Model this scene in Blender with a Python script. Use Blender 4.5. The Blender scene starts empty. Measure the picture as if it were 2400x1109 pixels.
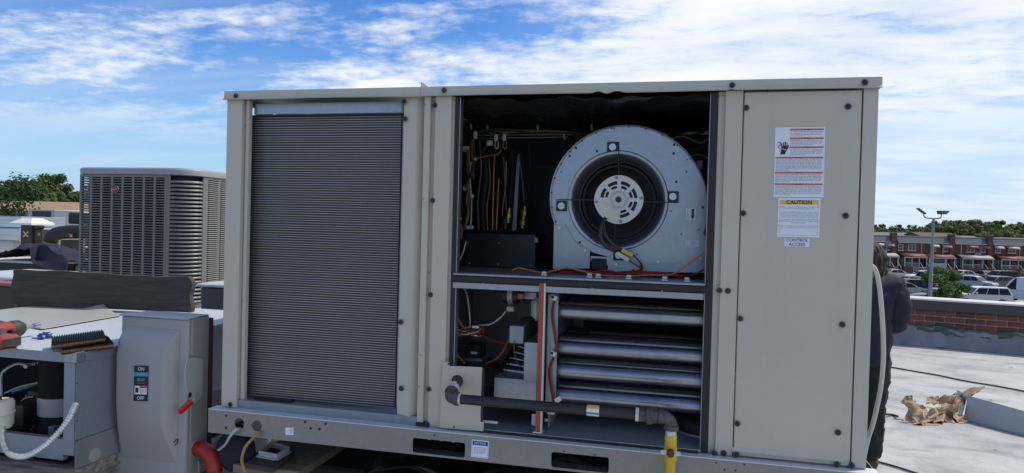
import bpy, bmesh, math, random
from mathutils import Vector, Matrix
random.seed(7)
scene = bpy.context.scene
C = scene.collection
R = math.radians

# ---------------------------------------------------------------- camera
CB = 1.0                                     # underside of the cabinet above the roof
CAM = Vector((1.6406, -2.2645, CB + 0.7118))
YAW, PITCH, ROLL, F = 0.2290, -0.01466, 0.02625, 1600.0   # F in pixels of the 2400 px photograph
def basis():
    cy, sy, cp, sp = math.cos(YAW), math.sin(YAW), math.cos(PITCH), math.sin(PITCH)
    f = Vector((-sy*cp, cy*cp, sp)); r = Vector((cy, sy, 0)); u = r.cross(f)
    c, s = math.cos(ROLL), math.sin(ROLL)
    return c*r + s*u, -s*r + c*u, f
RT, UP, FW = basis()
cam = bpy.data.objects.new('camera', bpy.data.cameras.new('camera'))
C.objects.link(cam)
M = Matrix((RT, UP, -FW)).transposed().to_4x4(); M.translation = CAM
cam.matrix_world = M
cam.data.sensor_width = 36.0; cam.data.lens = 24.0
cam.data.clip_start = 0.05; cam.data.clip_end = 3000
scene.camera = cam

# ---------------------------------------------------------------- sky, sun, exposure
SUN = Vector((0.47, 0.27, 0.84)).normalized()
sun_el = math.asin(SUN.z); sun_az = math.atan2(SUN.x, SUN.y)
w = bpy.data.worlds.new('World'); scene.world = w; w.use_nodes = True
nt = w.node_tree; nt.nodes.clear()
def N(t, **k):
    n = nt.nodes.new(t)
    for a, b in k.items(): setattr(n, a, b)
    return n
def L(a, b): nt.links.new(a, b)
def val(sock, v): sock.default_value = v
def mth(op, a, b=None, c=None, clamp=False):
    n = N('ShaderNodeMath', operation=op); n.use_clamp = clamp
    for i, x in enumerate((a, b, c)):
        if x is None: continue
        if isinstance(x, (int, float)): n.inputs[i].default_value = x
        else: L(x, n.inputs[i])
    return n.outputs[0]
def smooth(v, a, b, lo=0.0, hi=1.0):
    n = N('ShaderNodeMapRange', interpolation_type='SMOOTHSTEP')
    L(v, n.inputs[0]); val(n.inputs[1], a); val(n.inputs[2], b); val(n.inputs[3], lo); val(n.inputs[4], hi)
    return n.outputs[0]
sky = N('ShaderNodeTexSky', sky_type='NISHITA', sun_disc=False)
sky.sun_elevation = sun_el; sky.sun_rotation = sun_az
sky.altitude = 10; sky.air_density = 1.0; sky.dust_density = 0.1; sky.ozone_density = 3.5
tc = N('ShaderNodeTexCoord')
sx = N('ShaderNodeSeparateXYZ'); L(tc.outputs['Generated'], sx.inputs[0])
zz = mth('ADD', mth('MAXIMUM', sx.outputs[2], 0.0), 0.13)
cx = N('ShaderNodeCombineXYZ')
L(mth('DIVIDE', sx.outputs[0], zz), cx.inputs[0]); L(mth('DIVIDE', sx.outputs[1], zz), cx.inputs[1])
def cloudnoise(rot, scl, scale, detail, rough, dist=0.0, off=(0, 0, 0)):
    m = N('ShaderNodeMapping'); L(cx.outputs[0], m.inputs[0])
    m.inputs['Rotation'].default_value = (0, 0, R(rot)); m.inputs['Scale'].default_value = scl
    m.inputs['Location'].default_value = off
    n = N('ShaderNodeTexNoise'); L(m.outputs[0], n.inputs[0])
    val(n.inputs['Scale'], scale); val(n.inputs['Detail'], detail); val(n.inputs['Roughness'], rough); val(n.inputs['Distortion'], dist)
    return n.outputs[0]
big = cloudnoise(25, (0.55, 1.0, 1), 0.62, 3.0, 0.5, 0.1, (0.1, 3.9, 0))
mid = cloudnoise(25, (0.5, 1.1, 1), 2.4, 9.0, 0.62, 0.15, (5.8, 0.6, 0))
fine = cloudnoise(-20, (1, 1, 1), 11.0, 6.0, 0.6, 0.1)
# the cover thickens towards the right-hand half of the sky, where the sun stands behind the veil
side = mth('ADD', mth('MULTIPLY', sx.outputs[0], 0.97), mth('MULTIPLY', sx.outputs[1], 0.23))
base = mth('ADD', mth('MULTIPLY', big, 0.85), mth('ADD', mth('MULTIPLY', mid, 0.70), mth('MULTIPLY', fine, 0.30)))
base = mth('ADD', base, smooth(side, -0.40, 0.45, -0.02, 0.14))
puff = mth('MULTIPLY', smooth(base, 0.85, 1.10), 0.96)
puff = mth('MULTIPLY', puff, smooth(sx.outputs[2], 0.07, 0.19, 0.0, 1.0))
haze = smooth(sx.outputs[2], -0.02, 0.24, 0.90, 0.0)
veil = mth('MULTIPLY', smooth(side, -0.08, 0.45), 0.56)
veil = mth('MULTIPLY', veil, mth('ADD', mth('MULTIPLY', mid, 0.5), 0.75))
streak = mth('MULTIPLY', smooth(cloudnoise(-52, (0.25, 1.5, 1), 1.3, 6, 0.55, 0.3, (0, 2, 0)), 0.42, 0.72), 0.28)
cover = mth('MINIMUM', mth('MAXIMUM', mth('MAXIMUM', puff, veil), streak), 0.95)
# pale blue air towards the horizon, all the way round
air = N('ShaderNodeMix', data_type='RGBA'); L(haze, air.inputs[0]); hs = N('ShaderNodeHueSaturation'); val(hs.inputs['Hue'], 0.512); val(hs.inputs['Saturation'], 1.32); val(hs.inputs['Value'], 1.3); L(sky.outputs[0], hs.inputs['Color']); L(hs.outputs[0], air.inputs[6]); air.inputs[7].default_value = (2.9, 4.9, 7.6, 1)
sc_ = N('ShaderNodeVectorMath', operation='SCALE'); L(air.outputs[2], sc_.inputs[0]); val(sc_.inputs['Scale'], 1.0)
mix = N('ShaderNodeMix', data_type='RGBA'); L(cover, mix.inputs[0]); L(sc_.outputs[0], mix.inputs[6])
ccol = N('ShaderNodeMix', data_type='RGBA'); L(smooth(mid, 0.35, 0.65), ccol.inputs[0])
ccol.inputs[6].default_value = (6.4, 7.2, 8.2, 1); ccol.inputs[7].default_value = (8.6, 8.8, 9.0, 1)
L(ccol.outputs[2], mix.inputs[7])
bg = N('ShaderNodeBackground'); L(mix.outputs[2], bg.inputs[0]); val(bg.inputs[1], 0.11)
wo = N('ShaderNodeOutputWorld'); L(bg.outputs[0], wo.inputs[0])

sl = bpy.data.lights.new('sun', 'SUN'); sl.energy = 3.2; sl.angle = R(0.6); sl.color = (1.0, 0.95, 0.88)
so = bpy.data.objects.new('sun', sl); C.objects.link(so)
so.rotation_euler = SUN.to_track_quat('Z', 'Y').to_euler(); so.location = (6, 6, 14)
vs = scene.view_settings
vs.view_transform = 'Standard'; vs.look = 'None'; vs.exposure = 0.08; vs.gamma = 1.0
scene.cycles.max_bounces = 6; scene.cycles.diffuse_bounces = 3; scene.cycles.glossy_bounces = 4
scene.cycles.use_denoising = True
scene.cycles.caustics_reflective = False; scene.cycles.caustics_refractive = False

# ---------------------------------------------------------------- placing helpers
def ray(px, py):
    return RT*((px-1200)/F) - UP*((py-554.5)/F) + FW
def at(px, py, Y):
    d = ray(px, py); return CAM + d*((Y-CAM.y)/d.y)
def atz(px, py, z):
    d = ray(px, py); return CAM + d*((z-CAM.z)/d.z)
def atx(px, py, X):
    d = ray(px, py); return CAM + d*((X-CAM.x)/d.x)
def atd(px, py, dep):
    return CAM + ray(px, py)*dep

# ---------------------------------------------------------------- mesh helpers
WL = {}
class G:
    """collects geometry for ONE mesh object"""
    def __init__(s): s.v = []; s.f = []; s.m = []; s.mi = 0
    def add(s, vs_, fs):
        o = len(s.v); s.v += [tuple(p) for p in vs_]
        for f in fs: s.f.append(tuple(i+o for i in f)); s.m.append(s.mi)
        return s
    def quad(s, a, b, c, d): return s.add([a, b, c, d], [(0, 1, 2, 3)])
    def box(s, x0, x1, y0, y1, z0, z1, b=0.0):
        if b <= 0:
            v = [(x, y, z) for z in (z0, z1) for y in (y0, y1) for x in (x0, x1)]
            return s.add(v, [(0, 2, 3, 1), (4, 5, 7, 6), (0, 1, 5, 4), (2, 6, 7, 3), (0, 4, 6, 2), (1, 3, 7, 5)])
        c = ((x0+x1)/2, (y0+y1)/2, (z0+z1)/2); h = (abs(x1-x0)/2, abs(y1-y0)/2, abs(z1-z0)/2)
        b = min(b, *[q*0.95 for q in h]); vid = {}; vv = []
        for sx_ in (-1, 1):
            for sy_ in (-1, 1):
                for sz_ in (-1, 1):
                    for k in range(3):
                        e = [h[0]-b, h[1]-b, h[2]-b]; e[k] = h[k]
                        vid[(sx_, sy_, sz_, k)] = len(vv)
                        vv.append((c[0]+sx_*e[0], c[1]+sy_*e[1], c[2]+sz_*e[2]))
        fs = []
        for k in range(3):
            a, d = [i for i in range(3) if i != k]
            for sg in (-1, 1):
                q = []
                for (p, r_) in ((-1, -1), (1, -1), (1, 1), (-1, 1)):
                    t = [0, 0, 0]; t[k] = sg; t[a] = p; t[d] = r_; q.append(vid[(*t, k)])
                fs.append(q)
            for p in (-1, 1):
                for r_ in (-1, 1):
                    t0 = [0, 0, 0]; t0[k] = -1; t0[a] = p; t0[d] = r_; t1 = list(t0); t1[k] = 1
                    fs.append([vid[(*t0, a)], vid[(*t0, d)], vid[(*t1, d)], vid[(*t1, a)]])
        for sx_ in (-1, 1):
            for sy_ in (-1, 1):
                for sz_ in (-1, 1): fs.append([vid[(sx_, sy_, sz_, k)] for k in range(3)])
        out = []
        cv = Vector(c)
        for q in fs:
            p = [Vector(vv[i]) for i in q]
            n = (p[1]-p[0]).cross(p[2]-p[0]); m = sum(p, Vector())/len(p) - cv
            out.append(q if n.dot(m) > 0 else q[::-1])
        return s.add(vv, out)
    def obox(s, o, ux, uy, uz, x0, x1, y0, y1, z0, z1, b=0.0):
        """box in a frame: origin o and axes ux uy uz"""
        t = G().box(x0, x1, y0, y1, z0, z1, b)
        return s.add([o + ux*p[0] + uy*p[1] + uz*p[2] for p in t.v], t.f)
    def tube(s, pts, r, n=8, caps=True):
        P = [Vector(p) for p in pts]; m = len(P)
        rs = r if isinstance(r, (list, tuple)) else [r]*m
        t0 = (P[1]-P[0]).normalized()
        nn = t0.orthogonal().normalized(); vv = []
        for i in range(m):
            t = (P[min(i+1, m-1)]-P[max(i-1, 0)])
            t = t.normalized() if t.length > 1e-9 else t0
            nn = (nn - t*nn.dot(t)); nn = nn.normalized() if nn.length > 1e-6 else t.orthogonal().normalized()
            bb = t.cross(nn)
            for k in range(n):
                a = 2*math.pi*k/n; vv.append(P[i] + (nn*math.cos(a)+bb*math.sin(a))*rs[i])
        fs = [(i*n+k, i*n+(k+1) % n, (i+1)*n+(k+1) % n, (i+1)*n+k) for i in range(m-1) for k in range(n)]
        if caps: fs += [tuple(range(n))[::-1], tuple((m-1)*n+k for k in range(n))]
        return s.add(vv, fs)
    def lathe(s, c, axis, prof, n=24, a0=0.0, a1=2*math.pi):
        c = Vector(c); ax = Vector(axis).normalized(); u = ax.orthogonal().normalized(); w_ = ax.cross(u); vv = []
        full = abs(a1-a0-2*math.pi) < 1e-6; nn = n if full else n+1
        for (r, h) in prof:
            for k in range(nn):
                a = a0+(a1-a0)*k/n; vv.append(c + ax*h + (u*math.cos(a)+w_*math.sin(a))*r)
        fs = []
        for i in range(len(prof)-1):
            for k in range(n):
                k2 = (k+1) % nn; fs.append((i*nn+k, i*nn+k2, (i+1)*nn+k2, (i+1)*nn+k))
        return s.add(vv, fs)
    def prism(s, poly, fn, d0, d1):
        """poly of (u, v); fn(u, v, w) -> point; extruded from w=d0 to d1"""
        n = len(poly); vv = [fn(u, v, d0) for u, v in poly] + [fn(u, v, d1) for u, v in poly]
        fs = [tuple(range(n)), tuple(range(2*n-1, n-1, -1))]
        fs += [(i, (i+1) % n, n+(i+1) % n, n+i) for i in range(n)]
        return s.add(vv, fs)
    def plate(s, outer, holes, fn, d0, d1):
        bm = bmesh.new(); loops = []
        for lp in [outer]+holes:
            vs2 = [bm.verts.new((u, v, 0)) for u, v in lp]; loops.append(vs2)
            for i in range(len(vs2)): bm.edges.new((vs2[i], vs2[(i+1) % len(vs2)]))
        bmesh.ops.triangle_fill(bm, use_beauty=True, use_dissolve=False, edges=bm.edges[:])
        bm.verts.index_update()
        uv = [(v.co.x, v.co.y) for v in bm.verts]; fs = [tuple(v.index for v in f.verts) for f in bm.faces]
        s.add([fn(u, v, d0) for u, v in uv], fs)
        if d1 is not None:
            s.add([fn(u, v, d1) for u, v in uv], [f[::-1] for f in fs])
            for lp in loops:
                k = [v.index for v in lp]; n = len(k)
                s.add([fn(*uv[i], d0) for i in k]+[fn(*uv[i], d1) for i in k], [(i, (i+1) % n, n+(i+1) % n, n+i) for i in range(n)])
        bm.free(); return s
    def grid(s, fn, nu, nv):
        vv = [fn(i/nu, j/nv) for j in range(nv+1) for i in range(nu+1)]
        return s.add(vv, [(j*(nu+1)+i, j*(nu+1)+i+1, (j+1)*(nu+1)+i+1, (j+1)*(nu+1)+i) for j in range(nv) for i in range(nu)])
    def fold(s, prof, z0, z1):
        """sheet folded along an (x, y) profile and standing from z0 to z1"""
        vv = [(x, y, z0) for x, y in prof]+[(x, y, z1) for x, y in prof]; n = len(prof)
        return s.add(vv, [(i, i+1, n+i+1, n+i) for i in range(n-1)])
    def mesh(s, name, mats, smooth=False, angle=40):
        me = bpy.data.meshes.new(name); me.from_pydata(s.v, [], s.f)
        for m in (mats if isinstance(mats, (list, tuple)) else [mats]): me.materials.append(m)
        if any(s.m): me.polygons.foreach_set('material_index', s.m)
        if smooth:
            me.polygons.foreach_set('use_smooth', [True]*len(s.f)); me.set_sharp_from_angle(angle=R(angle))
        me.update(); return me
    def ob(s, name, mats, parent=None, smooth=False, angle=40, solid=0.0, local=False):
        return link(name, s.mesh(name, mats, smooth, angle), parent, solid, local)
def link(name, me, parent=None, solid=0.0, local=False):
    o = bpy.data.objects.new(name, me); C.objects.link(o)
    if parent is not None:
        o.parent = parent
        if not local: o.matrix_parent_inverse = Matrix.Translation(-wloc(parent))
    if solid:
        md = o.modifiers.new('thickness', 'SOLIDIFY'); md.thickness = solid; md.offset = 0
    return o
def wloc(o):
    """world offset of a parent chain that has no rotation: the geometry of every child is written in world space"""
    return WL.get(o.name, Vector((0, 0, 0)))
def thing(name, label, cat, loc=(0, 0, 0), group=None):
    o = bpy.data.objects.new(name, None); C.objects.link(o); o.empty_display_size = 0.1
    o.location = loc; WL[o.name] = Vector(loc); return tag(o, label, cat, group)
def tag(o, label, cat, group=None):
    o['label'] = label; o['category'] = cat
    if group: o['group'] = group
    return o
def struct(o): o['kind'] = 'structure'; return o
def stuff(o): o['kind'] = 'stuff'; return o
def copytree(o, parent=None):
    c = o.copy(); C.objects.link(c)
    if parent is not None: c.parent = parent; c.matrix_parent_inverse = o.matrix_parent_inverse.copy()
    for ch in list(o.children): copytree(ch, c)
    return c
def curve(pts, k=6):
    """Catmull-Rom through the points"""
    P = [Vector(p) for p in pts]; P = [P[0]*2-P[1]]+P+[P[-1]*2-P[-2]]; out = []
    for i in range(1, len(P)-2):
        for j in range(k):
            t = j/k; a, b, c, d = P[i-1:i+3]
            out.append(0.5*((2*b)+(c-a)*t+(2*a-5*b+4*c-d)*t*t+(3*b-a-3*c+d)*t**3))
    return out+[P[-2]]
def wire(name, pts, r, mat, parent=None, n=6, k=5):
    return G().tube(curve(pts, k), r, n).ob(name, mat, parent, True)
def circ(cu, cv, r, n=24): return [(cu+r*math.cos(2*math.pi*i/n), cv+r*math.sin(2*math.pi*i/n)) for i in range(n)]
def rrect(u0, u1, v0, v1, r, n=4):
    out = []
    for (cu, cv, a) in ((u1-r, v1-r, 0), (u0+r, v1-r, 90), (u0+r, v0+r, 180), (u1-r, v0+r, 270)):
        out += [(cu+r*math.cos(R(a+90*i/n)), cv+r*math.sin(R(a+90*i/n))) for i in range(n+1)]
    return out
def XZ(Y): return lambda u, v, d: (u, Y+d, v)          # plate standing parallel to the cabinet front, thickness along y
_fc = {}
def text(s, size, o, ux, uy, mat, parent, name='lettering', align='CENTER', weight=0.0, wide=1.0):
    cu = bpy.data.curves.new('t', 'FONT'); cu.body = s; cu.size = size; cu.align_x = align; cu.align_y = 'CENTER'
    cu.offset = weight; cu.resolution_u = 2; cu.space_line = 0.95
    t = bpy.data.objects.new('t', cu); C.objects.link(t)
    dg = bpy.context.evaluated_depsgraph_get(); me = bpy.data.meshes.new_from_object(t.evaluated_get(dg))
    bpy.data.objects.remove(t); bpy.data.curves.remove(cu)
    o = Vector(o); ux = Vector(ux); uy = Vector(uy)
    for v in me.vertices: v.co = o + ux*v.co.x*wide + uy*v.co.y
    me.materials.clear(); me.materials.append(mat); me.name = name
    return link(name, me, parent)

# ---------------------------------------------------------------- materials
def srgb(r, g, b): return tuple(((c/255)/12.92 if c/255 < 0.04045 else ((c/255+0.055)/1.055)**2.4) for c in (r, g, b))
def mat(name, col, rough=0.5, metal=0.0, var=0.12, vscale=6.0, bump=0.0, bscale=40.0, spec=0.5, col2=None, stretch=None, detail=6, rvar=0.1, coat=0.0):
    m = bpy.data.materials.new(name); m.use_nodes = True; t = m.node_tree; b = t.nodes['Principled BSDF']
    lk = t.links.new
    tcn = t.nodes.new('ShaderNodeTexCoord'); src = tcn.outputs['Object']
    if stretch:
        mp = t.nodes.new('ShaderNodeMapping'); lk(src, mp.inputs[0]); mp.inputs['Scale'].default_value = stretch; src = mp.outputs[0]
    n = t.nodes.new('ShaderNodeTexNoise'); lk(src, n.inputs[0])
    n.inputs['Scale'].default_value = vscale; n.inputs['Detail'].default_value = detail; n.inputs['Roughness'].default_value = 0.65
    rp = t.nodes.new('ShaderNodeMapRange'); lk(n.outputs[0], rp.inputs[0]); rp.inputs[1].default_value = 0.3; rp.inputs[2].default_value = 0.7
    mx = t.nodes.new('ShaderNodeMix'); mx.data_type = 'RGBA'; lk(rp.outputs[0], mx.inputs[0])
    c2 = col2 if col2 else tuple(c*(1+var) for c in col)
    c1 = col if col2 else tuple(c*(1-var) for c in col)
    mx.inputs[6].default_value = (*c1, 1); mx.inputs[7].default_value = (*c2, 1)
    lk(mx.outputs[2], b.inputs['Base Color'])
    b.inputs['Metallic'].default_value = metal; b.inputs['Specular IOR Level'].default_value = spec
    b.inputs['Coat Weight'].default_value = coat
    if rvar:
        rr = t.nodes.new('ShaderNodeMapRange'); lk(n.outputs[0], rr.inputs[0]); rr.inputs[1].default_value = 0.3; rr.inputs[2].default_value = 0.7
        rr.inputs[3].default_value = max(0.02, rough-rvar); rr.inputs[4].default_value = min(1, rough+rvar); lk(rr.outputs[0], b.inputs['Roughness'])
    else: b.inputs['Roughness'].default_value = rough
    if bump:
        n2 = t.nodes.new('ShaderNodeTexNoise'); lk(src, n2.inputs[0]); n2.inputs['Scale'].default_value = bscale; n2.inputs['Detail'].default_value = 5
        bp = t.nodes.new('ShaderNodeBump'); bp.inputs['Strength'].default_value = bump; bp.inputs['Distance'].default_value = 0.02
        lk(n2.outputs[0], bp.inputs['Height']); lk(bp.outputs[0], b.inputs['Normal'])
    return m
def galv(name, col, rough=0.42, metal=0.85, dirt=0.0):
    """zinc coated sheet: spangle cells, streaks"""
    m = mat(name, col, rough, metal, var=0.06, vscale=2.0, rvar=0.05); t = m.node_tree; b = t.nodes['Principled BSDF']; lk = t.links.new
    mx = [n for n in t.nodes if n.bl_idname == 'ShaderNodeMix'][0]
    tcn = [n for n in t.nodes if n.bl_idname == 'ShaderNodeTexCoord'][0]
    v = t.nodes.new('ShaderNodeTexVoronoi'); v.inputs['Scale'].default_value = 70; lk(tcn.outputs['Object'], v.inputs[0])
    hs = t.nodes.new('ShaderNodeMix'); hs.data_type = 'RGBA'; hs.blend_type = 'OVERLAY'; hs.inputs[0].default_value = 0.05
    bw = t.nodes.new('ShaderNodeRGBToBW'); lk(v.outputs['Color'], bw.inputs[0])
    lk(mx.outputs[2], hs.inputs[6]); lk(bw.outputs[0], hs.inputs[7]); lk(hs.outputs[2], b.inputs['Base Color'])
    w2 = t.nodes.new('ShaderNodeTexNoise'); w2.inputs['Scale'].default_value = 2.2; w2.inputs['Detail'].default_value = 2; lk(tcn.outputs['Object'], w2.inputs[0])
    bp = t.nodes.new('ShaderNodeBump'); bp.inputs['Strength'].default_value = 0.12; bp.inputs['Distance'].default_value = 0.05
    lk(w2.outputs[0], bp.inputs['Height']); lk(bp.outputs[0], b.inputs['Normal'])
    return m
MT = {}
MT['beige'] = mat('beige_paint', (0.520, 0.485, 0.410), 0.40, 0, var=0.05, vscale=1.6, bump=0.05, bscale=5, rvar=0.08)
MT['galv'] = galv('galvanised_sheet', (0.34, 0.36, 0.39))
MT['galv_bright'] = galv('bright_galvanised_sheet', (0.36, 0.385, 0.42), 0.34)
MT['galv_dull'] = galv('weathered_galvanised_sheet', (0.27, 0.31, 0.35), 0.55, 0.45)
MT['tube'] = mat('aluminised_tube', (0.36, 0.36, 0.38), 0.30, 1.0, var=0.14, vscale=4, stretch=(0.8, 1, 1), rvar=0.05)
MT['black'] = mat('black_metal', (0.015, 0.015, 0.016), 0.45, var=0.3)
MT['rubber'] = mat('black_rubber', (0.022, 0.022, 0.024), 0.75, var=0.3, bump=0.15, bscale=120)
MT['foil'] = mat('black_foil_insulation', (0.018, 0.018, 0.02), 0.30, 0, var=0.4, vscale=5, bump=0.7, bscale=16, spec=0.6)
MT['dark'] = mat('dark_interior', (0.03, 0.031, 0.033), 0.7, var=0.3)
MT['fin'] = mat('coil_fins', (0.052, 0.051, 0.054), 0.6, 0.0, var=0.12, vscale=30, stretch=(8, 8, 0.5))
MT['fintube'] = mat('coil_tube', (0.42, 0.42, 0.43), 0.4, 0.4, var=0.08)
MT['white'] = mat('white_plastic', (0.62, 0.62, 0.60), 0.4, var=0.05)
MT['paper'] = mat('label_paper', (0.76, 0.78, 0.84), 0.45, var=0.02)
MT['ink'] = mat('black_ink', (0.02, 0.02, 0.022), 0.6, var=0.1)
MT['greyink'] = mat('small_print_ink', (0.42, 0.43, 0.47), 0.6, var=0.1)
MT['orange_print'] = mat('orange_print', (0.50, 0.16, 0.085), 0.5, var=0.1)
MT['yellow_print'] = mat('yellow_print', (0.80, 0.48, 0.03), 0.5, var=0.05)
MT['blue_print'] = mat('blue_print', (0.02, 0.05, 0.30), 0.5, var=0.05)
MT['teal_print'] = mat('teal_print', (0.03, 0.32, 0.42), 0.5, var=0.05)
MT['red_seal'] = mat('red_silicone', (0.36, 0.065, 0.030), 0.5, var=0.12, vscale=20)
MT['red'] = mat('red_plastic', (0.55, 0.02, 0.02), 0.35, var=0.08)
MT['redwire'] = mat('red_wire', (0.22, 0.012, 0.012), 0.4, var=0.1)
MT['orangewire'] = mat('orange_wire', (0.42, 0.13, 0.05), 0.4, var=0.1)
MT['yellowwire'] = mat('yellow_wire', (0.28, 0.18, 0.035), 0.4, var=0.1)
MT['brownwire'] = mat('brown_wire', (0.16, 0.07, 0.03), 0.45, var=0.1)
MT['whitewire'] = mat('white_wire', (0.50, 0.50, 0.48), 0.4, var=0.05)
MT['blackwire'] = mat('black_wire', (0.02, 0.02, 0.022), 0.4, var=0.2)
MT['copper'] = mat('copper_pipe', (0.34, 0.14, 0.09), 0.42, 1.0, var=0.15)
MT['brass'] = mat('brass_fitting', (0.45, 0.32, 0.10), 0.35, 1.0, var=0.1)
MT['castiron'] = mat('malleable_iron', (0.10, 0.095, 0.09), 0.55, 0.5, var=0.5, vscale=40, bump=0.3, bscale=90, col2=None)
MT['dope'] = mat('pipe_sealant', (0.62, 0.61, 0.58), 0.6, 0, var=0.3, vscale=60, bump=0.4, bscale=90)
MT['blackpipe'] = mat('black_steel_pipe', (0.035, 0.034, 0.036), 0.42, 0.3, var=0.35, vscale=12)
MT['yellow'] = mat('yellow_paint', (0.66, 0.42, 0.035), 0.45, var=0.15, vscale=20, bump=0.1, bscale=60)
MT['motor'] = mat('motor_casting', (0.60, 0.60, 0.58), 0.45, 0.3, var=0.06, vscale=20)
MT['switch'] = mat('grey_enamel', (0.34, 0.342, 0.342), 0.38, 0, var=0.04, vscale=3, rvar=0.06)
MT['switch_light'] = mat('light_grey_plate', (0.40, 0.43, 0.43), 0.4, var=0.04)
MT['conduit_red'] = mat('red_painted_conduit', (0.34, 0.018, 0.012), 0.38, 0, var=0.35, vscale=14, bump=0.1, bscale=50)
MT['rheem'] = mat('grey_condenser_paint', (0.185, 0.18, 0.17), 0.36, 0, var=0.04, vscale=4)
MT['rheem_top'] = mat('lit_condenser_paint', (0.30, 0.305, 0.31), 0.45, 0, var=0.05, vscale=4)  # same condenser grey, lightened to carry the light on the lid
MT['wood'] = mat('weathered_board', (0.030, 0.026, 0.023), 0.85, 0, col2=(0.095, 0.083, 0.074), vscale=7, stretch=(0.5, 6, 9), detail=10, bump=0.5, bscale=14)
MT['woodraw'] = mat('raw_timber', (0.16, 0.115, 0.07), 0.8, 0, col2=(0.34, 0.26, 0.17), vscale=6, stretch=(0.5, 6, 9), detail=9, bump=0.3, bscale=14)
MT['cork'] = mat('cork_core', (0.16, 0.07, 0.02), 0.85, 0, col2=(0.36, 0.18, 0.06), vscale=90, bump=0.5, bscale=120)
MT['navy'] = mat('navy_cloth', (0.015, 0.014, 0.034), 0.85, 0, var=0.35, vscale=9, bump=0.25, bscale=30)
MT['trousers'] = mat('black_trousers_cloth', (0.013, 0.014, 0.015), 0.85, 0, var=0.3, vscale=9, bump=0.25, bscale=30)
MT['hair'] = mat('dark_hair', (0.035, 0.024, 0.016), 0.6, 0, var=0.5, vscale=30, stretch=(6, 6, 1), bump=0.5, bscale=60)
MT['hairgrey'] = mat('light_hair_ends', (0.19, 0.155, 0.11), 0.6, 0, var=0.5, vscale=30, stretch=(6, 6, 1), bump=0.5, bscale=60)
MT['skin'] = mat('skin', (0.45, 0.27, 0.19), 0.5, 0, var=0.1)
MT['kraft'] = mat('brown_kraft_paper', (0.40, 0.285, 0.175), 0.75, 0, var=0.14, vscale=5, bump=0.3, bscale=22)
MT['tan'] = mat('weathered_tan', (0.32, 0.25, 0.18), 0.8, var=0.15)
MT['glass'] = mat('dark_glass', (0.010, 0.012, 0.014), 0.12, 0, var=0.1, spec=0.18, rvar=0)
MT['chrome'] = mat('steel', (0.5, 0.5, 0.5), 0.25, 1.0, var=0.1)
MT['drillred'] = mat('drill_red_plastic', (0.27, 0.030, 0.018), 0.45, var=0.15, vscale=20)
MT['drillgrey'] = mat('drill_black_plastic', (0.045, 0.04, 0.038), 0.6, var=0.4, vscale=25)
MT['screwblue'] = mat('blue_screw', (0.03, 0.06, 0.22), 0.35, 0.6, var=0.2)
MT['marking'] = mat('orange_paint_mark', (0.75, 0.45, 0.16), 0.6, var=0.2)
MT['soot'] = mat('sooty_brown_metal', (0.045, 0.036, 0.030), 0.7, var=0.4, vscale=8)
MT['blacktank'] = mat('black_coated_duct', (0.020, 0.017, 0.016), 0.65, var=0.3)

def weather(m, lo=0.90, streaks=(9, 9, 0.5), spots=True):
    """handling marks and rain streaks on painted sheet: faint, own shapes"""
    t = m.node_tree; b = t.nodes['Principled BSDF']; lk = t.links.new; src = b.inputs['Base Color'].links[0].from_socket
    tcn = t.nodes.new('ShaderNodeTexCoord')
    def lay(scale, vec, a, b2, lo_, src):
        mp = t.nodes.new('ShaderNodeMapping'); lk(tcn.outputs['Object'], mp.inputs[0]); mp.inputs['Scale'].default_value = vec
        n = t.nodes.new('ShaderNodeTexNoise'); lk(mp.outputs[0], n.inputs[0]); n.inputs['Scale'].default_value = scale; n.inputs['Detail'].default_value = 8; n.inputs['Roughness'].default_value = 0.7
        r = t.nodes.new('ShaderNodeMapRange'); lk(n.outputs[0], r.inputs[0]); r.inputs[1].default_value = a; r.inputs[2].default_value = b2; r.inputs[3].default_value = lo_; r.inputs[4].default_value = 1.0
        x = t.nodes.new('ShaderNodeMix'); x.data_type = 'RGBA'; x.blend_type = 'MULTIPLY'; x.inputs[0].default_value = 1.0
        lk(src, x.inputs[6]); lk(r.outputs[0], x.inputs[7]); return x.outputs[2]
    s1 = lay(1.0, streaks, 0.28, 0.46, lo, src); s2 = lay(5.0, (1, 1, 1), 0.25, 0.36, lo-0.08, s1) if spots else s1
    s3 = lay(38.0, (1, 1, 1), 0.22, 0.27, 0.70, s2) if spots else s2
    lk(s3, b.inputs['Base Color'])
for k_, lo_ in (('beige', 0.93), ('switch', 0.88), ('galv', 0.85), ('galv_bright', 0.88), ('galv_dull', 0.82), ('tube', 0.80), ('rheem', 0.85)): weather(MT[k_], lo_)
# ================================================================ the setting
STREET = CAM.z - 6.5
def nodes_of(m): return m.node_tree, m.node_tree.nodes['Principled BSDF'], m.node_tree.links.new
def ramp(t, src, stops):
    r = t.nodes.new('ShaderNodeValToRGB'); t.links.new(src, r.inputs[0]); e = r.color_ramp.elements
    while len(e) < len(stops): e.new(0.5)
    for i, (p, c) in enumerate(stops): e[i].position = p; e[i].color = (*c, 1)
    return r.outputs[0]
def noise(t, src, scale, detail=6, rough=0.6, dist=0.0, vec=None):
    n = t.nodes.new('ShaderNodeTexNoise')
    if vec:
        mp = t.nodes.new('ShaderNodeMapping'); t.links.new(src, mp.inputs[0]); mp.inputs['Scale'].default_value = vec[0]; mp.inputs['Rotation'].default_value = (0, 0, R(vec[1])); src = mp.outputs[0]
    t.links.new(src, n.inputs[0]); n.inputs['Scale'].default_value = scale; n.inputs['Detail'].default_value = detail
    n.inputs['Roughness'].default_value = rough; n.inputs['Distortion'].default_value = dist
    return n.outputs[0]
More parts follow.
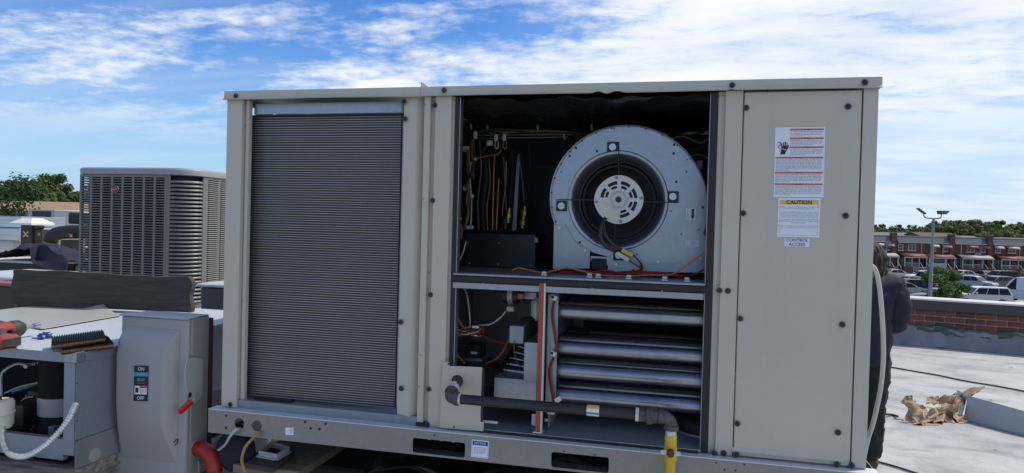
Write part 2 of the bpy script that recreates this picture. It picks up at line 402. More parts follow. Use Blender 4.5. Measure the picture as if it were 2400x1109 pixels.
def mixc(t, f, a, b, mode='MIX'):
    x = t.nodes.new('ShaderNodeMix'); x.data_type = 'RGBA'; x.blend_type = mode
    for i, q in ((0, f), (6, a), (7, b)):
        if hasattr(q, 'links'): t.links.new(q, x.inputs[i])
        else: x.inputs[i].default_value = q if i == 0 else (*q, 1)
    return x.outputs[2]
# the roof membrane: silver-coated, worn in streaks, with drying stains and dirt
m = bpy.data.materials.new('coated_roof_membrane'); m.use_nodes = True; t, b, lk = nodes_of(m)
tcn = t.nodes.new('ShaderNodeTexCoord'); ob_ = tcn.outputs['Object']
c0 = ramp(t, noise(t, ob_, 1.1, 9, 0.65, 0.4), [(0.30, (0.27, 0.275, 0.27)), (0.50, (0.41, 0.41, 0.395)), (0.72, (0.50, 0.495, 0.475))])
c1 = ramp(t, noise(t, ob_, 2.6, 10, 0.72, 0.5, ((0.45, 1.1, 1), 20)), [(0.34, (0.58, 0.59, 0.60)), (0.50, (1, 1, 1)), (0.7, (1.1, 1.1, 1.08))])
c2 = mixc(t, 1.0, c0, c1, 'MULTIPLY')
c3 = ramp(t, noise(t, ob_, 22.0, 6, 0.7), [(0.30, (0.72, 0.70, 0.68)), (0.42, (1, 1, 1))])
b.inputs['Roughness'].default_value = 0.62
vo = t.nodes.new('ShaderNodeTexVoronoi'); vo.feature = 'DISTANCE_TO_EDGE'; vo.inputs['Scale'].default_value = 0.9; nz = t.nodes.new('ShaderNodeVectorMath'); nz.operation = 'ADD'; nn3 = t.nodes.new('ShaderNodeTexNoise'); nn3.inputs['Scale'].default_value = 1.5; nn3.inputs['Detail'].default_value = 6; lk(ob_, nn3.inputs[0]); lk(ob_, nz.inputs[0]); lk(nn3.outputs['Color'], nz.inputs[1]); lk(nz.outputs[0], vo.inputs[0])
lk(mixc(t, 0.3, mixc(t, 0.8, c2, c3, 'MULTIPLY'), ramp(t, vo.outputs['Distance'], [(0.0, (0.55, 0.54, 0.53)), (0.006, (0.75, 0.75, 0.74)), (0.02, (1, 1, 1))]), 'MULTIPLY'), b.inputs['Base Color'])
bp = t.nodes.new('ShaderNodeBump'); bp.inputs['Strength'].default_value = 0.5; bp.inputs['Distance'].default_value = 0.03
lk(noise(t, ob_, 4.0, 8, 0.6, 0.3, ((0.4, 1, 1), 28)), bp.inputs['Height']); lk(bp.outputs[0], b.inputs['Normal'])
MT['roof'] = m
m = bpy.data.materials.new('asphalt'); m.use_nodes = True; t, b, lk = nodes_of(m)
ob_ = t.nodes.new('ShaderNodeTexCoord').outputs['Object']
lk(ramp(t, noise(t, ob_, 0.25, 8, 0.7), [(0.3, (0.085, 0.083, 0.08)), (0.7, (0.16, 0.155, 0.148))]), b.inputs['Base Color']); b.inputs['Roughness'].default_value = 0.85
MT['asphalt'] = m
MT['concrete'] = mat('pale_concrete', (0.36, 0.345, 0.32), 0.85, var=0.15, vscale=0.8)
MT['terrain'] = mat('far_ground', (0.10, 0.11, 0.07), 0.9, var=0.3, vscale=0.05)
MT['brickfar'] = mat('far_brick', (0.135, 0.062, 0.048), 0.85, var=0.18, vscale=1.4)
MT['brick'] = mat('red_brick', (0.165, 0.048, 0.034), 0.85, var=0.4, vscale=7, bump=0.4, bscale=60)
MT['brick2'] = mat('dark_red_brick', (0.105, 0.036, 0.030), 0.85, var=0.4, vscale=7, bump=0.4, bscale=60)
MT['mortar'] = mat('mortar', (0.44, 0.37, 0.32), 0.9, var=0.2, vscale=20, bump=0.3, bscale=80)
MT['coping_dark'] = mat('dark_metal_fascia', (0.040, 0.038, 0.040), 0.5, var=0.15)
MT['coping_top'] = mat('coping_top_metal', (0.62, 0.60, 0.56), 0.5, 0.2, var=0.05)
MT['flash_green'] = mat('green_flashing_edge', (0.055, 0.115, 0.085), 0.85, var=0.6, vscale=5, bump=0.6, bscale=30)
MT['flash_grey'] = mat('blue_grey_flashing', (0.205, 0.215, 0.235), 0.75, var=0.25, vscale=3.5, bump=0.5, bscale=10, stretch=(1, 1, 0.5))

g = G(); g.quad((-900, -400, STREET-0.05), (1200, -400, STREET-0.05), (1200, 1500, STREET-0.05), (-900, 1500, STREET-0.05))
struct(g.ob('ground', MT['terrain']))
# directions seen from the camera, level
hf = Vector((FW.x, FW.y, 0)).normalized(); hr = Vector((hf.y, -hf.x, 0))
def flat(px, dep, z):
    """point at a camera depth, on the column px, at height z"""
    d = ray(px, 555); d = Vector((d.x, d.y, 0))
    p = CAM + d*dep; return Vector((p.x, p.y, z))
def strip(name, dep0, dep1, r0, r1, z, mt):
    o = Vector((CAM.x, CAM.y, z)); g = G()
    g.quad(o+hf*dep0+hr*r0, o+hf*dep0+hr*r1, o+hf*dep1+hr*r1, o+hf*dep1+hr*r0); return struct(g.ob(name, mt))
strip('parking_lot', 18, 106, -20, 180, STREET, MT['asphalt'])
strip('road', 106, 113, -60, 220, STREET+0.004, MT['asphalt'])
g = G(); o = Vector((CAM.x, CAM.y, STREET)); g.obox(o, hr, hf, Vector((0, 0, 1)), -60, 220, 113, 118, -0.1, 0.13, 0.02)
struct(g.ob('pavement', MT['concrete']))
g = G(); g.obox(o, hr, hf, Vector((0, 0, 1)), 20, 220, 103.4, 105.4, -0.1, 0.14, 0.03); struct(g.ob('kerb_island', MT['concrete']))
MT['lineblue'] = mat('white_road_paint', (0.6, 0.6, 0.58), 0.8, var=0.2)
for k in range(7):
    g = G(); g.obox(o, hr, hf, Vector((0, 0, 1)), 42+k*2.9, 42.12+k*2.9, 66, 71, 0.0, 0.006); struct(g.ob('bay_line', MT['lineblue']))

# the building we stand on: parapet line runs across behind the unit
PA = atd(2122, 730, 10.93); PB = atd(2400, 745, 10.23)
PA.z = PB.z = 0; pd = (PB-PA).normalized(); pn = Vector((-pd.y, pd.x, 0))      # pn points outwards
if pn.dot(hf) < 0: pn = -pn
P0 = PA - pd*22; P1 = PB + pd*5
q0 = P0 - pd*14; q1 = P1
rf = [Vector((q0.x, -9, 0)), Vector((q1.x+0.0, -9, 0)), Vector((q1.x, q1.y, 0)), Vector((q0.x, q0.y, 0))]
g = G(); g.prism([(p.x, p.y) for p in rf], lambda u, v, d: (u, v, d), 0.0, -0.25)
struct(g.ob('roof', MT['roof']))
g = G(); g.prism([(p.x+(0.1 if i in (0, 3) else -0.1), p.y-0.1) for i, p in enumerate(rf)], lambda u, v, d: (u, v, d), -0.26, STREET-0.1)
bw_ = g.ob('building_wall', MT['brickfar']); struct(bw_)
# parapet
pw = thing('parapet_wall', 'low red brick parapet with dark metal coping at the roof edge', 'parapet', PA)
Zu = Vector((0, 0, 1))
def pbox(x0, x1, y0, y1, z0, z1, b=0.0): return G().obox(PA, pd, pn, Zu, x0, x1, y0, y1, z0, z1, b)
LX0, LX1 = -22, (PB-PA).length+5
pbox(LX0, LX1, 0.012, 0.30, 0.0, 0.60).ob('mortar_core', MT['mortar'], pw)
pbox(LX0, LX1, -0.045, 0.34, 0.565, 0.715, 0.008).ob('fascia', MT['coping_dark'], pw)
pbox(LX0, LX1, -0.055, 0.36, 0.716, 0.748, 0.006).ob('coping', MT['coping_top'], pw)
br, bh = 0.268, 0.0885
bm_ = []
for mm in ('brick', 'brick', 'brick2'):
    bm_.append(G().box(-br/2+0.009, br/2-0.009, -0.02, 0.02, -bh/2+0.009, bh/2-0.009, 0.004).mesh('brick', MT[mm]))
rotz = math.atan2(pd.y, pd.x)
for row in range(3):
    for k in range(-7, 18):
        x = k*br + (row % 2)*br/2
        o = link('brick', random.choice(bm_), pw, local=True)
        o.location = pd*x + pn*(0.008+random.uniform(-.004, .003)) + Zu*(0.565-bh*(row+0.5)-0.002)
        o.rotation_euler = (0, 0, rotz+random.uniform(-.006, .006))
def flashing(u, v):
    x = LX0 + (LX1-LX0)*u; rnd = 0.018*math.sin(x*5.1)+0.012*math.sin(x*13.7+1)+0.01*math.sin(x*31)
    z = 0.285+rnd; y = -0.006
    pts = [(y-0.16, 0.006), (y-0.09, 0.045), (y-0.055, 0.12), (y-0.04, z)]
    k = v*3; i = min(int(k), 2); f = k-i
    a = pts[i][0]*(1-f)+pts[i+1][0]*f; c = pts[i][1]*(1-f)+pts[i+1][1]*f
    wob = 0.01*math.sin(x*7+v*5)+0.006*math.sin(x*23+v*9)
    return PA + pd*x + pn*(a+wob*min(v*2, 1)) + Zu*c
G().grid(flashing, 420, 9).ob('base_flashing', MT['flash_grey'], pw, True, solid=0.008)
def green(u, v):
    x = LX0 + (LX1-LX0)*u; rnd = 0.018*math.sin(x*5.1)+0.012*math.sin(x*13.7+1)+0.01*math.sin(x*31)
    lo = 0.215+rnd*1.6+0.02*math.sin(x*9.3)+0.012*math.sin(x*41); hi = 0.312+rnd*0.7
    return PA + pd*x + pn*(-0.062+0.03*v+0.006*math.sin(x*17+v*3)) + Zu*(lo+(hi-lo)*v)
G().grid(green, 420, 3).ob('flashing_edge', MT['flash_green'], pw, True, solid=0.006)
# ================================================================ the open rooftop unit
ULEN, UDEP = 2.238, 1.35
ZT = CB + 1.19; ZC = ZT - 0.031              # top of the lid, underside of its front edge
rtu = thing('rooftop_unit', 'large open beige rooftop heating and cooling unit with coil, blower and control panel', 'rooftop unit', (ULEN/2, UDEP/2, CB-0.11))
BE = MT['beige']
def slab(name, px0, px1, y0, y1, z0, z1, mt, parent=rtu, b=0.002):
    """flat plate between two pixel columns of the cabinet front"""
    return G().box(px0, px1, y0, y1, z0, z1, b).ob(name, mt, parent)
def fx(px, py=600, Y=0.0): return at(px, py, Y).x
def fz(px, py, Y=0.0): return at(px, py, Y).z
# --- base rail with lifting slots and conduit holes
RY = -0.036
zrt = CB - 0.004
zrb = fz(512, 1016, RY)
def rp(px, py): p = at(px, py, RY); return p.x, p.z
holes = []
for (px, py) in ((561, 993), (602, 998)):
    u, v = rp(px, py); holes.append(circ(u, v, 0.0205, 28))
for (a, b_) in (((967, 1047), (1090, 1052)), ((1292, 1081), (1427, 1087))):
    (u0, v0), (u1, v1) = rp(*a), rp(*b_); vm = (v0+v1)/2; holes.append(rrect(u0, u1, vm-0.0255, vm+0.0255, 0.008))
g = G(); g.plate([(-0.03, zrb), (ULEN+0.03, zrb), (ULEN+0.03, zrt), (-0.03, zrt)], holes, XZ(RY), 0.0, 0.003)
MT['galv_rail'] = galv('galvanised_rail', (0.26, 0.256, 0.25), 0.42, 0.6)
MT['galv_edge'] = galv('sky_lit_galvanised_flange', (0.60, 0.64, 0.70), 0.5, 0.25)  # pale blue colour carries the sky light on the top flange
rail = g.ob('base_rail', MT['galv_rail'], rtu)
g = G(); g.box(-0.03, ULEN+0.03, RY, 0.016, zrt+0.0005, zrt+0.0035).ob('rail_top_flange', MT['galv_edge'], rail)
g = G(); g.box(-0.03, ULEN+0.03, RY+0.0035, 0.03, zrb, zrb+0.003).ob('rail_lower_flange', MT['galv'], rail)
g = G(); g.box(-0.03, -0.027, RY+0.004, UDEP, zrb+0.004, zrt-0.001).ob('rail_end', MT['galv_rail'], rail)
g = G(); g.box(ULEN+0.027, ULEN+0.03, RY+0.004, UDEP, zrb+0.004, zrt-0.001).ob('rail_end', MT['galv_rail'], rail)
g = G(); g.box(-0.026, ULEN+0.026, UDEP-0.01, UDEP, zrb, zrt-0.001).ob('rear_rail', MT['galv_rail'], rail)
# inner faces and a dark backing seen through the slots
def crumple(u, v): return (0.80+0.22*u, 0.0+0.008*math.sin(u*19)*math.sin(v*7)+0.06*v, zrb+0.048+0.03*v+0.004*math.sin(u*31+v*5))
G().grid(crumple, 40, 6).ob('inner_sheet', MT['paper'], rail, True)  # white colour makes the sheet look lit inside the dark rail
G().box(-0.02, 2.0, 0.16, 0.163, zrb+0.004, zrt-0.005).ob('inner_dark_sheet', MT['dark'], rail)  # dark sheet standing in for the shade inside the rail holes
G().grid(lambda u, v: (1.18+0.42*u, 0.09+0.012*math.sin(u*150), zrb+0.045+0.05*v), 120, 1).ob('corrugated_strip', MT['galv_dull'], rail, True)
dot = G().lathe((0, 0, 0), (0, -1, 0), [(0.0001, 0.0012), (0.0045, 0.0012), (0.005, 0)], 12).mesh('punched_hole', MT['ink'])
for (px, py) in ((530, 974), (530, 1003), (715, 989), (763, 993), (728, 1004), (749, 1006), (1679, 1085), (1744, 1089), (1698, 1101), (1724, 1103), (1018, 1020), (1322, 1058), (1394, 1066)):
    o = link('punched_hole', dot, rail); o.location = at(px, py, RY) + Vector((0, -0.0005, 0)); s = 1 if px < 1000 else 0.6; o.scale = (s, 1, s)
# --- base pan
zp = CB + 0.024
G().box(0.002, 0.79, 0.012, UDEP-0.012, zp-0.004, zp).ob('base_pan', MT['galv_dull'], rtu)
G().box(0.06, 0.79, 0.006, 0.0085, CB, zp+0.006).ob('pan_lip', MT['galv_dull'], rtu)
G().box(0.06, 0.79, 0.009, 0.0115, zp-0.002, zp+0.0065).ob('pan_lip_edge', MT['galv_bright'], rtu)
# --- corner posts
x1, x2 = fx(561), fx(580, 600, 0.02)
G().fold([(0.001, 0.09), (0, 0), (x1, 0), (x1+0.001, 0.02), (x2-0.012, 0.021), (x2-0.011, 0.013), (x2, 0.013), (x2+0.001, 0.03)], CB+0.002, ZC).ob('corner_post', BE, rtu, solid=0.0018)
G().fold([(0.001, UDEP-0.1), (0, UDEP), (0.09, UDEP)], CB, ZC).ob('corner_post', BE, rtu, solid=0.0018)
# --- coil, wrapped round the left end
cxl = fx(589, 600, 0.15); cyf = 0.062; cr = 0.075; cxr = fx(934, 600, cyf)
zc0, zc1 = CB+0.036, ZC-0.046
path = [(cxr, cyf), (cxl+cr, cyf)]
path += [(cxl+cr-cr*math.sin(R(a)), cyf+cr-cr*math.cos(R(a))) for a in range(9, 91, 9)] + [(cxl, UDEP-0.12)]
coil = G().fold(path, zc0, zc1).ob('condenser_coil', MT['fin'], rtu, True)
G().fold([(x, y+0.02) if y < 0.08 else (x+0.02, y) for x, y in path], zc0, zc1).ob('fin_backing', MT['dark'], coil)
g = G(); nt_ = 119; pit = (zc1-zc0-0.006)/nt_
nrm = []
for i, (x, y) in enumerate(path):
    a = path[max(i-1, 0)]; b_ = path[min(i+1, len(path)-1)]; d = Vector((b_[0]-a[0], b_[1]-a[1], 0)).normalized(); nrm.append((-d.y, d.x))
nrm = [(-n[0], -n[1]) if (n[1] > 0 and i < 3) or (n[0] > 0 and i >= 3) else n for i, n in enumerate(nrm)]
for k in range(nt_+1):
    z = zc0+0.003+k*pit; wv = 0.0007*math.sin(k*1.7)
    vv = []
    for i, (x, y) in enumerate(path):
        n = nrm[i]
        zz_ = z+wv*math.sin(i*1.3)
        vv += [(x, y, zz_-0.0009), (x+n[0]*0.0035, y+n[1]*0.0035, zz_-0.0009), (x+n[0]*0.0035, y+n[1]*0.0035, zz_+0.0009), (x, y, zz_+0.0009)]
    fs = [(i*4+j, i*4+j+1, (i+1)*4+j+1, (i+1)*4+j) for i in range(len(path)-1) for j in range(3)]
    g.add(vv, fs)
stuff(g.ob('coil_tubes', MT['fintube'], coil))
G().tube([(cxr+0.006, cyf+0.016, zc0), (cxr+0.006, cyf+0.016, zc1)], 0.013, 10).ob('coil_manifold', MT['galv'], coil, True)
# shroud over the coil
sx0, sx1 = fx(597, 250, 0.04), fx(941, 250, 0.04)
zs = fz(770, 266, 0.04)
G().fold([(sx0+0.003, 0.16), (sx0, 0.04), (sx1, 0.04)], zs, ZC-0.008).ob('coil_shroud', MT['galv_bright'], rtu, solid=0.0016)
G().box(sx0, sx1, 0.041, 0.075, zs-0.006, zs-0.002).ob('shroud_flange', MT['dark'], rtu)
G().box(x2-0.01, sx0-0.004, 0.05, 0.20, ZC-0.012, ZC-0.004).ob('shroud_bracket', MT['dark'], rtu)
G().box(x2-0.01, sx0+0.01, 0.12, 0.5, zs-0.008, zs-0.002).ob('shroud_bracket', MT['galv_dull'], rtu)
pA, pB = at(596, 942, 0.05), at(684, 948, 0.05)
G().box(pA.x, pB.x, 0.045, 0.075, zp+0.001, zp+0.014, 0.003).ob('foam_block', MT['rubber'], rtu)
# --- panel beside the coil and divider posts
xa, xb, xc_ = fx(940, 600, 0.012), fx(968, 600, 0.006), fx(984, 600, 0.012)
zpb = fz(950, 975, 0.01)
cp = G().fold([(xa, 0.09), (xa, 0.012), (xb, 0.006), (xc_, 0.03)], zpb, ZC).ob('coil_side_panel', BE, rtu, solid=0.0018)
G().lathe(at(940, 911, 0.003), (0, -1, 0), [(0.0001, 0.003), (0.0085, 0.003), (0.0095, 0)], 20).ob('knockout_hole', MT['ink'], cp)
d0, d1, d2, d3, d4 = fx(987), fx(1000), fx(1013), fx(1049), fx(1062, 600, 0.012)
G().fold([(d0, 0.05), (d0, 0), (d1, 0), (d1+0.001, 0.016), (d2-0.001, 0.018)], CB+0.014, ZC).ob('divider_flange', BE, rtu, solid=0.0018)
G().fold([(d2-0.001, 0.02), (d2, 0), (d3, 0), (d3+0.002, 0.012), (d4, 0.014), (d4+0.001, 0.05)], CB+0.002, ZC).ob('divider_post', BE, rtu, solid=0.0018)
G().box(d0-0.004, d2, -0.006, 0.016, CB+0.001, CB+0.012, 0.002).ob('foam_block', MT['rubber'], rtu)
gk0, gk1 = fx(1062), fx(1070)
G().box(d4-0.004, fx(1067), 0.004, 0.03, CB+0.002, ZC-0.002, 0.002).ob('door_gasket', MT['rubber'], rtu)
e0, e1, e2, e3 = fx(1662, 600), fx(1674), fx(1691), fx(1730)
G().box(fx(1656), e1-0.002, 0.004, 0.03, CB+0.002, ZC-0.002, 0.002).ob('door_gasket', MT['rubber'], rtu)
G().box(fx(1654), fx(1656)-0.0005, 0.008, 0.04, CB+0.002, ZC-0.002).ob('gasket_channel', MT['galv'], rtu)
G().box(fx(1067)+0.0005, fx(1069.5), 0.008, 0.04, CB+0.002, ZC-0.002).ob('gasket_channel', MT['galv'], rtu)
G().fold([(e1-0.001, 0.04), (e1, 0.012), (e2-0.002, 0.014), (e2, 0.0), (e3, 0), (e3+0.0005, 0.03)], CB+0.002, ZC).ob('divider_post', BE, rtu, solid=0.0018)
f0, f1, f2 = fx(1733), fx(2008.5), fx(2011.5)
MT['sheet_edge'] = BE
ap = G().box(f0, f1, -0.001, 0.03, CB+0.004, ZC-0.004, 0.003).ob('access_panel', BE, rtu, True)
G().fold([(f2, 0.03), (f2+0.001, 0), (ULEN, 0), (ULEN, 0.12)], CB+0.002, ZC).ob('corner_post', BE, rtu, solid=0.0018)
pA, pB = at(1716, 1052, 0), at(1976, 1076, 0)
G().prism([(0, 0.0), (0, 0.013), (-0.006, 0.003), (-0.006, 0.0)], lambda u, v, d: (pA.x+d, -0.0012+u, pA.z-0.006+v), 0, pB.x-pA.x).ob('panel_foot_lip', BE, ap)
# --- lid, in two sheets with a hemmed lower edge
def lid(x0, x1, dents):
    pr = [(-0.012, 0.0), (-0.0125, -0.012), (-0.0125, -0.024), (-0.016, -0.0285), (-0.021, -0.0305), (-0.017, -0.0325)]
    n = max(20, int((x1-x0)*90)); g = G()
    def fn(u, v):
        i = min(int(round(v*(len(pr)-1))), len(pr)-1); x = x0+(x1-x0)*u; y, dz = pr[i]
        dd = sum(a*math.exp(-((x-c)/w_)**2) for c, w_, a in dents)*(i/(len(pr)-1))**2
        return (x, y-abs(dd)*0.5+0.0008*math.sin(x*9), ZT+dz+dd+0.0006*math.sin(x*7.0+x0))
    g.grid(fn, n, len(pr)-1)
    g.quad((x0, -0.012, ZT), (x1, -0.012, ZT), (x1, UDEP+0.012, ZT), (x0, UDEP+0.012, ZT))
    for xx in (x0, x1): g.quad((xx, -0.012, ZT), (xx, UDEP+0.012, ZT), (xx, UDEP+0.012, ZT-0.03), (xx, -0.012, ZT-0.03))
    g.quad((x0, UDEP+0.012, ZT), (x1, UDEP+0.012, ZT), (x1, UDEP+0.012, ZT-0.03), (x0, UDEP+0.012, ZT-0.03))
    return g.ob('lid', BE, rtu, solid=0.0016)
lx = fx(988.5, 210)
lid(-0.006, lx-0.001, [(0.45, 0.1, 0.001)])
xd = fx(1425, 200)
ld = lid(lx+0.001, ULEN+0.006, [(xd-0.03, 0.012, 0.006), (xd+0.03, 0.02, 0.005), (xd, 0.01, -0.003), (fx(1716, 200), 0.006, 0.006)])
t0 = at(993, 193, -0.012)
G().add([(lx+0.001, -0.013, ZT-0.002), (lx+0.001, -0.013, t0.z+0.0), (lx+0.006, -0.011, t0.z-0.001), (lx+0.026, 0.012, ZT+0.0005), (lx+0.001, 0.05, ZT+0.004)], [(0, 1, 2, 3), (1, 4, 3, 2)]).ob('bent_lid_corner', BE, ld, solid=0.0016)
# --- sides and back of the cabinet
G().box(ULEN-0.004, ULEN-0.001, 0.125, UDEP, CB+0.002, ZC).ob('side_panel', BE, rtu)
G().box(0.76, ULEN-0.005, UDEP-0.004, UDEP-0.001, CB+0.002, ZC).ob('rear_panel', BE, rtu)
G().box(0.780, 0.784, 0.055, UDEP-0.006, CB+0.026, ZC-0.004).ob('partition', MT['galv_dull'], rtu)
# --- upper compartment: foil lined
IX0, IX1, IYB = 0.80, 1.80, 0.86
zsh = fz(1060, 640, 0.004)                       # divider shelf
def wrinkle(u, v): return (IX0+(IX1-IX0)*u, 0.01+(IYB-0.01)*v, ZC-0.012-0.006*math.sin(u*23+3*math.sin(v*9))*math.sin(v*17+u*4)-0.004*math.sin(u*61))
G().grid(wrinkle, 60, 40).ob('ceiling_insulation', MT['foil'], rtu, True)
G().box(IX0-0.012, IX0, 0.052, IYB, zsh+0.004, ZC-0.02).ob('wall_insulation', MT['foil'], rtu)
G().box(IX1, IX1+0.012, 0.045, IYB, zsh+0.004, ZC-0.02).ob('wall_insulation', MT['foil'], rtu)
G().box(IX0, IX1, IYB, IYB+0.02, zsh+0.004, ZC-0.02).ob('rear_insulation', MT['dark'], rtu)
ev = G().box(1.02, IX1-0.01, IYB-0.06, IYB-0.004, zsh+0.02, ZC-0.16).ob('evaporator_coil', MT['dark'], rtu)
g = G()
for k in range(36): z = zsh+0.03+k*0.0115; g.box(1.02, IX1-0.01, IYB-0.064, IYB-0.0605, z, z+0.003)
stuff(g.ob('coil_tubes', MT['black'], ev))
# shelf and its trims
G().box(IX0-0.01, IX1+0.01, 0.012, IYB, zsh-0.006, zsh).ob('divider_shelf', MT['galv'], rtu)
G().tube([(fx(1064), 0.002, zsh-0.002), (fx(1655), 0.002, zsh-0.002)], 0.0045, 8).ob('shelf_edge', MT['galv_bright'], rtu, True)
G().box(fx(1058), fx(1662), -0.002, 0.011, zsh-0.029, zsh-0.007, 0.004).ob('shelf_gasket', MT['rubber'], rtu)
G().box(fx(1062), fx(1652), 0.002, 0.012, zsh-0.052, zsh-0.031, 0.001).ob('shelf_rail', MT['galv_bright'], rtu)
# --- blower
YB = 0.20
bc = at(1447, 470, YB); pxm = (at(1547, 470, YB)-at(1447, 470, YB)).x/100          # metres per pixel on that plane
def bp_(px, py): p = at(px, py, YB); return p.x, p.z
rs_ = {205: 160, 180: 162, 135: 168, 90: 178, 45: 192, 0: 209, -20: 214}
def rad(a):
    ks = sorted(rs_)
    for i in range(len(ks)-1):
        if ks[i] <= a <= ks[i+1]: f = (a-ks[i])/(ks[i+1]-ks[i]); return rs_[ks[i]]*(1-f)+rs_[ks[i+1]]*f
    return rs_[ks[-1]]
scroll = [(bc.x+rad(a)*pxm*math.cos(R(a)), bc.z+rad(a)*pxm*math.sin(R(a))) for a in range(205, -21, -5)]
outline = scroll + [bp_(1657, 560), bp_(1652, 606), bp_(1560, 618), bp_(1510, 618), bp_(1480, 612), bp_(1440, 606), bp_(1390, 592), bp_(1380, 586), bp_(1372, 582), bp_(1344, 562), bp_(1320, 530)]
bl = G().plate(outline, [circ(bc.x, bc.z, 0.176, 56)], XZ(YB), 0.0, 0.002).ob('blower_housing', MT['galv_bright'], rtu)
# folded rim and wrapper
g = G(); n = len(scroll)
v0 = [(x, YB-0.006, z) for x, z in scroll]; v1 = [(x, YB+0.32, z) for x, z in scroll]
g.add(v0+v1, [(i, i+1, n+i+1, n+i) for i in range(n-1)]); g.ob('scroll_wrapper', MT['galv'], bl, True)
g = G(); g.tube([(x, YB-0.003, z) for x, z in scroll], 0.0035, 6).ob('scroll_rim', MT['galv_bright'], bl, True)
# bell-mouth inlet
prof = [(0.179, 0.0005), (0.178, 0.004), (0.173, 0.0055), (0.166, 0.001), (0.158, -0.010), (0.151, -0.026), (0.147, -0.045), (0.146, -0.060)]
G().lathe((bc.x, YB, bc.z), (0, -1, 0), prof, 64).ob('inlet_ring', MT['galv_bright'], bl, True, 60)
# wheel: dark backing, rim rings and blades
wh = G().lathe((bc.x, YB+0.21, bc.z), (0, -1, 0), [(0.001, 0), (0.158, 0)], 40).ob('blower_wheel', MT['black'], bl)
g = G()
for k in range(48):
    a = 2*math.pi*k/48; ca, sa = math.cos(a), math.sin(a); cb, sb = math.cos(a+0.10), math.sin(a+0.10)
    g.quad((bc.x+0.136*ca, YB+0.065, bc.z+0.136*sa), (bc.x+0.156*cb, YB+0.065, bc.z+0.156*sb), (bc.x+0.156*cb, YB+0.205, bc.z+0.156*sb), (bc.x+0.136*ca, YB+0.205, bc.z+0.136*sa))
stuff(g.ob('wheel_blades', MT['galv_dull'], wh))
G().lathe((bc.x, YB+0.06, bc.z), (0, -1, 0), [(0.140, -0.004), (0.140, 0.002), (0.146, 0.004), (0.150, 0.0)], 48).ob('wheel_rim', MT['black'], wh, True)
G().lathe((bc.x, YB+0.062, bc.z), (0, -1, 0), [(0.125, 0.0), (0.125, 0.004), (0.133, 0.004), (0.133, 0.0)], 48).ob('wheel_rim', MT['rubber'], wh, True)
# motor
mc = at(1450, 468, YB-0.02); mr = 0.0855
mot = G().lathe((mc.x, YB+0.12, mc.z), (0, -1, 0), [(0.001, 0), (0.078, 0), (0.080, 0.126), (0.0001, 0.127)], 36).ob('blower_motor', MT['black'], bl, True)
def arcslot(r0, r1, a0, a1, n=8):
    return [(mc.x+r1*math.cos(R(a0+(a1-a0)*i/n)), mc.z+r1*math.sin(R(a0+(a1-a0)*i/n))) for i in range(n+1)] + [(mc.x+r0*math.cos(R(a1-(a1-a0)*i/n)), mc.z+r0*math.sin(R(a1-(a1-a0)*i/n))) for i in range(n+1)]
slots = []
for k in range(8):
    a0 = k*45+6
    if k in (4, 5): continue
    slots += [arcslot(0.040, 0.050, a0+3, a0+30), arcslot(0.054, 0.066, a0, a0+33)]
lobe = [(mc.x+(mr+0.001*math.cos(4*a))*math.cos(a), mc.z+(mr+0.001*math.cos(4*a))*math.sin(a)) for a in [2*math.pi*i/64 for i in range(64)]]
G().plate(lobe, slots, XZ(YB-0.02), 0.0, 0.010).ob('motor_end_bell', MT['motor'], bl)
G().lathe((mc.x, YB-0.02, mc.z), (0, -1, 0), [(0.030, 0.0), (0.029, 0.006), (0.024, 0.009), (0.023, 0.005), (0.014, 0.005), (0.013, 0.010), (0.010, 0.010)], 32).ob('motor_hub', MT['motor'], bl, True)
G().lathe((mc.x, YB-0.026, mc.z), (0, -1, 0), [(0.0001, 0.004), (0.011, 0.004), (0.011, 0)], 24).ob('motor_shaft', MT['black'], bl)
G().plate([(mc.x+r_*math.cos(R(a)), mc.z+r_*math.sin(R(a))) for r_, a in [(0.074, 188), (0.076, 200), (0.077, 215), (0.077, 235), (0.077, 255), (0.076, 272), (0.050, 272), (0.040, 262), (0.036, 240), (0.038, 215), (0.048, 195), (0.060, 186)]], [], XZ(YB-0.0235), 0.0, 0.003).ob('terminal_cover', mat('cream_plastic', (0.62, 0.60, 0.48), 0.45, var=0.04), bl)
bolt = G().lathe((0, 0, 0), (0, -1, 0), [(0.0001, 0.004), (0.0035, 0.004), (0.005, 0.002), (0.0055, 0)], 14).mesh('motor_bolt', MT['galv_dull'], True)
for a in (97, 5, 277, 187):
    o = link('motor_bolt', bolt, bl); o.location = (mc.x+0.078*math.cos(R(a)), YB-0.0205, mc.z+0.078*math.sin(R(a)))
# mounting arms
washer = G().lathe((0, 0, 0), (0, -1, 0), [(0.0001, 0.005), (0.0045, 0.005), (0.005, 0.003), (0.0125, 0.003), (0.013, 0)], 20).mesh('arm_washer', MT['chrome'], True)
def arm(p0, p1, plate, ax):
    a = at(*p0, YB-0.004); b2 = at(*p1, YB-0.02); g = G()
    d = Vector((1, 0, 0)) if ax == 'h' else Vector((0, 0, 1))
    lo = Vector((0, 0, 1)) if ax == 'h' else Vector((1, 0, 0))
    L_ = [a-lo*0.0015, b2-lo*0.0015, b2+lo*0.0015, a+lo*0.0015]
    g.add([p for p in L_]+[p+Vector((0, 0.026, 0)) for p in L_], [(0, 1, 2, 3), (7, 6, 5, 4), (0, 4, 5, 1), (1, 5, 6, 2), (2, 6, 7, 3), (3, 7, 4, 0)])
    c = at(*plate, YB-0.003); g.box(c.x-0.02, c.x+0.02, c.y-0.002, c.y+0.002, c.z-0.019, c.z+0.019, 0.0015)
    o = g.ob('motor_arm', MT['black'], bl)
    q = link('arm_washer', washer, bl); q.location = c+Vector((0, -0.003, 0))
arm((1450, 332), (1450, 420), (1436, 345), 'v'); arm((1592, 475), (1500, 473), (1577, 461), 'h')
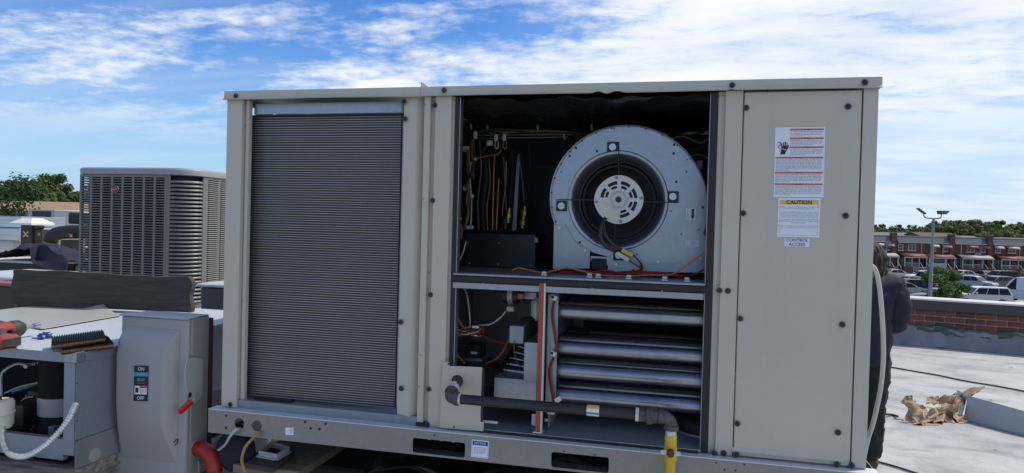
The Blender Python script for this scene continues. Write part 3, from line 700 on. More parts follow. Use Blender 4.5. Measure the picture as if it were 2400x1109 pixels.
arm((1304, 468), (1395, 469), (1316, 483), 'h'); arm((1440, 612), (1442, 520), (1450, 598), 'v')
# screws and holes along the rim
bdot = G().lathe((0, 0, 0), (0, -1, 0), [(0.0001, 0.001), (0.0032, 0.001), (0.0036, 0)], 10).mesh('rim_hole', MT['ink'])
for a in list(range(200, 20, -13)):
    r_ = (rad(a)-3)*pxm; o = link('rim_hole', bdot, bl); o.location = (bc.x+r_*math.cos(R(a)), YB-0.0075, bc.z+r_*math.sin(R(a))); o.scale = (0.8, 1, 0.8)
for (px, py) in ((1440, 302), (1350, 347), (1399, 354), (1295, 433), (1335, 366), (1580, 339), (1579, 360), (1610, 374), (1609, 403), (1585, 426), (1573, 495), (1597, 549), (1637, 539), (1647, 486), (1315, 403), (1359, 568), (1494, 596)):
    o = link('rim_hole', bdot, bl); o.location = at(px, py, YB-0.0008); s = 1.3 if (px+py) % 2 else 0.8; o.scale = (s, 1, s)
# lower left corner plate, skirt and screws
G().plate([bp_(*p) for p in ((1299, 527), (1325, 527), (1334, 541), (1342, 556), (1348, 566), (1374, 583), (1383, 584), (1382, 629), (1297, 630))], [], XZ(YB-0.006), 0.0, 0.003).ob('corner_plate', MT['galv'], bl)
G().plate([bp_(*p) for p in ((1384, 600), (1440, 604), (1500, 609), (1656, 600), (1656, 640), (1424, 636), (1424, 622), (1384, 612))], [], XZ(YB+0.006), 0.0, 0.003).ob('skirt_plate', MT['galv_bright'], bl)
G().box(*[bp_(1386, 600)[0], bp_(1422, 600)[0]], YB+0.001, YB+0.05, bp_(1400, 632)[1], bp_(1400, 606)[1], 0.003).ob('rubber_mount', MT['rubber'], bl)
for (px, py) in ((1311, 534), (1371, 587), (1542, 613), (1642, 606), (1445, 620)):
    o = link('corner_screw', washer, bl); o.location = at(px, py, YB-0.007); o.scale = (0.4, 0.5, 0.4)
# rotation label and data label on the blower
def sticker(name, px0, py0, px1, py1, Y, parent, mt='paper', lab=None):
    a, b2 = at(px0, py0, Y), at(px1, py1, Y)
    o = G().box(a.x, b2.x, Y-0.0006, Y, b2.z, a.z).ob(name, MT[mt], parent)
    if lab: o['label'] = lab
    return o, a, b2
s1, a, b2 = sticker('rotation_label', 1608, 487, 1630, 517, YB-0.001, bl)
w_ = b2.x-a.x; h_ = a.z-b2.z; ax_ = a.x+w_*0.70; az = b2.z
G().plate([(ax_-w_*0.12, az+h_*0.92), (ax_+w_*0.12, az+h_*0.92), (ax_+w_*0.12, az+h_*0.38), (ax_+w_*0.22, az+h_*0.38), (ax_, az+h_*0.06), (ax_-w_*0.22, az+h_*0.38), (ax_-w_*0.12, az+h_*0.38)], [], XZ(a.y-0.0016), 0.0, 0.0005).ob('arrow', MT['ink'], s1)
text('ROTATION', 0.0075, (a.x+w_*0.24, a.y-0.0014, (a.z+b2.z)/2), (0, 0, 1), (-1, 0, 0), MT['greyink'], s1)
s2, a, b2 = sticker('data_label', 1605, 563, 1637, 578, YB-0.001, bl)
for k in range(3): G().box(a.x+0.018, b2.x-0.004, a.y-0.0012, a.y-0.0007, a.z-0.006-k*0.005, a.z-0.0045-k*0.005).ob('print_line', MT['greyink'], s2)
# motor cable with two plugs
wire('motor_cable', [at(1419, 512, YB-0.02), at(1410, 530, YB-0.04), at(1408, 555, YB-0.05), at(1420, 577, YB-0.05), at(1442, 588, YB-0.05)], 0.007, MT['blackwire'], bl, 8)
wire('motor_cable', [at(1414, 520, YB-0.03), at(1420, 552, YB-0.045), at(1440, 575, YB-0.05), at(1456, 585, YB-0.05)], 0.0055, MT['blackwire'], bl, 8)
def plug(name, p0, p1, r, mt):
    a, b2 = at(*p0, YB-0.055), at(*p1, YB-0.055); d = (b2-a); ln = d.length; d.normalize(); u = Vector((0, -1, 0)); v_ = d.cross(u)
    G().obox(a, d, u, v_, 0, ln, -r, r, -r*0.8, r*0.8, 0.002).ob(name, MT[mt], bl)
MT['yellowplastic'] = mat('yellow_plug', (0.62, 0.48, 0.03), 0.4, var=0.05)
plug('plug', (1457, 586), (1484, 599), 0.009, 'yellowplastic'); plug('plug', (1447, 594), (1474, 611), 0.009, 'white')
wire('plug_wire', [at(1484, 598, YB-0.05), at(1496, 610, YB-0.05), at(1504, 622, YB-0.04), at(1500, 633, YB-0.02)], 0.003, MT['redwire'], bl)
wire('plug_wire', [at(1474, 610, YB-0.05), at(1488, 620, YB-0.05), at(1502, 628, YB-0.05)], 0.003, MT['brownwire'], bl)
wire('plug_wire', [at(1502, 622, YB-0.05), at(1503, 632, YB-0.05), at(1488, 638, YB-0.04), at(1484, 634, YB-0.02)], 0.005, MT['blackwire'], bl)
# wires along the shelf
def sw(name, pts, r, mt, Y=0.05): wire(name, [at(px, py, Y) for px, py in pts], r, MT[mt], rtu)
sw('shelf_wire', [(1200, 634), (1215, 629), (1240, 633), (1272, 640), (1300, 634), (1330, 628), (1365, 636), (1410, 645), (1460, 647), (1520, 645), (1575, 643), (1610, 622), (1652, 592)], 0.0028, 'orangewire')
sw('shelf_wire', [(1290, 636), (1340, 631), (1400, 640), (1450, 638), (1500, 636), (1560, 643), (1620, 645), (1654, 630)], 0.003, 'redwire', 0.07)
sw('shelf_wire', [(1310, 640), (1370, 636), (1430, 642), (1500, 641), (1570, 648)], 0.003, 'redwire', 0.06)
sw('shelf_wire', [(1300, 633), (1360, 641), (1420, 634), (1470, 643), (1540, 638), (1600, 650)], 0.0028, 'redwire', 0.065)
for (px, py) in ((1275, 640), (1382, 640), (1402, 645), (1474, 640), (1558, 651), (1610, 650)):
    p = at(px, py, 0.04); cl = G(); cl.box(p.x-0.010, p.x+0.010, p.y-0.006, p.y+0.008, zsh+0.001, zsh+0.006, 0.001)
    cl.box(p.x-0.008, p.x+0.008, p.y-0.004, p.y+0.004, zsh+0.0065, zsh+0.016, 0.002); cl.ob('wire_clip', MT['white'], rtu)
# --- things along the left and rear of the upper compartment
YC = 0.40
kb0, kb1 = at(1090, 545, YC), at(1255, 626, YC)
kb = G().box(kb0.x, kb1.x, YC, YC+0.2, zsh+0.001, kb0.z, 0.003).ob('control_box', MT['black'], rtu)
for (px, py) in ((1097, 570), (1170, 570), (1246, 572), (1100, 617), (1168, 619), (1244, 622)):
    o = link('box_screw', bolt, kb); o.location = at(px, py, YC-0.001); o.scale = (0.7, 1, 0.7)
a = at(1252, 557, YC-0.01); G().box(a.x, a.x+0.014, YC-0.004, YC-0.001, a.z-0.02, a.z, 0.001).ob('tag', MT['switch_light'], kb)
for p0, p1, r_ in (((1158, 375), (1154, 540), 0.0065), ((1169, 420), (1163, 540), 0.0065)):
    G().tube([at(*p0, 0.52), at(*p1, 0.50)], r_, 10).ob('copper_pipe', MT['copper'], rtu, True)
for (x0_, y0_, x1_, y1_, r_, mt_, Y_) in ((1136, 360, 1134, 540, 0.010, 'rubber', 0.5), (1146, 372, 1143, 540, 0.005, 'copper', 0.56), (1186, 380, 1176, 540, 0.005, 'copper', 0.60), (1198, 350, 1202, 500, 0.009, 'rubber', 0.58), (1240, 340, 1236, 545, 0.006, 'rubber', 0.62), (1124, 330, 1122, 540, 0.006, 'blackwire', 0.46)):
    wire('refrigerant_line', [at(x0_, y0_, Y_), at((x0_+x1_)/2+4, (y0_*2+y1_)/3, Y_), at((x0_+x1_)/2-3, (y0_+y1_*2)/3, Y_), at(x1_, y1_, Y_)], r_, MT[mt_], rtu, 8)
wire('refrigerant_line', [at(1158, 380, 0.52), at(1160, 366, 0.52), at(1172, 362, 0.54), at(1190, 366, 0.58), at(1196, 380, 0.6)], 0.0065, MT['copper'], rtu, 10)
G().tube([at(1184, 536, 0.5), at(1186, 508, 0.5)], 0.02, 14).ob('filter_drier', MT['black'], rtu, True)
wire('capillary_tube', [at(1180, 370, 0.5), at(1184, 430, 0.5), at(1186, 480, 0.5), at(1188, 510, 0.5)], 0.003, MT['galv'], rtu)
wire('capillary_tube', [at(1216, 362, 0.5), at(1224, 420, 0.5), at(1230, 490, 0.5)], 0.003, MT['galv'], rtu)
G().add([at(1213, 365, 0.52), at(1219, 362, 0.52), at(1210, 540, 0.52), at(1200, 540, 0.52)], [(0, 1, 2, 3)]).ob('support_strap', MT['galv_dull'], rtu, solid=0.002)
for (px, py, sc2) in ((1192, 505, 1.0), (1228, 500, 0.9), (1225, 522, 0.8)):
    p = at(px, py, 0.48)
    G().lathe(p, (0.1, 0, 1), [(0.0001, -0.03*sc2), (0.008, -0.03*sc2), (0.008, -0.012), (0.013, -0.010), (0.013, 0.008), (0.008, 0.010), (0.007, 0.03*sc2), (0.0001, 0.03*sc2)], 8).ob('brass_valve', MT['brass'], rtu)
for (y0, y1) in ((318, 318), (325, 325)): G().tube([at(1095, y0, 0.55), at(1330, y1-4, 0.55)], 0.0025, 6).ob('harness_rod', MT['galv_dull'], rtu, True)
for (px, py, w2, h2) in ((1113, 316, 8, 18), (1162, 322, 8, 15), (1181, 322, 8, 15), (1147, 335, 13, 12), (1091, 349, 14, 13), (1112, 373, 8, 8), (1091, 441, 13, 12), (1105, 460, 9, 9), (1100, 533, 18, 9)):
    a, b2 = at(px-w2/2, py-h2/2, 0.40), at(px+w2/2, py+h2/2, 0.40)
    G().box(a.x, b2.x, 0.40, 0.412, b2.z, a.z, 0.003).ob('connector', MT['white'], rtu)
for (px, py) in ((1104, 296), (1142, 300), (1260, 300), (1322, 318), (1386, 298)):
    p = at(px, py, 0.5); G().tube([p+Vector((0, 0, 0.012)), p, p+Vector((0.004, -0.004, -0.016))], [0.0025, 0.005, 0.003], 6).ob('cable_tie', MT['white'], rtu)
def uw(name, pts, r, mt, Y=0.42): wire(name, [at(px, py, Y) for px, py in pts], r, MT[mt], rtu)
uw('harness_wire', [(1104, 400), (1100, 350), (1108, 322), (1130, 310), (1180, 306), (1260, 312), (1330, 312), (1400, 318)], 0.004, 'blackwire')
uw('harness_wire', [(1110, 420), (1106, 350), (1114, 318), (1140, 307), (1200, 310), (1280, 307), (1390, 316)], 0.003, 'yellowwire')
uw('harness_wire', [(1112, 370), (1112, 330), (1122, 312), (1160, 303), (1240, 306), (1330, 308)], 0.0028, 'brownwire')
uw('harness_wire', [(1162, 330), (1160, 345), (1166, 348), (1168, 332)], 0.0025, 'whitewire', 0.41)
uw('harness_wire', [(1181, 330), (1179, 344), (1186, 348), (1187, 332)], 0.0028, 'yellowwire', 0.41)
uw('harness_wire', [(1115, 372), (1140, 366), (1165, 362), (1175, 352)], 0.0028, 'orangewire')
uw('harness_wire', [(1130, 358), (1138, 346), (1146, 340)], 0.0025, 'redwire')
uw('harness_wire', [(1098, 352), (1101, 400), (1098, 440), (1094, 470), (1098, 500), (1092, 530)], 0.004, 'yellowwire', 0.39)
uw('harness_wire', [(1094, 350), (1096, 400), (1100, 450), (1096, 500), (1086, 540)], 0.004, 'brownwire', 0.39)
uw('harness_wire', [(1104, 380), (1102, 420), (1105, 470), (1104, 530)], 0.003, 'whitewire', 0.39)
uw('harness_wire', [(1112, 375), (1108, 400), (1098, 420), (1092, 440)], 0.006, 'blackwire', 0.38)
uw('harness_wire', [(1092, 565), (1086, 590), (1076, 610), (1062, 612)], 0.003, 'whitewire', 0.2)
a = at(1072, 512, 0.10); G().tube(curve([a+Vector((-0.02, 0, -0.005)), a+Vector((-0.005, 0, 0.012)), a+Vector((0.01, 0, 0.0)), a+Vector((-0.004, 0, -0.014)), a+Vector((-0.02, 0, -0.006))]), 0.005, 8).ob('grommet', MT['white'], rtu, True)
uw('harness_wire', [(1060, 520), (1075, 522), (1082, 540), (1080, 560)], 0.004, 'brownwire', 0.12)
for pts, mtn in (([(1560, 330), (1600, 320), (1640, 335), (1660, 325)], 'whitewire'), ([(1570, 310), (1610, 318), (1650, 310)], 'blackwire'), ([(1600, 345), (1630, 352), (1655, 340)], 'brownwire'), ([(1610, 372), (1636, 362), (1660, 372)], 'whitewire')):
    uw('harness_wire', pts, 0.0028, mtn, 0.5)
a = at(1640, 385, 0.42); G().box(a.x-0.012, a.x+0.012, 0.42, 0.44, a.z-0.02, a.z+0.015, 0.004).ob('connector', MT['white'], rtu)
# --- lower compartment: burners on the left, heat exchanger tubes on the right
ZL1 = zsh-0.053
xdv = fx(1281, 850)
G().box(IX0-0.01, IX1+0.01, 0.012, 0.75, CB+0.008, CB+0.012).ob('heat_section_floor', MT['galv_dull'], rtu)
G().box(fx(1060), fx(1656), 0.0, 0.012, CB+0.004, CB+0.0115).ob('floor_lip', MT['galv_bright'], rtu)
G().box(fx(1134), fx(1650), -0.006, -0.001, CB+0.0, CB+0.0075, 0.001).ob('bottom_gasket', MT['rubber'], rtu)
MT['grey_wall'] = mat('grey_compartment_wall', (0.26, 0.265, 0.27), 0.5, 0.3, var=0.1)
G().box(IX0-0.01, xdv+0.03, 0.62, 0.63, CB+0.012, ZL1+0.04).ob('vestibule_wall', MT['grey_wall'], rtu)
G().box(IX0-0.004, IX0, 0.052, 0.62, CB+0.012, ZL1+0.04).ob('vestibule_wall', MT['grey_wall'], rtu)
G().box(xdv+0.031, IX1+0.01, 0.74, 0.75, CB+0.012, ZL1+0.04).ob('heat_section_wall', MT['dark'], rtu)
G().box(IX1, IX1+0.008, 0.05, 0.74, CB+0.012, ZL1+0.04).ob('heat_section_wall', MT['dark'], rtu)
pl0 = [(1300, 729, 0.026), (1300, 813, 0.0245), (1300, 867, 0.027), (1300, 924, 0.026)]
for j, (Y, dz, sc2) in enumerate(((0.115, 0.0, 1), (0.215, 0.006, 1), (0.315, 0.0, 1), (0.415, 0.004, 1))):
    for (px, py, r_) in pl0:
        z = at(px, py, 0.115).z+dz
        G().tube([(xdv+0.012, Y, z), (IX1-0.002, Y, z)], r_*sc2, 28).ob('heat_exchanger_tube', MT['tube'], rtu, True)
z3 = at(1300, 867, 0.115).z
text('HFD 52 06 AL-50 25 60/0 00209 072400', 0.008, (fx(1490, 870, 0.1), 0.115-0.0275, z3+0.006), (1, 0, 0), (0, 0.05, 1), MT['greyink'], rtu, 'tube_marking')
# partition flange with wires, silicone edged divider
G().box(fx(1281), fx(1306, 800, 0.05), 0.05, 0.053, fz(1290, 968, 0.05), fz(1290, 690, 0.05), 0.001).ob('tube_sheet', MT['galv'], rtu)
G().box(xdv+0.002, xdv+0.006, 0.0535, 0.62, CB+0.02, ZL1).ob('tube_sheet', MT['galv_dull'], rtu)
zt_, zb_ = fz(1272, 664, -0.004), fz(1272, 1012, -0.004)
G().box(fx(1266), fx(1277), -0.008, 0.008, zb_, zt_, 0.002).ob('silicone_edge', MT['red_seal'], rtu)
G().box(fx(1277)+0.0005, fx(1281), -0.006, 0.012, zb_-0.002, zt_, 0.001).ob('divider_edge', MT['white'], rtu)
G().box(fx(1260), fx(1282), -0.007, 0.02, zb_-0.007, zb_-0.0025, 0.001).ob('divider_foot', MT['white'], rtu)
for off in (0, 3):
    sw('igniter_wire', [(1306+off, 662), (1304+off, 690), (1295+off, 715), (1293+off, 745), (1299+off, 785), (1302+off, 815), (1295+off, 840), (1286+off, 865), (1288+off, 895), (1293+off, 925), (1296+off, 950)], 0.0028, 'redwire', 0.035)
for (px, py, an) in ((1298, 698, 20), (1296, 829, 25), (1308, 937, -35)):
    p = at(px, py, 0.03); g = G(); c_, s_ = math.cos(R(an)), math.sin(R(an)); u = Vector((c_, 0, -s_)); v_ = Vector((s_, 0, c_))
    g.obox(p, u, Vector((0, 1, 0)), v_, -0.011, 0.011, -0.001, 0.001, -0.008, 0.008).ob('wire_tag', MT['white'], rtu)
    if py < 900: G().obox(p+Vector((-0.004, -0.003, 0.002)), u, Vector((0, 1, 0)), v_, -0.005, 0.005, -0.003, 0.003, -0.005, 0.005, 0.002).ob('wire_clamp', MT['rubber'], rtu)
# collector, inducer and flue
def pbx(name, px0, py0, px1, py1, y0, y1, mt, b=0.004, parent=rtu):
    a, b2 = at(px0, py0, y0), at(px1, py1, y0); return G().box(a.x, b2.x, y0, y1, b2.z, a.z, b).ob(name, MT[mt] if isinstance(mt, str) else mt, parent, True)
pbx('collector_box', 1243, 696, 1268, 754, 0.10, 0.26, 'switch_light', 0.018)
pbx('inducer_housing', 1215, 672, 1268, 715, 0.22, 0.40, 'galv', 0.02)
a = at(1180, 690, 0.2); G().tube([a, a+Vector((0.06, 0, 0))], [0.034, 0.034], 20).ob('inducer_motor', MT['black'], rtu, True)
G().tube([a+Vector((0.022, 0, 0)), a+Vector((0.04, 0, 0))], 0.0355, 20).ob('inducer_band', MT['switch_light'], rtu, True)
pbx('inducer_terminal', 1186, 718, 1204, 732, 0.19, 0.2, 'white')
sw('inducer_wire', [(1196, 716), (1194, 704), (1205, 696), (1220, 700), (1228, 694), (1214, 690)], 0.003, 'orangewire', 0.17)
pbx('inducer_plug', 1212, 687, 1228, 700, 0.165, 0.175, MT['orangewire'], 0.003)
pf = pbx('flue_duct', 1193, 762, 1228, 808, 0.10, 0.36, 'galv', 0.004)
a, b2 = at(1196, 766, 0.098), at(1225, 805, 0.098); g = G()
for k in range(-8, 12):
    for sgn in (1, -1):
        x0 = a.x+k*(b2.x-a.x)/6; x1_ = x0+sgn*(a.z-b2.z)*0.9
        pts = []
        for tt in (0, 1):
            x = x0+(x1_-x0)*tt; pts.append((x, b2.z+(a.z-b2.z)*tt))
        (ux_, uz_), (vx_, vz_) = pts
        def clip(px_, pz_, qx_, qz_, lim):
            f = (lim-px_)/(qx_-px_); return lim, pz_+(qz_-pz_)*f
        segs = [(ux_, uz_), (vx_, vz_)]
        for lim, inside in ((a.x, lambda x: x >= a.x), (b2.x, lambda x: x <= b2.x)):
            if len(segs) == 2:
                i0, i1 = inside(segs[0][0]), inside(segs[1][0])
                if not i0 and not i1: segs = []
                elif i0 != i1:
                    c_ = clip(*segs[0], *segs[1], lim); segs = [segs[0], c_] if i0 else [c_, segs[1]]
        if len(segs) == 2 and abs(segs[0][1]-segs[1][1]) > 1e-4: g.tube([(segs[0][0], 0.098, segs[0][1]), (segs[1][0], 0.098, segs[1][1])], 0.0009, 4)
stuff(g.ob('flue_mesh', MT['galv_bright'], pf))
pbx('burner_shield', 1229, 802, 1266, 897, 0.045, 0.048, 'galv', 0.001)
bb = pbx('burner_box', 1158, 884, 1262, 943, 0.07, 0.20, 'galv', 0.002)
pbx('burner_ledge', 1157, 954, 1264, 962, 0.055, 0.20, 'galv_bright', 0.001)
for k in range(5):
    p = at(1188+k*7, 868-k*14, 0.17+0.05*k); q = at(1232+k*4, 874-k*13, 0.17+0.05*k)
    G().tube([p, q], 0.0085, 12).ob('burner_tube', MT['tube'], rtu, True)
    G().lathe(p, (-1, 0, 0), [(0.0001, 0.012), (0.006, 0.012), (0.007, 0.004), (0.010, 0.0)], 8).ob('burner_orifice', MT['brass'], rtu)
G().tube([at(1170, 878, 0.14), at(1208, 815, 0.42)], 0.013, 10).ob('gas_manifold', MT['black'], rtu, True)
G().tube([at(1130, 830, 0.40), at(1180, 870, 0.30)], 0.012, 8).ob('strut', MT['black'], rtu, True)
vb = pbx('gas_valve', 1093, 806, 1126, 842, 0.25, 0.33, 'black', 0.006)
pbx('valve_base', 1087, 838, 1130, 852, 0.24, 0.34, 'galv', 0.006); pbx('valve_label', 1103, 824, 1118, 831, 0.246, 0.2485, 'white', 0.0005)
# wire bundle
random.seed(3)
for k in range(9):
    pts = [(1070+random.uniform(-4, 4), 770+random.uniform(-6, 6))]
    for q in range(5): pts.append((1102+34*math.cos(q*2.1+k), 776+12*math.sin(q*1.7+k*1.3)))
    sw('bundle_wire', pts, 0.0025, ['redwire', 'whitewire', 'brownwire', 'blackwire', 'redwire', 'whitewire', 'redwire', 'yellowwire', 'whitewire'][k], 0.12+0.004*k)
pbx('bundle_tag', 1106, 764, 1122, 770, 0.11, 0.112, 'white', 0.0005)
sw('vestibule_wire', [(1082, 668), (1094, 690), (1100, 730), (1102, 765)], 0.003, 'whitewire', 0.15)
sw('vestibule_wire', [(1062, 670), (1064, 705), (1070, 740), (1082, 760)], 0.0035, 'yellowwire', 0.12)
sw('vestibule_wire', [(1064, 690), (1066, 720), (1076, 752), (1086, 768)], 0.003, 'orangewire', 0.12)
sw('vestibule_wire', [(1122, 762), (1150, 760), (1172, 745), (1185, 730)], 0.003, 'whitewire', 0.16)
sw('vestibule_wire', [(1122, 758), (1150, 754), (1172, 740), (1180, 728)], 0.004, 'blackwire', 0.17)
sw('vestibule_wire', [(1126, 785), (1150, 797), (1185, 805), (1200, 795)], 0.003, 'redwire', 0.16)
sw('vestibule_tube', [(1058, 805), (1066, 825), (1080, 842), (1090, 852)], 0.004, 'red_seal', 0.13)
sw('vestibule_tube', [(1140, 852), (1165, 840), (1182, 818), (1192, 795)], 0.004, 'red_seal', 0.16)
sw('vestibule_wire', [(1204, 800), (1206, 825), (1212, 850), (1225, 862)], 0.002, 'brownwire', 0.09)
pbx('floor_label', 1132, 985, 1166, 994, 0.012, 0.0125, 'white', 0.0002)
pbx('foot_bracket', 1246, 970, 1264, 1000, 0.03, 0.033, 'galv', 0.001)
pbx('bracket_hook', 1282, 966, 1300, 973, 0.045, 0.05, 'galv_bright', 0.001); pbx('bracket_hook', 1276, 981, 1284, 989, 0.035, 0.038, 'galv_bright', 0.001)
for (px, py) in ((1219, 1000), (1246, 1000), (1254, 1001)):
    o = link('floor_hole', dot, rtu); o.location = at(px, py, 0.025); o.scale = (0.7, 1, 0.7)
# round opening in the floor at the right
pc = at(1652, 985, 0.16)
G().lathe((pc.x+0.05, 0.30, CB+0.012), (0, 0, 1), [(0.19, 0.0), (0.185, 0.006), (0.18, 0.0065)], 40).ob('floor_collar', MT['galv_bright'], rtu, True)
G().lathe((pc.x+0.05, 0.30, CB+0.013), (0, 0, 1), [(0.165, 0.0), (0.165, 0.035), (0.155, 0.045), (0.001, 0.047)], 40).ob('collar_cap', MT['black'], rtu, True)
# --- gas inlet panel
gp = [(1038, 849), (1053, 849), (1053, 858), (1130, 861), (1127, 943), (1126, 989), (1134, 989), (1133, 1011), (1030, 1003)]
gpn = G().plate([(at(px, py, -0.012).x, at(px, py, -0.012).z) for px, py in gp], [], XZ(-0.012), 0.0, 0.0018).ob('gas_inlet_panel', BE, rtu)
G().box(at(1128, 900, -0.01).x, at(1134, 900, -0.01).x, -0.008, 0.0, fz(1130, 985), fz(1130, 862), 0.001).ob('panel_seal', MT['rubber'], gpn)
a = at(1072, 893, -0.0125)
G().lathe(a, (0, -1, 0), [(0.0001, 0.001), (0.019, 0.002), (0.021, 0.0)], 24).ob('pipe_grommet', MT['rubber'], gpn)
for (px, py) in ((1051, 853), (1064, 1001)):
    o = link('panel_slot', dot, gpn); o.location = at(px, py, -0.0128); o.scale = (0.5, 1, 0.9)
# --- screws of the cabinet
scr = G(); scr.lathe((0, 0, 0), (0, -1, 0), [(0.0098, 0.0), (0.0095, 0.002), (0.0070, 0.0028)], 18)
scr.mi = 1; scr.lathe((0, 0, 0), (0, -1, 0), [(0.0070, 0.0028), (0.0066, 0.0042), (0.0048, 0.0045), (0.0046, 0.0085), (0.0001, 0.0088)], 12)
sm_ = scr.mesh('panel_screw', [mat('screw_washer', (0.12, 0.12, 0.12), 0.4, 0.6, var=0.1), MT['black']], True)
for (px, py, Y) in ((553, 225, -.0125), (1041, 212, -.0125), (1716, 200, -.0125), (2027, 193, -.0125), (947, 239, .005), (949, 279, .005), (939, 755, .005),
                    (1019, 247, 0), (1014, 470, 0), (1009, 691, 0), (1005, 912, 0), (1002, 995, 0), (540, 948, 0), (1749, 253, -.002), (1988, 250, -.002), (1742, 500, -.002), (1982, 506, -.002),
                    (1735, 747, -.002), (1974, 761, -.002), (1728, 993, -.002), (1964, 1014, -.002), (1726, 1065, -.007), (1962, 1088, -.007), (1996, 1090, 0), (1686, 681, 0), (1706, 682, 0), (1675, 1062, 0), (1696, 1062, 0)):
    o = link('panel_screw', sm_, rtu); o.location = at(px, py, Y-0.001)
rv = G().lathe((0, 0, 0), (0, -1, 0), [(0.0001, 0.0015), (0.002, 0.0015), (0.003, 0)], 10).mesh('rivet', MT['galv_dull'])
for (px, py, Y) in ((575, 294, .012), (571, 487, .012), (568, 705, .012), (563, 914, .012), (992, 466, -.001), (996, 245, -.001), (985, 833, -.001), (982, 906, -.001), (1668, 260, .01), (1667, 500, .01), (1664, 735, .01), (1660, 880, .01), (1132, 664, .001), (1388, 676, .001), (1552, 682, .001)):
    o = link('rivet', rv, rtu); o.location = at(px, py, Y-0.001)
# --- labels on the access panel and the rail
def face_label(name, c4, Y, mt, parent):
    """paper label from its four pixel corners (tl, tr, br, bl) -> object and a local frame"""
    P = [at(px, py, Y) for px, py in c4]; o = P[3]; ux = (P[2]-P[3]); uy = (P[0]-P[3]); W_, H_ = ux.length, uy.length
    ux.normalize(); uz = Vector((0, -1, 0)); uy2 = uy.normalized()
    ob2 = G().obox(o, ux, uz, uy2, 0, W_, 0, 0.0006, 0, H_).ob(name, MT[mt], parent)
    def pt(u, v, d=0.0011): return o + ux*(u*W_) + uy2*(v*H_) + uz*d
    return ob2, pt, ux, uy2, W_, H_
def bar(name, pt, u0, u1, v0, v1, mt, parent, d=0.0009):
    return G().add([pt(u0, v0, d), pt(u1, v0, d), pt(u1, v1, d), pt(u0, v1, d)], [(0, 1, 2, 3)]).ob(name, MT[mt], parent)
def print_lines(pt, u0, u1, v1, v0, n, parent, seed=1, centre=False):
    """blocks of small print too fine to read: rows of word-length dashes, one mesh"""
    rn = random.Random(seed); g = G()
    for k in range(n):
        v = v1-(v1-v0)*(k+0.5)/n; h = (v1-v0)/n*0.26; u = u0; end = u1 if k < n-1 else u0+(u1-u0)*rn.uniform(0.3, 0.8)
        while u < end-0.01:
            w2 = min(rn.uniform(0.03, 0.10), end-u); g.add([pt(u, v-h, 0.0009), pt(u+w2, v-h, 0.0009), pt(u+w2, v+h, 0.0009), pt(u, v+h, 0.0009)], [(0, 1, 2, 3)]); u += w2+0.014
    return stuff(g.ob('small_print', MT['greyink'], parent))
YP = -0.0015
wl, pt, ux, uy, W_, H_ = face_label('warning_label', ((1817, 299), (1934, 300), (1930, 463), (1813, 462)), YP, 'paper', ap)
wl['label'] = 'tall white warning label with orange heading bars and shock symbol'
for (u0, v) in ((0.30, 0.965), (0.30, 0.84), (0.30, 0.712), (0.02, 0.565), (0.02, 0.35), (0.02, 0.185)):
    bar('heading_bar', pt, u0, 0.975, v-0.013, v+0.013, 'orange_print', wl)
    text('\u25b2 WARNING' if False else 'WARNING', 0.0042, pt((u0+0.975)/2, v, 0.0016), ux, uy, MT['ink'], wl)
for (u0, v1, v0, n, sd) in ((0.31, 0.945, 0.865, 4, 1), (0.31, 0.82, 0.735, 4, 2), (0.31, 0.69, 0.595, 5, 3), (0.03, 0.545, 0.375, 9, 4), (0.03, 0.33, 0.21, 6, 5), (0.03, 0.165, 0.03, 7, 6)):
    print_lines(pt, u0, 0.95, v1, v0, n, wl, sd)
hand = [(0.13, 0.615), (0.20, 0.615), (0.215, 0.655), (0.235, 0.675), (0.25, 0.70), (0.262, 0.735), (0.253, 0.745), (0.243, 0.735), (0.235, 0.725), (0.238, 0.775), (0.225, 0.775), (0.222, 0.73), (0.214, 0.73), (0.213, 0.79), (0.198, 0.79), (0.196, 0.732), (0.188, 0.732), (0.184, 0.785), (0.170, 0.785), (0.170, 0.728), (0.161, 0.728), (0.155, 0.765), (0.142, 0.765), (0.143, 0.70), (0.135, 0.67)]
G().plate(hand, [], lambda u, v, d: pt(0.115+(u-0.13)*1.3, 0.70+(v-0.70)*1.05, 0.0009+d), 0.0, 0.0004).ob('shock_symbol', MT['ink'], wl)
G().tube(curve([pt(0.06, 0.775), pt(0.105, 0.785), (pt(0.12, 0.755)), pt(0.085, 0.735), pt(0.075, 0.71), pt(0.115, 0.695)]), 0.0011, 6).ob('shock_symbol', MT['ink'], wl)
G().tube([pt(0.09, 0.70, 0.002), pt(0.15, 0.685, 0.002), pt(0.17, 0.70, 0.002), pt(0.19, 0.675, 0.002), pt(0.21, 0.685, 0.002), pt(0.25, 0.665, 0.002)], 0.0008, 5).ob('shock_symbol', MT['paper'], wl)
cl_, pt, ux, uy, W_, H_ = face_label('caution_label', ((1824, 464), (1922, 466), (1920, 557), (1821, 555)), YP, 'paper', ap)
cl_['label'] = 'white caution label with yellow heading'
for (u0, u1, v0, v1) in ((0.045, 0.955, 0.045, 0.052), (0.045, 0.955, 0.94, 0.947), (0.045, 0.052, 0.045, 0.947), (0.948, 0.955, 0.045, 0.947)): bar('label_border', pt, u0, u1, v0, v1, 'greyink', cl_)
bar('heading_band', pt, 0.053, 0.947, 0.835, 0.939, 'yellow_print', cl_)
text('CAUTION', 0.0165, pt(0.5, 0.886, 0.0016), ux, uy, MT['ink'], cl_, weight=0.0004)
text('MODELS 3 PHASE COMPRESSOR MOTORS MUST\nROTATE IN THE PROPER DIRECTION.', 0.0055, pt(0.5, 0.745, 0.0013), ux, uy, MT['greyink'], cl_)
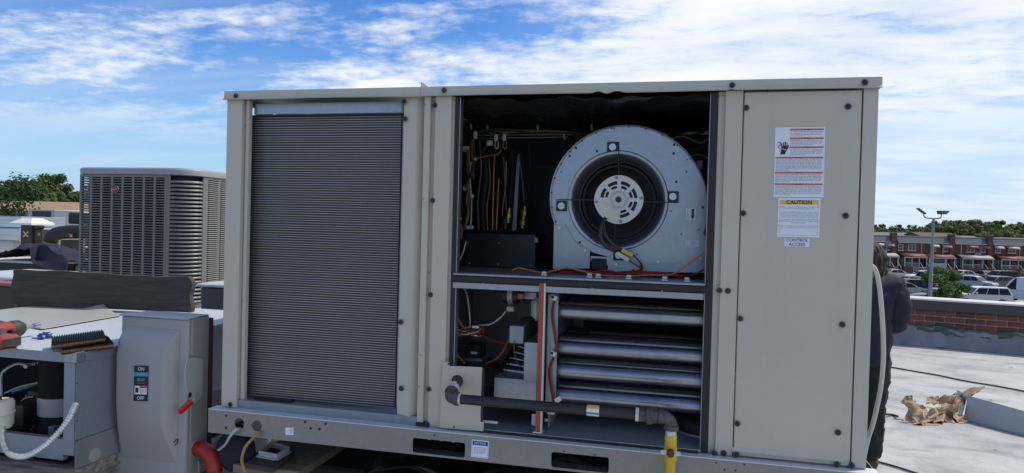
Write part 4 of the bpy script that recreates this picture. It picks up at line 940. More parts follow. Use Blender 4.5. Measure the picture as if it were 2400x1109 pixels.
text('IF THE COMPRESSOR IS NOISY, AND THE\nPRESSURES ARE ALMOST EQUAL WHEN THE\nSYSTEM IS RUNNING, THE COMPRESSOR IS\nOPERATING IN THE WRONG DIRECTION.', 0.0055, pt(0.5, 0.575, 0.0013), ux, uy, MT['greyink'], cl_)
text('TO CHANGE THE COMPRESSOR ROTATION,\nINTERCHANGE ANY TWO OF THE THREE SUPPLY\nVOLTAGE WIRES.', 0.0055, pt(0.5, 0.405, 0.0013), ux, uy, MT['greyink'], cl_)
text('FAILURE TO CORRECT THE WIRING WILL RESULT IN\nNO COOLING AND COMPRESSOR FAILURE.', 0.0053, pt(0.5, 0.265, 0.0013), ux, uy, MT['greyink'], cl_)
ca, pt, ux, uy, W_, H_ = face_label('control_access_label', ((1839, 558), (1898, 560), (1897, 579), (1838, 577)), YP, 'paper', ap)
text('CONTROL\nACCESS', 0.0135, pt(0.5, 0.5, 0.0013), ux, uy, MT['ink'], ca, weight=0.0001)
nl, pt, ux, uy, W_, H_ = face_label('notice_label', ((1106, 1030), (1146, 1034), (1144, 1075), (1104, 1071)), RY-0.0005, 'paper', rail)
nl['label'] = 'white notice label with blue heading'
for (u0, u1, v0, v1) in ((0.05, 0.95, 0.05, 0.06), (0.05, 0.06, 0.05, 0.94), (0.94, 0.95, 0.05, 0.94)): bar('label_border', pt, u0, u1, v0, v1, 'blue_print', nl)
bar('heading_band', pt, 0.06, 0.94, 0.70, 0.94, 'blue_print', nl)
text('NOTICE', 0.011, pt(0.5, 0.82, 0.0016), ux, uy, MT['paper'], nl)
print_lines(pt, 0.14, 0.86, 0.60, 0.22, 6, nl, 11)
rl, pt, ux, uy, W_, H_ = face_label('rail_label', ((669, 1002), (688, 1002), (688, 1020), (669, 1019)), RY-0.0005, 'paper', rail)
print_lines(pt, 0.5, 0.95, 0.85, 0.2, 5, rl, 12)

# ================================================================ gas pipe standing in front of the unit
YG = -0.105
gas = thing('gas_pipe', 'black gas pipe with elbows, union and yellow riser across the open heat section', 'gas pipe', (at(1573, 1060, YG).x, YG, 0.0))
pE = at(1050, 933, YG); pr_ = 0.0165
G().tube([at(1074, 893, -0.016), at(1066, 908, -0.06)], 0.0175, 16).ob('nipple', MT['blackpipe'], gas, True)
G().tube([at(1067, 905, -0.05), at(1062, 914, -0.078)], 0.0185, 14).ob('sealant_band', MT['dope'], gas, True)
def elbow(name, p, d_in, d_out, r):
    """banded elbow: curved body with two thicker collars"""
    a, c = p-d_in*r*1.9, p+d_out*r*1.9; pts = []
    for i in range(11):
        t_ = i/10; pts.append(a*(1-t_)**2+p*2*t_*(1-t_)+c*t_*t_)
    e = G().tube(pts, r*1.18, 18); o = e.ob(name, MT['castiron'], gas, True)
    for q, d in ((a, d_in), (c, d_out)): G().tube([q-d*r*0.45, q+d*r*0.45], r*1.38, 18).ob('elbow_collar', MT['castiron'], o, True)
    return a, c
e_in = (pE-at(1067, 905, -0.05)).normalized()
a, c = elbow('elbow', pE, e_in, Vector((1, 0, 0)), pr_)
G().tube([c+Vector((0.006, 0, 0)), c+Vector((0.014, 0, 0))], pr_*1.2, 16).ob('sealant_band', MT['dope'], gas, True)
xu = at(1490, 968, YG).x
pipe = G().tube([c, Vector((xu+0.01, YG, pE.z))], pr_, 20).ob('pipe', MT['blackpipe'], gas, True)
xk0, xk1 = at(1376, 960, YG).x, at(1405, 962, YG).x
for (f0_, f1_, mm) in ((0.0, 1.0, 'paper'),):
    G().lathe((xk0, YG, pE.z), (1, 0, 0), [(pr_+0.0006, 0), (pr_+0.0006, xk1-xk0)], 32).ob('pipe_label', MT['paper'], gas, True)
for (a0, a1, mm) in ((35, 80, 'yellow_print'), (-28, -5, 'teal_print')):
    g = G(); n = 8; vv = []
    for i in range(n+1):
        an = R(a0+(a1-a0)*i/n)
        for x in (xk0+0.0005, xk1-0.0005): vv.append((x, YG-(pr_+0.0013)*math.cos(an), pE.z+(pr_+0.0013)*math.sin(an)))
    g.add(vv, [(2*i, 2*i+1, 2*i+3, 2*i+2) for i in range(n)]); g.ob('label_band', MT[mm], gas, True)
ud = Vector((xu, YG, pE.z)); un = Vector((1, 0, 0))
G().tube([ud, ud+un*0.010], pr_*1.30, 16).ob('sealant_band', MT['dope'], gas, True)
G().lathe(ud+un*0.010, un, [(pr_*1.25, 0), (pr_*1.32, 0.002), (pr_*1.32, 0.024), (pr_*1.15, 0.026)], 8).ob('union', MT['castiron'], gas)
G().lathe(ud+un*0.032, un, [(pr_*1.1, 0), (pr_*1.72, 0.002), (pr_*1.72, 0.018), (pr_*1.5, 0.021)], 8).ob('union_nut', MT['castiron'], gas)
G().lathe(ud+un*0.051, un, [(pr_*1.5, 0), (pr_*1.45, 0.012), (pr_*1.2, 0.020)], 8).ob('union', MT['castiron'], gas)
G().tube([ud+un*0.070, ud+un*0.088], pr_*1.08, 16).ob('sealant_band', MT['dope'], gas, True)
xr = at(1573, 1000, YG).x
pr2 = Vector((xr, YG, pE.z))
a, c = elbow('elbow', pr2, Vector((1, 0, 0)), Vector((0, 0, -1)), pr_)
zv = at(1573, 1056, YG).z; zy = at(1573, 1020, YG).z
G().tube([c, Vector((xr, YG, zy))], pr_, 16).ob('nipple', MT['dope'], gas, True)
rz = G().tube([Vector((xr, YG, zy)), Vector((xr, YG, zv+0.012))], pr_*1.12, 18).ob('riser', MT['yellow'], gas, True)
G().tube([Vector((xr, YG, zv+0.012)), Vector((xr, YG, zv-0.03))], pr_*1.22, 18).ob('shutoff_valve', MT['yellow'], gas, True)
G().tube([Vector((xr, YG, zv-0.03)), Vector((xr, YG, 0.0))], pr_*0.98, 18).ob('riser', MT['yellow'], gas, True)
G().box(xr-0.030, xr+0.030, YG-0.030, YG-0.022, zv-0.007, zv+0.007, 0.003).ob('valve_lever', MT['dope'], gas)
G().lathe((xr, YG-0.02, zv), (0, -1, 0), [(0.012, 0), (0.012, 0.014), (0.0095, 0.017), (0.0001, 0.017)], 14).ob('valve_stem', mat('dark_red_stem', (0.10, 0.02, 0.02), 0.5), gas, True)
# ================================================================ left side: condenser, plank, old unit, switch
# --- tall grey condenser with louvred sides, parallel to the big unit
YR = 2.62
cA, cB = at(183, 560, YR), at(440, 560, YR)            # left and right ends of its front
ztop = at(300, 392, YR).z; zbot = 0.98
rx0, rx1 = cA.x, cB.x; RW = rx1-rx0; ry0, ry1 = YR, YR+RW; rcr = 0.20
con = thing('condenser_unit', 'tall dark grey louvred condenser with a round red badge behind the old plank', 'condenser', ((rx0+rx1)/2, (ry0+ry1)/2, 0.60))
RH = MT['rheem']
# lid: rounded rectangle with a soft edge
def rr_path(x0, x1, y0, y1, r, n=8):
    out = []; r2 = min(r, 0.06)                          # only the right-hand corners are broad curves
    for (cx2, cy2, a, q) in ((x1-r, y1-r, 0, r), (x0+r2, y1-r2, 90, r2), (x0+r2, y0+r2, 180, r2), (x1-r, y0+r, 270, r)):
        out += [(cx2+q*math.cos(R(a+90*i/n)), cy2+q*math.sin(R(a+90*i/n))) for i in range(n+1)]
    return out
prof = [(0.0, -0.062), (0.012, -0.060), (0.014, -0.02), (0.008, -0.006), (-0.02, 0.0), (-0.10, 0.004)]
g = G(); rings = []
for (off, dz) in prof:
    pts = rr_path(rx0-off, rx1+off, ry0-off, ry1+off, max(rcr+off, 0.02)); o_ = len(g.v)
    g.v += [(x, y, ztop+dz) for x, y in pts]; rings.append((o_, len(pts)))
for a, b_ in zip(rings, rings[1:]):
    for i in range(a[1]):
        j = (i+1) % a[1]; g.f.append((a[0]+i, a[0]+j, b_[0]+j, b_[0]+i)); g.m.append(0)
g.f.append(tuple(range(rings[-1][0], rings[-1][0]+rings[-1][1]))); g.m.append(0)
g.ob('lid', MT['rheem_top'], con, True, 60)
zl1 = ztop-0.064
core = rr_path(rx0+0.035, rx1-0.035, ry0+0.035, ry1-0.035, rcr-0.03)
G().prism(core, lambda u, v, d: (u, v, d), zbot+0.01, zl1).ob('coil_core', mat('condenser_coil_dark', (0.012, 0.012, 0.013), 0.8), con)
g = G(); g.prism(rr_path(rx0-0.004, rx1+0.004, ry0-0.004, ry1+0.004, rcr), lambda u, v, d: (u, v, d), zbot-0.03, zbot+0.012).ob('base_pan', RH, con)
def louvres(o, ux, un, x0, x1, n, bar_w, pitch, ml, hs_=0.44):
    """louvred panel: n columns of slats between uprights, on a wall with origin o, run ux, outward normal un"""
    w_ = (x1-x0-bar_w*(n+1))/n; up = G()
    for k in range(n+1):
        x = x0+k*(w_+bar_w); up.obox(o, ux, un, Zu, x, x+bar_w, -0.004, 0.003, zbot, zl1, 0.0015)
    up.obox(o, ux, un, Zu, x0+bar_w, x1-bar_w, -0.004, 0.002, zl1-0.02, zl1-0.001); up.ob('louvre_uprights', RH, con)
    g = G(); nn = int((zl1-zbot-0.03)/pitch)
    for k in range(n):
        a = x0+bar_w+k*(w_+bar_w); b_ = a+w_
        for j in range(nn):
            z = zbot+0.012+j*pitch; e = 0.008
            vv = []
            for (xx, dd) in ((a-0.002, 0.0), (a+e, 0.009), (b_-e, 0.009), (b_+0.002, 0.0)):
                vv += [o+ux*xx+un*(dd-0.001)+Zu*(z+pitch*hs_), o+ux*xx+un*(dd+0.004)+Zu*(z+pitch*0.12), o+ux*xx+un*(dd-0.001)+Zu*z]
            g.add(vv, [(i*3+q, i*3+q+1, (i+1)*3+q+1, (i+1)*3+q) for i in range(3) for q in range(2)])
    s_ = g.ob('louvre_slats', ml, con); stuff(s_)
Xu, Yu = Vector((1, 0, 0)), Vector((0, 1, 0))
pitch = 0.0215
louvres(Vector((rx0, ry0, 0)), Xu, -Yu, 0.01, RW-rcr-0.01, 8, 0.022, pitch, RH)
louvres(Vector((rx1, ry0, 0)), Yu, Xu, rcr+0.01, RW-0.03, 5, 0.03, pitch*0.8, RH, 0.58)
louvres(Vector((rx0, ry1, 0)), -Yu, -Xu, 0.03, RW-0.03, 8, 0.022, pitch, RH)
# rounded corner louvres: each slat a part
cc = Vector((rx1-rcr, ry0+rcr, 0)); pc_ = 0.0335; n = int((zl1-zbot-0.03)/pc_)
sl = G(); na = 10
for i in range(na+1):
    a = R(-90+6+78*i/na); d = Vector((math.cos(a), math.sin(a), 0)); e = min(i, na-i); bul = 0.012 if e > 0 else 0.0
    for (dd, zz_) in ((-0.002+bul*0.2, pc_*0.66), (0.002+bul, pc_*0.38), (0.002+bul, pc_*0.16), (-0.002+bul*0.2, 0.0)):
        sl.v.append(tuple(d*(rcr+dd)+Zu*zz_))
for i in range(na):
    for q in range(3): sl.f.append((i*4+q, (i+1)*4+q, (i+1)*4+q+1, i*4+q+1)); sl.m.append(0)
slm = sl.mesh('corner_slat', RH, True, 60)
for k in range(n):
    o = link('corner_slat', slm, con, local=True); o.matrix_parent_inverse = Matrix.Translation(-wloc(con)); o.location = cc+Zu*(zbot+0.015+k*pc_)
for a in (-88, -2):
    d = Vector((math.cos(R(a)), math.sin(R(a)), 0)); t_ = Vector((-d.y, d.x, 0))
    G().obox(cc, t_, d, Zu, -0.016, 0.016, rcr-0.006, rcr+0.004, zbot, zl1, 0.002).ob('corner_upright', RH, con)
# badge
bp0 = at(270, 443, YR-0.012)
bd = G().lathe(bp0, (0, -1, 0), [(0.0001, 0.006), (0.030, 0.005), (0.0335, 0.003), (0.0335, 0)], 28).ob('badge', mat('badge_red', (0.26, 0.015, 0.03), 0.3, var=0.05), con, True)
bd['label'] = 'round red maker badge'
G().lathe(bp0, (0, -1, 0), [(0.0325, 0.003), (0.0345, 0.006), (0.037, 0.003), (0.037, -0.002)], 28).ob('badge_ring', MT['chrome'], bd, True)
text('Rheem', 0.017, bp0+Vector((0.002, -0.0075, -0.002)), (1, 0, 0.05), (0, 0, 1), MT['white'], bd)
for px, py in ((270, 404), (402, 408), (501, 420)):
    o = link('lid_screw', dot, con); o.location = at(px, py, YR-0.014); o.scale = (0.8, 1, 0.8)
# legs under the condenser
for (x, y) in ((rx0+0.06, ry0+0.06), (rx1-0.06, ry0+0.06), (rx0+0.06, ry1-0.06), (rx1-0.06, ry1-0.06)):
    G().box(x-0.02, x+0.02, y-0.02, y+0.02, 0.60, zbot-0.031).ob('leg', MT['galv_dull'], con)
# platform under the condenser
tag(G().box(rx0-0.25, rx1+0.3, ry0-0.2, ry1+0.3, 0.0, 0.60, 0.01).ob('equipment_curb', MT['flash_grey']), 'grey membrane covered curb under the louvred condenser', 'curb')

# --- old packaged unit: galvanised shell, its front opened
ZO = 1.21
oc = atz(180, 829, ZO); OX1, OY0 = oc.x, oc.y
ZOb = at(184, 1082, OY0).z
OX0 = OX1-1.25
OY1 = OY0+1.25
old = thing('old_unit', 'old galvanised unit with open front showing its compressor, tools on its top', 'old unit', ((OX0+OX1)/2, (OY0+OY1)/2, ZOb))
GD = MT['galv_dull']
MT['old_top'] = galv('sunlit_galvanised_top', (0.50, 0.53, 0.55), 0.6, 0.25)  # lighter zinc copy, sunlight on the tops put into the colour
MT['old_beige'] = mat('faded_grey_top_panel', (0.33, 0.33, 0.315), 0.55, var=0.06, vscale=2)
G().box(OX0, OX1+0.004, OY0-0.004, OY1, ZO-0.004, ZO).ob('top_panel', MT['old_top'], old)
# faded second sheet lying on the top, with a lifted corner at the rear
sA, sB, sC, sD = atz(0, 745, ZO+0.004), atz(122, 769, ZO+0.004), atz(283, 741, ZO+0.004), atz(300, 727, ZO+0.004)
q0, q1, q2, q3 = Vector((OX0, sA.y+0.02, ZO+0.006)), Vector((sB.x, sB.y-0.05, ZO+0.006)), Vector((sC.x, sC.y, ZO+0.006)), Vector((OX0, OY1-0.02, ZO+0.008))
def topsheet(u, v):
    p = (q0*(1-u)+q1*u)*(1-v)+(q3*(1-u)+q2*u)*v
    lift = 0.05*math.exp(-((u-0.45)/0.10)**2)*max(0, (v-0.80)/0.2)**2 if u < 0.45 else 0.05*math.exp(-((u-0.45)/0.25)**2)*max(0, (v-0.80)/0.2)**2
    return p+Zu*lift
G().grid(topsheet, 40, 24).ob('loose_top_sheet', MT['old_beige'], old, True, solid=0.002)
G().box(OX0, OX1-0.03, OY0-0.006, OY0-0.0045, ZO-0.034, ZO+0.001).ob('front_flange', GD, old)
cpn = at(172, 829, OY0-0.01)
G().box(OX1-0.045, OX1+0.008, OY0-0.012, OY0+0.03, ZO-0.034, ZO+0.006, 0.003).ob('corner_cap', MT['galv'], old)
G().box(OX1-0.002, OX1+0.001, OY0+0.0, OY1, ZOb+0.075, ZO-0.005).ob('side_panel', GD, old)
G().box(OX1+0.0015, OX1+0.006, OY0+0.032, OY1, ZO-0.032, ZO-0.0045).ob('side_flange', GD, old)
G().box(OX1-0.004, OX1+0.004, OY0+0.002, OY1, ZOb-0.03, ZOb+0.073).ob('side_base', MT['flash_grey'], old)
G().lathe(atx(222, 1066, OX1+0.005), (1, 0, 0), [(0.0001, 0.001), (0.026, 0.001), (0.027, 0)], 20).ob('knockout', MT['concrete'], old)
G().box(OX1-0.05, OX1-0.003, OY0-0.004, OY0+0.002, ZOb+0.02, ZO-0.035).ob('front_post', GD, old)
for py in (872, 925, 1012, 1060):
    o = link('post_hole', dot, old); o.location = at(181, py-26, OY0-0.005); o.scale = (0.5, 1, 0.5)
G().box(OX0, OX1-0.05, OY0-0.002, OY0+0.02, ZOb-0.002, ZOb+0.075).ob('front_rail', GD, old)
G().box(OX0, OX1-0.004, OY0, OY1, ZOb+0.03, ZOb+0.035).ob('floor_pan', MT['soot'], old)
G().box(OX0+0.02, OX1-0.004, OY0+0.62, OY0+0.63, ZOb+0.035, ZO-0.006).ob('inner_wall', MT['dark'], old)
xw = at(18, 850, OY0+0.02).x
G().box(OX0, OX0+0.02, OY0+0.02, OY0+0.6, ZOb+0.036, ZO-0.006).ob('inner_wall', MT['dark'], old)
# compressor
pc1 = at(148, 960, OY0+0.22)
cmp_ = G().lathe((pc1.x, pc1.y, ZOb+0.036), (0, 0, 1), [(0.10, 0.0), (0.10, 0.012), (0.088, 0.03), (0.086, 0.26), (0.082, 0.30), (0.06, 0.33), (0.001, 0.335)], 32).ob('compressor', mat('matt_black_shell', (0.007, 0.007, 0.008), 0.7, spec=0.2), old, True)
z0_, z1_ = at(148, 996, OY0+0.13).z, at(148, 941, OY0+0.13).z
G().lathe((pc1.x, pc1.y, z0_), (0, 0, 1), [(0.0875, 0.0), (0.0885, z1_-z0_)], 32).ob('compressor_label', mat('grey_data_label', (0.33, 0.34, 0.36), 0.5, var=0.15, vscale=30), cmp_, True)
# internal plates, pipes
a, b_ = at(64, 916, OY0+0.20), at(118, 1020, OY0+0.20)
G().box(a.x, b_.x, OY0+0.20, OY0+0.24, b_.z, a.z, 0.004).ob('terminal_box', mat('dark_grey_box', (0.06, 0.062, 0.065), 0.5, 0.3), old)
a, b_ = at(0, 945, OY0+0.10), at(52, 1010, OY0+0.10)
G().box(a.x, b_.x, OY0+0.10, OY0+0.2, b_.z, a.z, 0.004).ob('relay_box', MT['black'], old)
wire('refrigerant_pipe', [at(4, 930, OY0+0.1), at(3, 885, OY0+0.1), at(14, 866, OY0+0.1), at(40, 853, OY0+0.12), at(60, 855, OY0+0.13), at(84, 853, OY0+0.14)], 0.006, MT['galv'], old, 8)
wire('refrigerant_pipe', [at(30, 918, OY0+0.3), at(70, 905, OY0+0.3), at(105, 890, OY0+0.3), at(108, 860, OY0+0.3), at(90, 850, OY0+0.3)], 0.008, MT['galv_dull'], old, 8)
wire('refrigerant_pipe', [at(10, 922, OY0+0.16), at(50, 906, OY0+0.2), at(110, 893, OY0+0.25)], 0.005, MT['galv'], old, 8)
G().lathe(at(63, 858, OY0+0.12), (0.3, -1, 0), [(0.0001, 0.01), (0.008, 0.01), (0.009, 0)], 10).ob('service_fitting', MT['galv'], old, True)
G().tube([at(62, 925, OY0+0.18), at(60, 1000, OY0+0.18)], 0.004, 6).ob('conduit_stub', MT['galv_dull'], old, True)
for (pts_, r_, mt_) in (([(40, 1010), (44, 960), (58, 935), (80, 930)], 0.005, 'copper'), ([(100, 1030), (104, 980), (96, 945), (110, 920), (122, 905)], 0.004, 'redwire'), ([(20, 1015), (30, 985), (52, 978), (70, 1000), (92, 1012)], 0.004, 'blackwire'), ([(66, 1018), (80, 1000), (110, 1008), (126, 1022)], 0.004, 'whitewire')):
    wire('inner_wire', [at(px, py, OY0+0.15) for px, py in pts_], r_, MT[mt_], old)
G().box(at(112, 1000, OY0+0.12).x, at(124, 1000, OY0+0.12).x, OY0+0.12, OY0+0.16, at(112, 1030, OY0+0.12).z, at(112, 1000, OY0+0.12).z, 0.003).ob('mount_bracket', MT['galv_dull'], old)
# flexible conduit hanging out of the old unit
flex = thing('flexible_conduit', 'ribbed metal flexible conduit looping out of the old unit', 'conduit', at(45, 1070, OY0-0.12))
cps = curve([at(178, 948, OY0-0.02), at(160, 985, OY0-0.08), at(130, 1022, OY0-0.12), at(95, 1052, OY0-0.14), at(55, 1070, OY0-0.15), at(22, 1062, OY0-0.15), at(8, 1035, OY0-0.15), at(6, 1000, OY0-0.14), at(8, 975, OY0-0.13)], 30)
g = G().tube(cps, [0.0102+0.0018*math.sin(i*1.45) for i in range(len(cps))], 12); g.ob('ribbed_sheath', galv('ribbed_zinc', (0.72, 0.72, 0.70), 0.35, 0.7), flex, True)
# white canister at the picture's left edge
can = thing('filter_canister', 'white ribbed plastic canister at the left edge above the conduit', 'canister', at(-8, 1000, OY0-0.13))
pc1 = at(-8, 1004, OY0-0.13)
hh = (at(0, 935, OY0-0.13)-at(0, 1000, OY0-0.13)).length
G().lathe(pc1, (0, 0, 1), [(0.001, 0), (0.045, 0.002), (0.050, 0.014), (0.051, hh*0.52), (0.054, hh*0.55), (0.054, hh*0.60), (0.051, hh*0.63), (0.052, hh*0.93), (0.048, hh), (0.001, hh+0.004)], 32).ob('body', mat('yellowed_white_plastic', (0.60, 0.60, 0.54), 0.5, var=0.15, vscale=20), can, True)
G().lathe(pc1+Zu*(hh+0.003), (0, 0, 1), [(0.015, 0), (0.012, 0.012), (0.001, 0.012)], 12).ob('fitting', MT['brass'], can, True)
# timbers under the old unit
for k, (p, q, w2) in enumerate((((60, 1092), (190, 1060), 0.10), ((130, 1112), (300, 1050), 0.07))):
    pass
MT['peel'] = mat('peeling_painted_timber', (0.06, 0.055, 0.05), 0.85, 0, col2=(0.42, 0.40, 0.36), vscale=14, stretch=(0.6, 3, 3), detail=10, bump=0.6, bscale=25)
tag(G().box(OX0, OX1+0.02, OY0-0.10, OY0+0.05, ZOb-0.14, ZOb-0.031, 0.006).ob('timber_sleeper', MT['peel']), 'peeling painted timber sleeper under the front of the old unit', 'timber', 'timbers under the old unit')
tag(G().box(OX1-0.09, OX1+0.012, OY0+0.052, OY1+0.3, ZOb-0.12, ZOb-0.031, 0.006).ob('timber_sleeper', MT['peel']), 'peeling painted timber sleeper along the right side of the old unit', 'timber', 'timbers under the old unit')
tag(G().box(OX0, OX1-0.10, OY0+0.45, OY0+0.6, ZOb-0.14, ZOb-0.031, 0.006).ob('timber_sleeper', MT['woodraw']), 'bare timber sleeper under the middle of the old unit', 'timber', 'timbers under the old unit')
g = G(); g.box(OX0-0.1, OX1+0.02, OY0-0.12, OY1+0.3, 0.0, ZOb-0.141, 0.01)
tag(g.ob('equipment_curb', MT['flash_grey']), 'dark grey curb carrying the timbers of the old unit', 'curb')

# --- old weathered plank on edge across the top of the old unit
pk0, pk1 = atz(28, 714, ZO+0.012), atz(446, 733, ZO+0.012)
pd_ = (pk1-pk0).normalized(); pn_ = Vector((-pd_.y, pd_.x, 0)); pl_ = (pk1-pk0).length
plh = 0.185
g = G()
def plank(side):
    def fn(u, v):
        x = u*pl_; e = 0.004*math.sin(x*6)+0.002*math.sin(x*27+side)
        top = plh+e-(0.02*max(0, (u-0.985)/0.015)**2)
        return pk0+pd_*(x+0.006*math.sin(v*9)*(1 if u in (0, 1) else 0))+pn_*(side*0.035+0.0015*math.sin(x*15+v*7))+Zu*(top*v)
    return fn
n1, n2 = 60, 8
A = [plank(0)(i/n1, j/n2) for j in range(n2+1) for i in range(n1+1)]; B = [plank(1)(i/n1, j/n2) for j in range(n2+1) for i in range(n1+1)]
o_ = len(A); fs = []
for j in range(n2):
    for i in range(n1):
        a = j*(n1+1)+i; fs += [(a, a+1, a+n1+2, a+n1+1), (o_+a+n1+1, o_+a+n1+2, o_+a+1, o_+a)]
for i in range(n1): a = n2*(n1+1)+i; fs += [(a, a+1, o_+a+1, o_+a), (i+1, i, o_+i, o_+i+1)]
for j in range(n2):
    a = j*(n1+1); fs += [(a+n1+1, o_+a+n1+1, o_+a, a), (a+n1, o_+a+n1, o_+a+2*n1+1, a+2*n1+1)]
pk = g.add(A+B, fs).ob('wooden_plank', MT['wood'])
tag(pk, 'weathered dark grey plank on edge in front of the louvred condenser', 'plank')
for (px, py, r_) in ((368, 676, 0.018), (142, 702, 0.017)):
    pass

# --- things on top of the old unit
# rubber and cork pads
def pad(name, c4, z, th, label, ribs):
    P = [atz(px, py, z+th) for px, py in c4]              # front-left, front-right, rear-right, rear-left of the upper face
    o = P[0]; ux = P[1]-P[0]; uy = P[3]-P[0]; W_, H_ = ux.length, uy.length; ux.normalize(); uy.normalize()
    r = thing(name, label, 'vibration pad', o-Zu*th, 'rubber and cork vibration pads')
    G().obox(o-Zu*th, ux, uy, Zu, 0.001, W_-0.001, 0.001, H_-0.001, 0.0, th*0.28).ob('rubber_layer', MT['rubber'], r)
    G().obox(o-Zu*th, ux, uy, Zu, 0, W_, 0, H_, th*0.285, th*0.66).ob('cork_core', MT['cork'], r)
    g = G(); n = ribs; vv = []
    for i in range(n*4+1):
        u = i/(n*4); z_ = th*(0.86+0.16*math.sin(2*math.pi*n*u))
        for v in (0, H_): vv += [o-Zu*th+ux*(u*W_)+uy*v+Zu*z_, o-Zu*th+ux*(u*W_)+uy*v+Zu*(th*0.665)]
    for i in range(n*4):
        a = i*4; g.f += [(a, a+4, a+6, a+2), (a+1, a+5, a+4, a), (a+2, a+6, a+7, a+3)]; g.m += [0, 0, 0]
    g.v = [tuple(v) for v in vv]; g.f += [(0, 2, 3, 1), (n*16, n*16+1, n*16+3, n*16+2)]; g.m += [0, 0]
    g.ob('ribbed_top', MT['rubber'], r)
pad('vibration_pad', ((144, 818), (267, 803), (257, 785), (136, 798)), ZO+0.001, 0.022, 'lower rubber and cork pad sticking out from under the ribbed one', 22)
pad('vibration_pad', ((120, 806), (248, 788), (240, 774), (121, 787)), ZO+0.025, 0.022, 'upper ribbed rubber pad with cork core lying on another pad', 22)
# cordless driver lying on its side
dA, dB = atz(-30, 782, ZO+0.045), atz(78, 764, ZO+0.045)
ux = (dB-dA).normalized(); uy = Vector((-ux.y, ux.x, 0))
dr = thing('impact_driver', 'red and black cordless driver lying on the old unit', 'power tool', Vector((dA.x, dA.y, ZO)))
G().lathe(dA, ux, [(0.001, -0.01), (0.030, -0.008), (0.033, 0.02), (0.033, 0.09), (0.030, 0.10)], 20).ob('motor_body', MT['drillred'], dr, True)
G().lathe(dA+ux*0.098, ux, [(0.031, 0), (0.034, 0.004), (0.034, 0.035), (0.026, 0.052), (0.017, 0.056)], 20).ob('gear_nose', MT['drillgrey'], dr, True)
G().lathe(dA+ux*0.150, ux, [(0.016, 0), (0.014, 0.022), (0.007, 0.024), (0.006, 0.055), (0.011, 0.057), (0.011, 0.085), (0.001, 0.085)], 14).ob('bit_holder', MT['chrome'], dr, True)
hp = dA+ux*0.05; hq = atz(-8, 800, ZO+0.03)
G().tube(curve([hp, hp*0.5+hq*0.5+ux*0.01, hq+ux*0.015]), [0.022]*6+[0.020]*6+[0.024], 12).ob('grip', MT['drillgrey'], dr, True)
G().obox(hq, ux, uy, Zu, -0.03, 0.055, -0.05, 0.012, -0.028, 0.022, 0.010).ob('battery', MT['drillred'], dr)
G().obox(hq, ux, uy, Zu, -0.025, 0.05, -0.058, -0.0505, -0.02, 0.015, 0.004).ob('battery_cap', MT['drillgrey'], dr)
G().obox(hp, ux, uy, Zu, 0.005, 0.03, -0.055, -0.03, -0.008, 0.008, 0.004).ob('trigger', MT['black'], dr)
# loose screws
for k, (px, py) in enumerate(((97, 785), (106, 781), (110, 789), (88, 793), (118, 790), (101, 793), (113, 785), (92, 789))):
    p = atz(px, py, ZO+0.006); an = k*1.3
    d = Vector((math.cos(an), math.sin(an), 0.1)).normalized()
    s_ = G(); s_.lathe(p, d, [(0.0001, -0.008), (0.007, -0.008), (0.0075, -0.005), (0.0075, -0.002), (0.003, 0.0), (0.003, 0.016), (0.0005, 0.022)], 8)
    tag(s_.ob('loose_screw', MT['screwblue'], None, True), 'small blue-headed screw in the pile beside the ribbed pads', 'screw', 'loose screws on the old unit')

# --- disconnect switch
YD = -0.02
D0, D1 = at(285, 736, YD), at(441, 748, YD)
dz1 = D0.z; dx0, dx1 = D0.x, D1.x; dz0 = at(278, 1100, YD).z - 0.02; DD = 0.125
sw_ = thing('safety_switch', 'grey metal disconnect switch with red handle and ON OFF label', 'disconnect switch', ((dx0+dx1)/2, YD+DD/2, dz0))
SG = MT['switch']
G().box(dx0+0.012, dx1-0.0, YD+0.02, YD+DD, dz0+0.004, dz1-0.004, 0.004).ob('enclosure', SG, sw_, True)
dr_ = G().box(dx0, dx1+0.002, YD, YD+0.019, dz0, dz1-0.006, 0.004).ob('cover', SG, sw_, True)
G().box(dx1-0.014, dx1+0.003, YD+0.0195, YD+0.032, dz0, dz1-0.006, 0.003).ob('cover_flange', SG, sw_, True)
G().box(dx0-0.002, dx1+0.004, YD-0.012, YD+0.05, dz1-0.005, dz1+0.001, 0.002).ob('rain_hood', MT['switch_light'], sw_, True)
G().box(dx0+0.012, dx1+0.0, YD+0.05, YD+DD, dz1-0.003, dz1+0.0, 0.001).ob('enclosure_top', SG, sw_)
# pressed bulge on the cover
bu0, bu1 = at(291, 800, YD).x, at(421, 800, YD).x; bz1, bz0 = at(350, 768, YD).z, at(350, 1078, YD).z
def bulge(u, v):
    h = 0.048
    def edge(t_, w_): return min(1, t_/w_) if t_ < 0.5 else min(1, (1-t_)/w_)
    su = math.sin(edge(u, 0.16 if u > 0.5 else 0.05)*math.pi/2)**0.8
    sv = math.sin(min(1, (1-v)/0.22 if v > 0.5 else v/0.30)*math.pi/2)**0.9
    x = bu0+(bu1-bu0)*u; z = bz0+(bz1-bz0)*v
    return (x, YD-0.0005-h*min(su, sv)*(0.55+0.45*min(1, v*2.2)), z)
G().grid(bulge, 44, 60).ob('cover_bulge', SG, sw_, True, 70)
Yb = YD-0.0005-0.048-0.002
ol, pt, ux, uy, W_, H_ = face_label('rating_label', ((315, 857), (348, 859), (346, 941), (313, 940)), Yb, 'ink', dr_)
ol['label'] = 'black ON OFF label'
text('ON', 0.0185, pt(0.5, 0.905, 0.0012), ux, uy, MT['white'], ol, weight=0.0004)
text('OFF', 0.0185, pt(0.5, 0.085, 0.0012), ux, uy, MT['white'], ol, weight=0.0004)
bar('brand_band', pt, 0.0, 1.0, 0.70, 0.815, 'teal_print', ol)
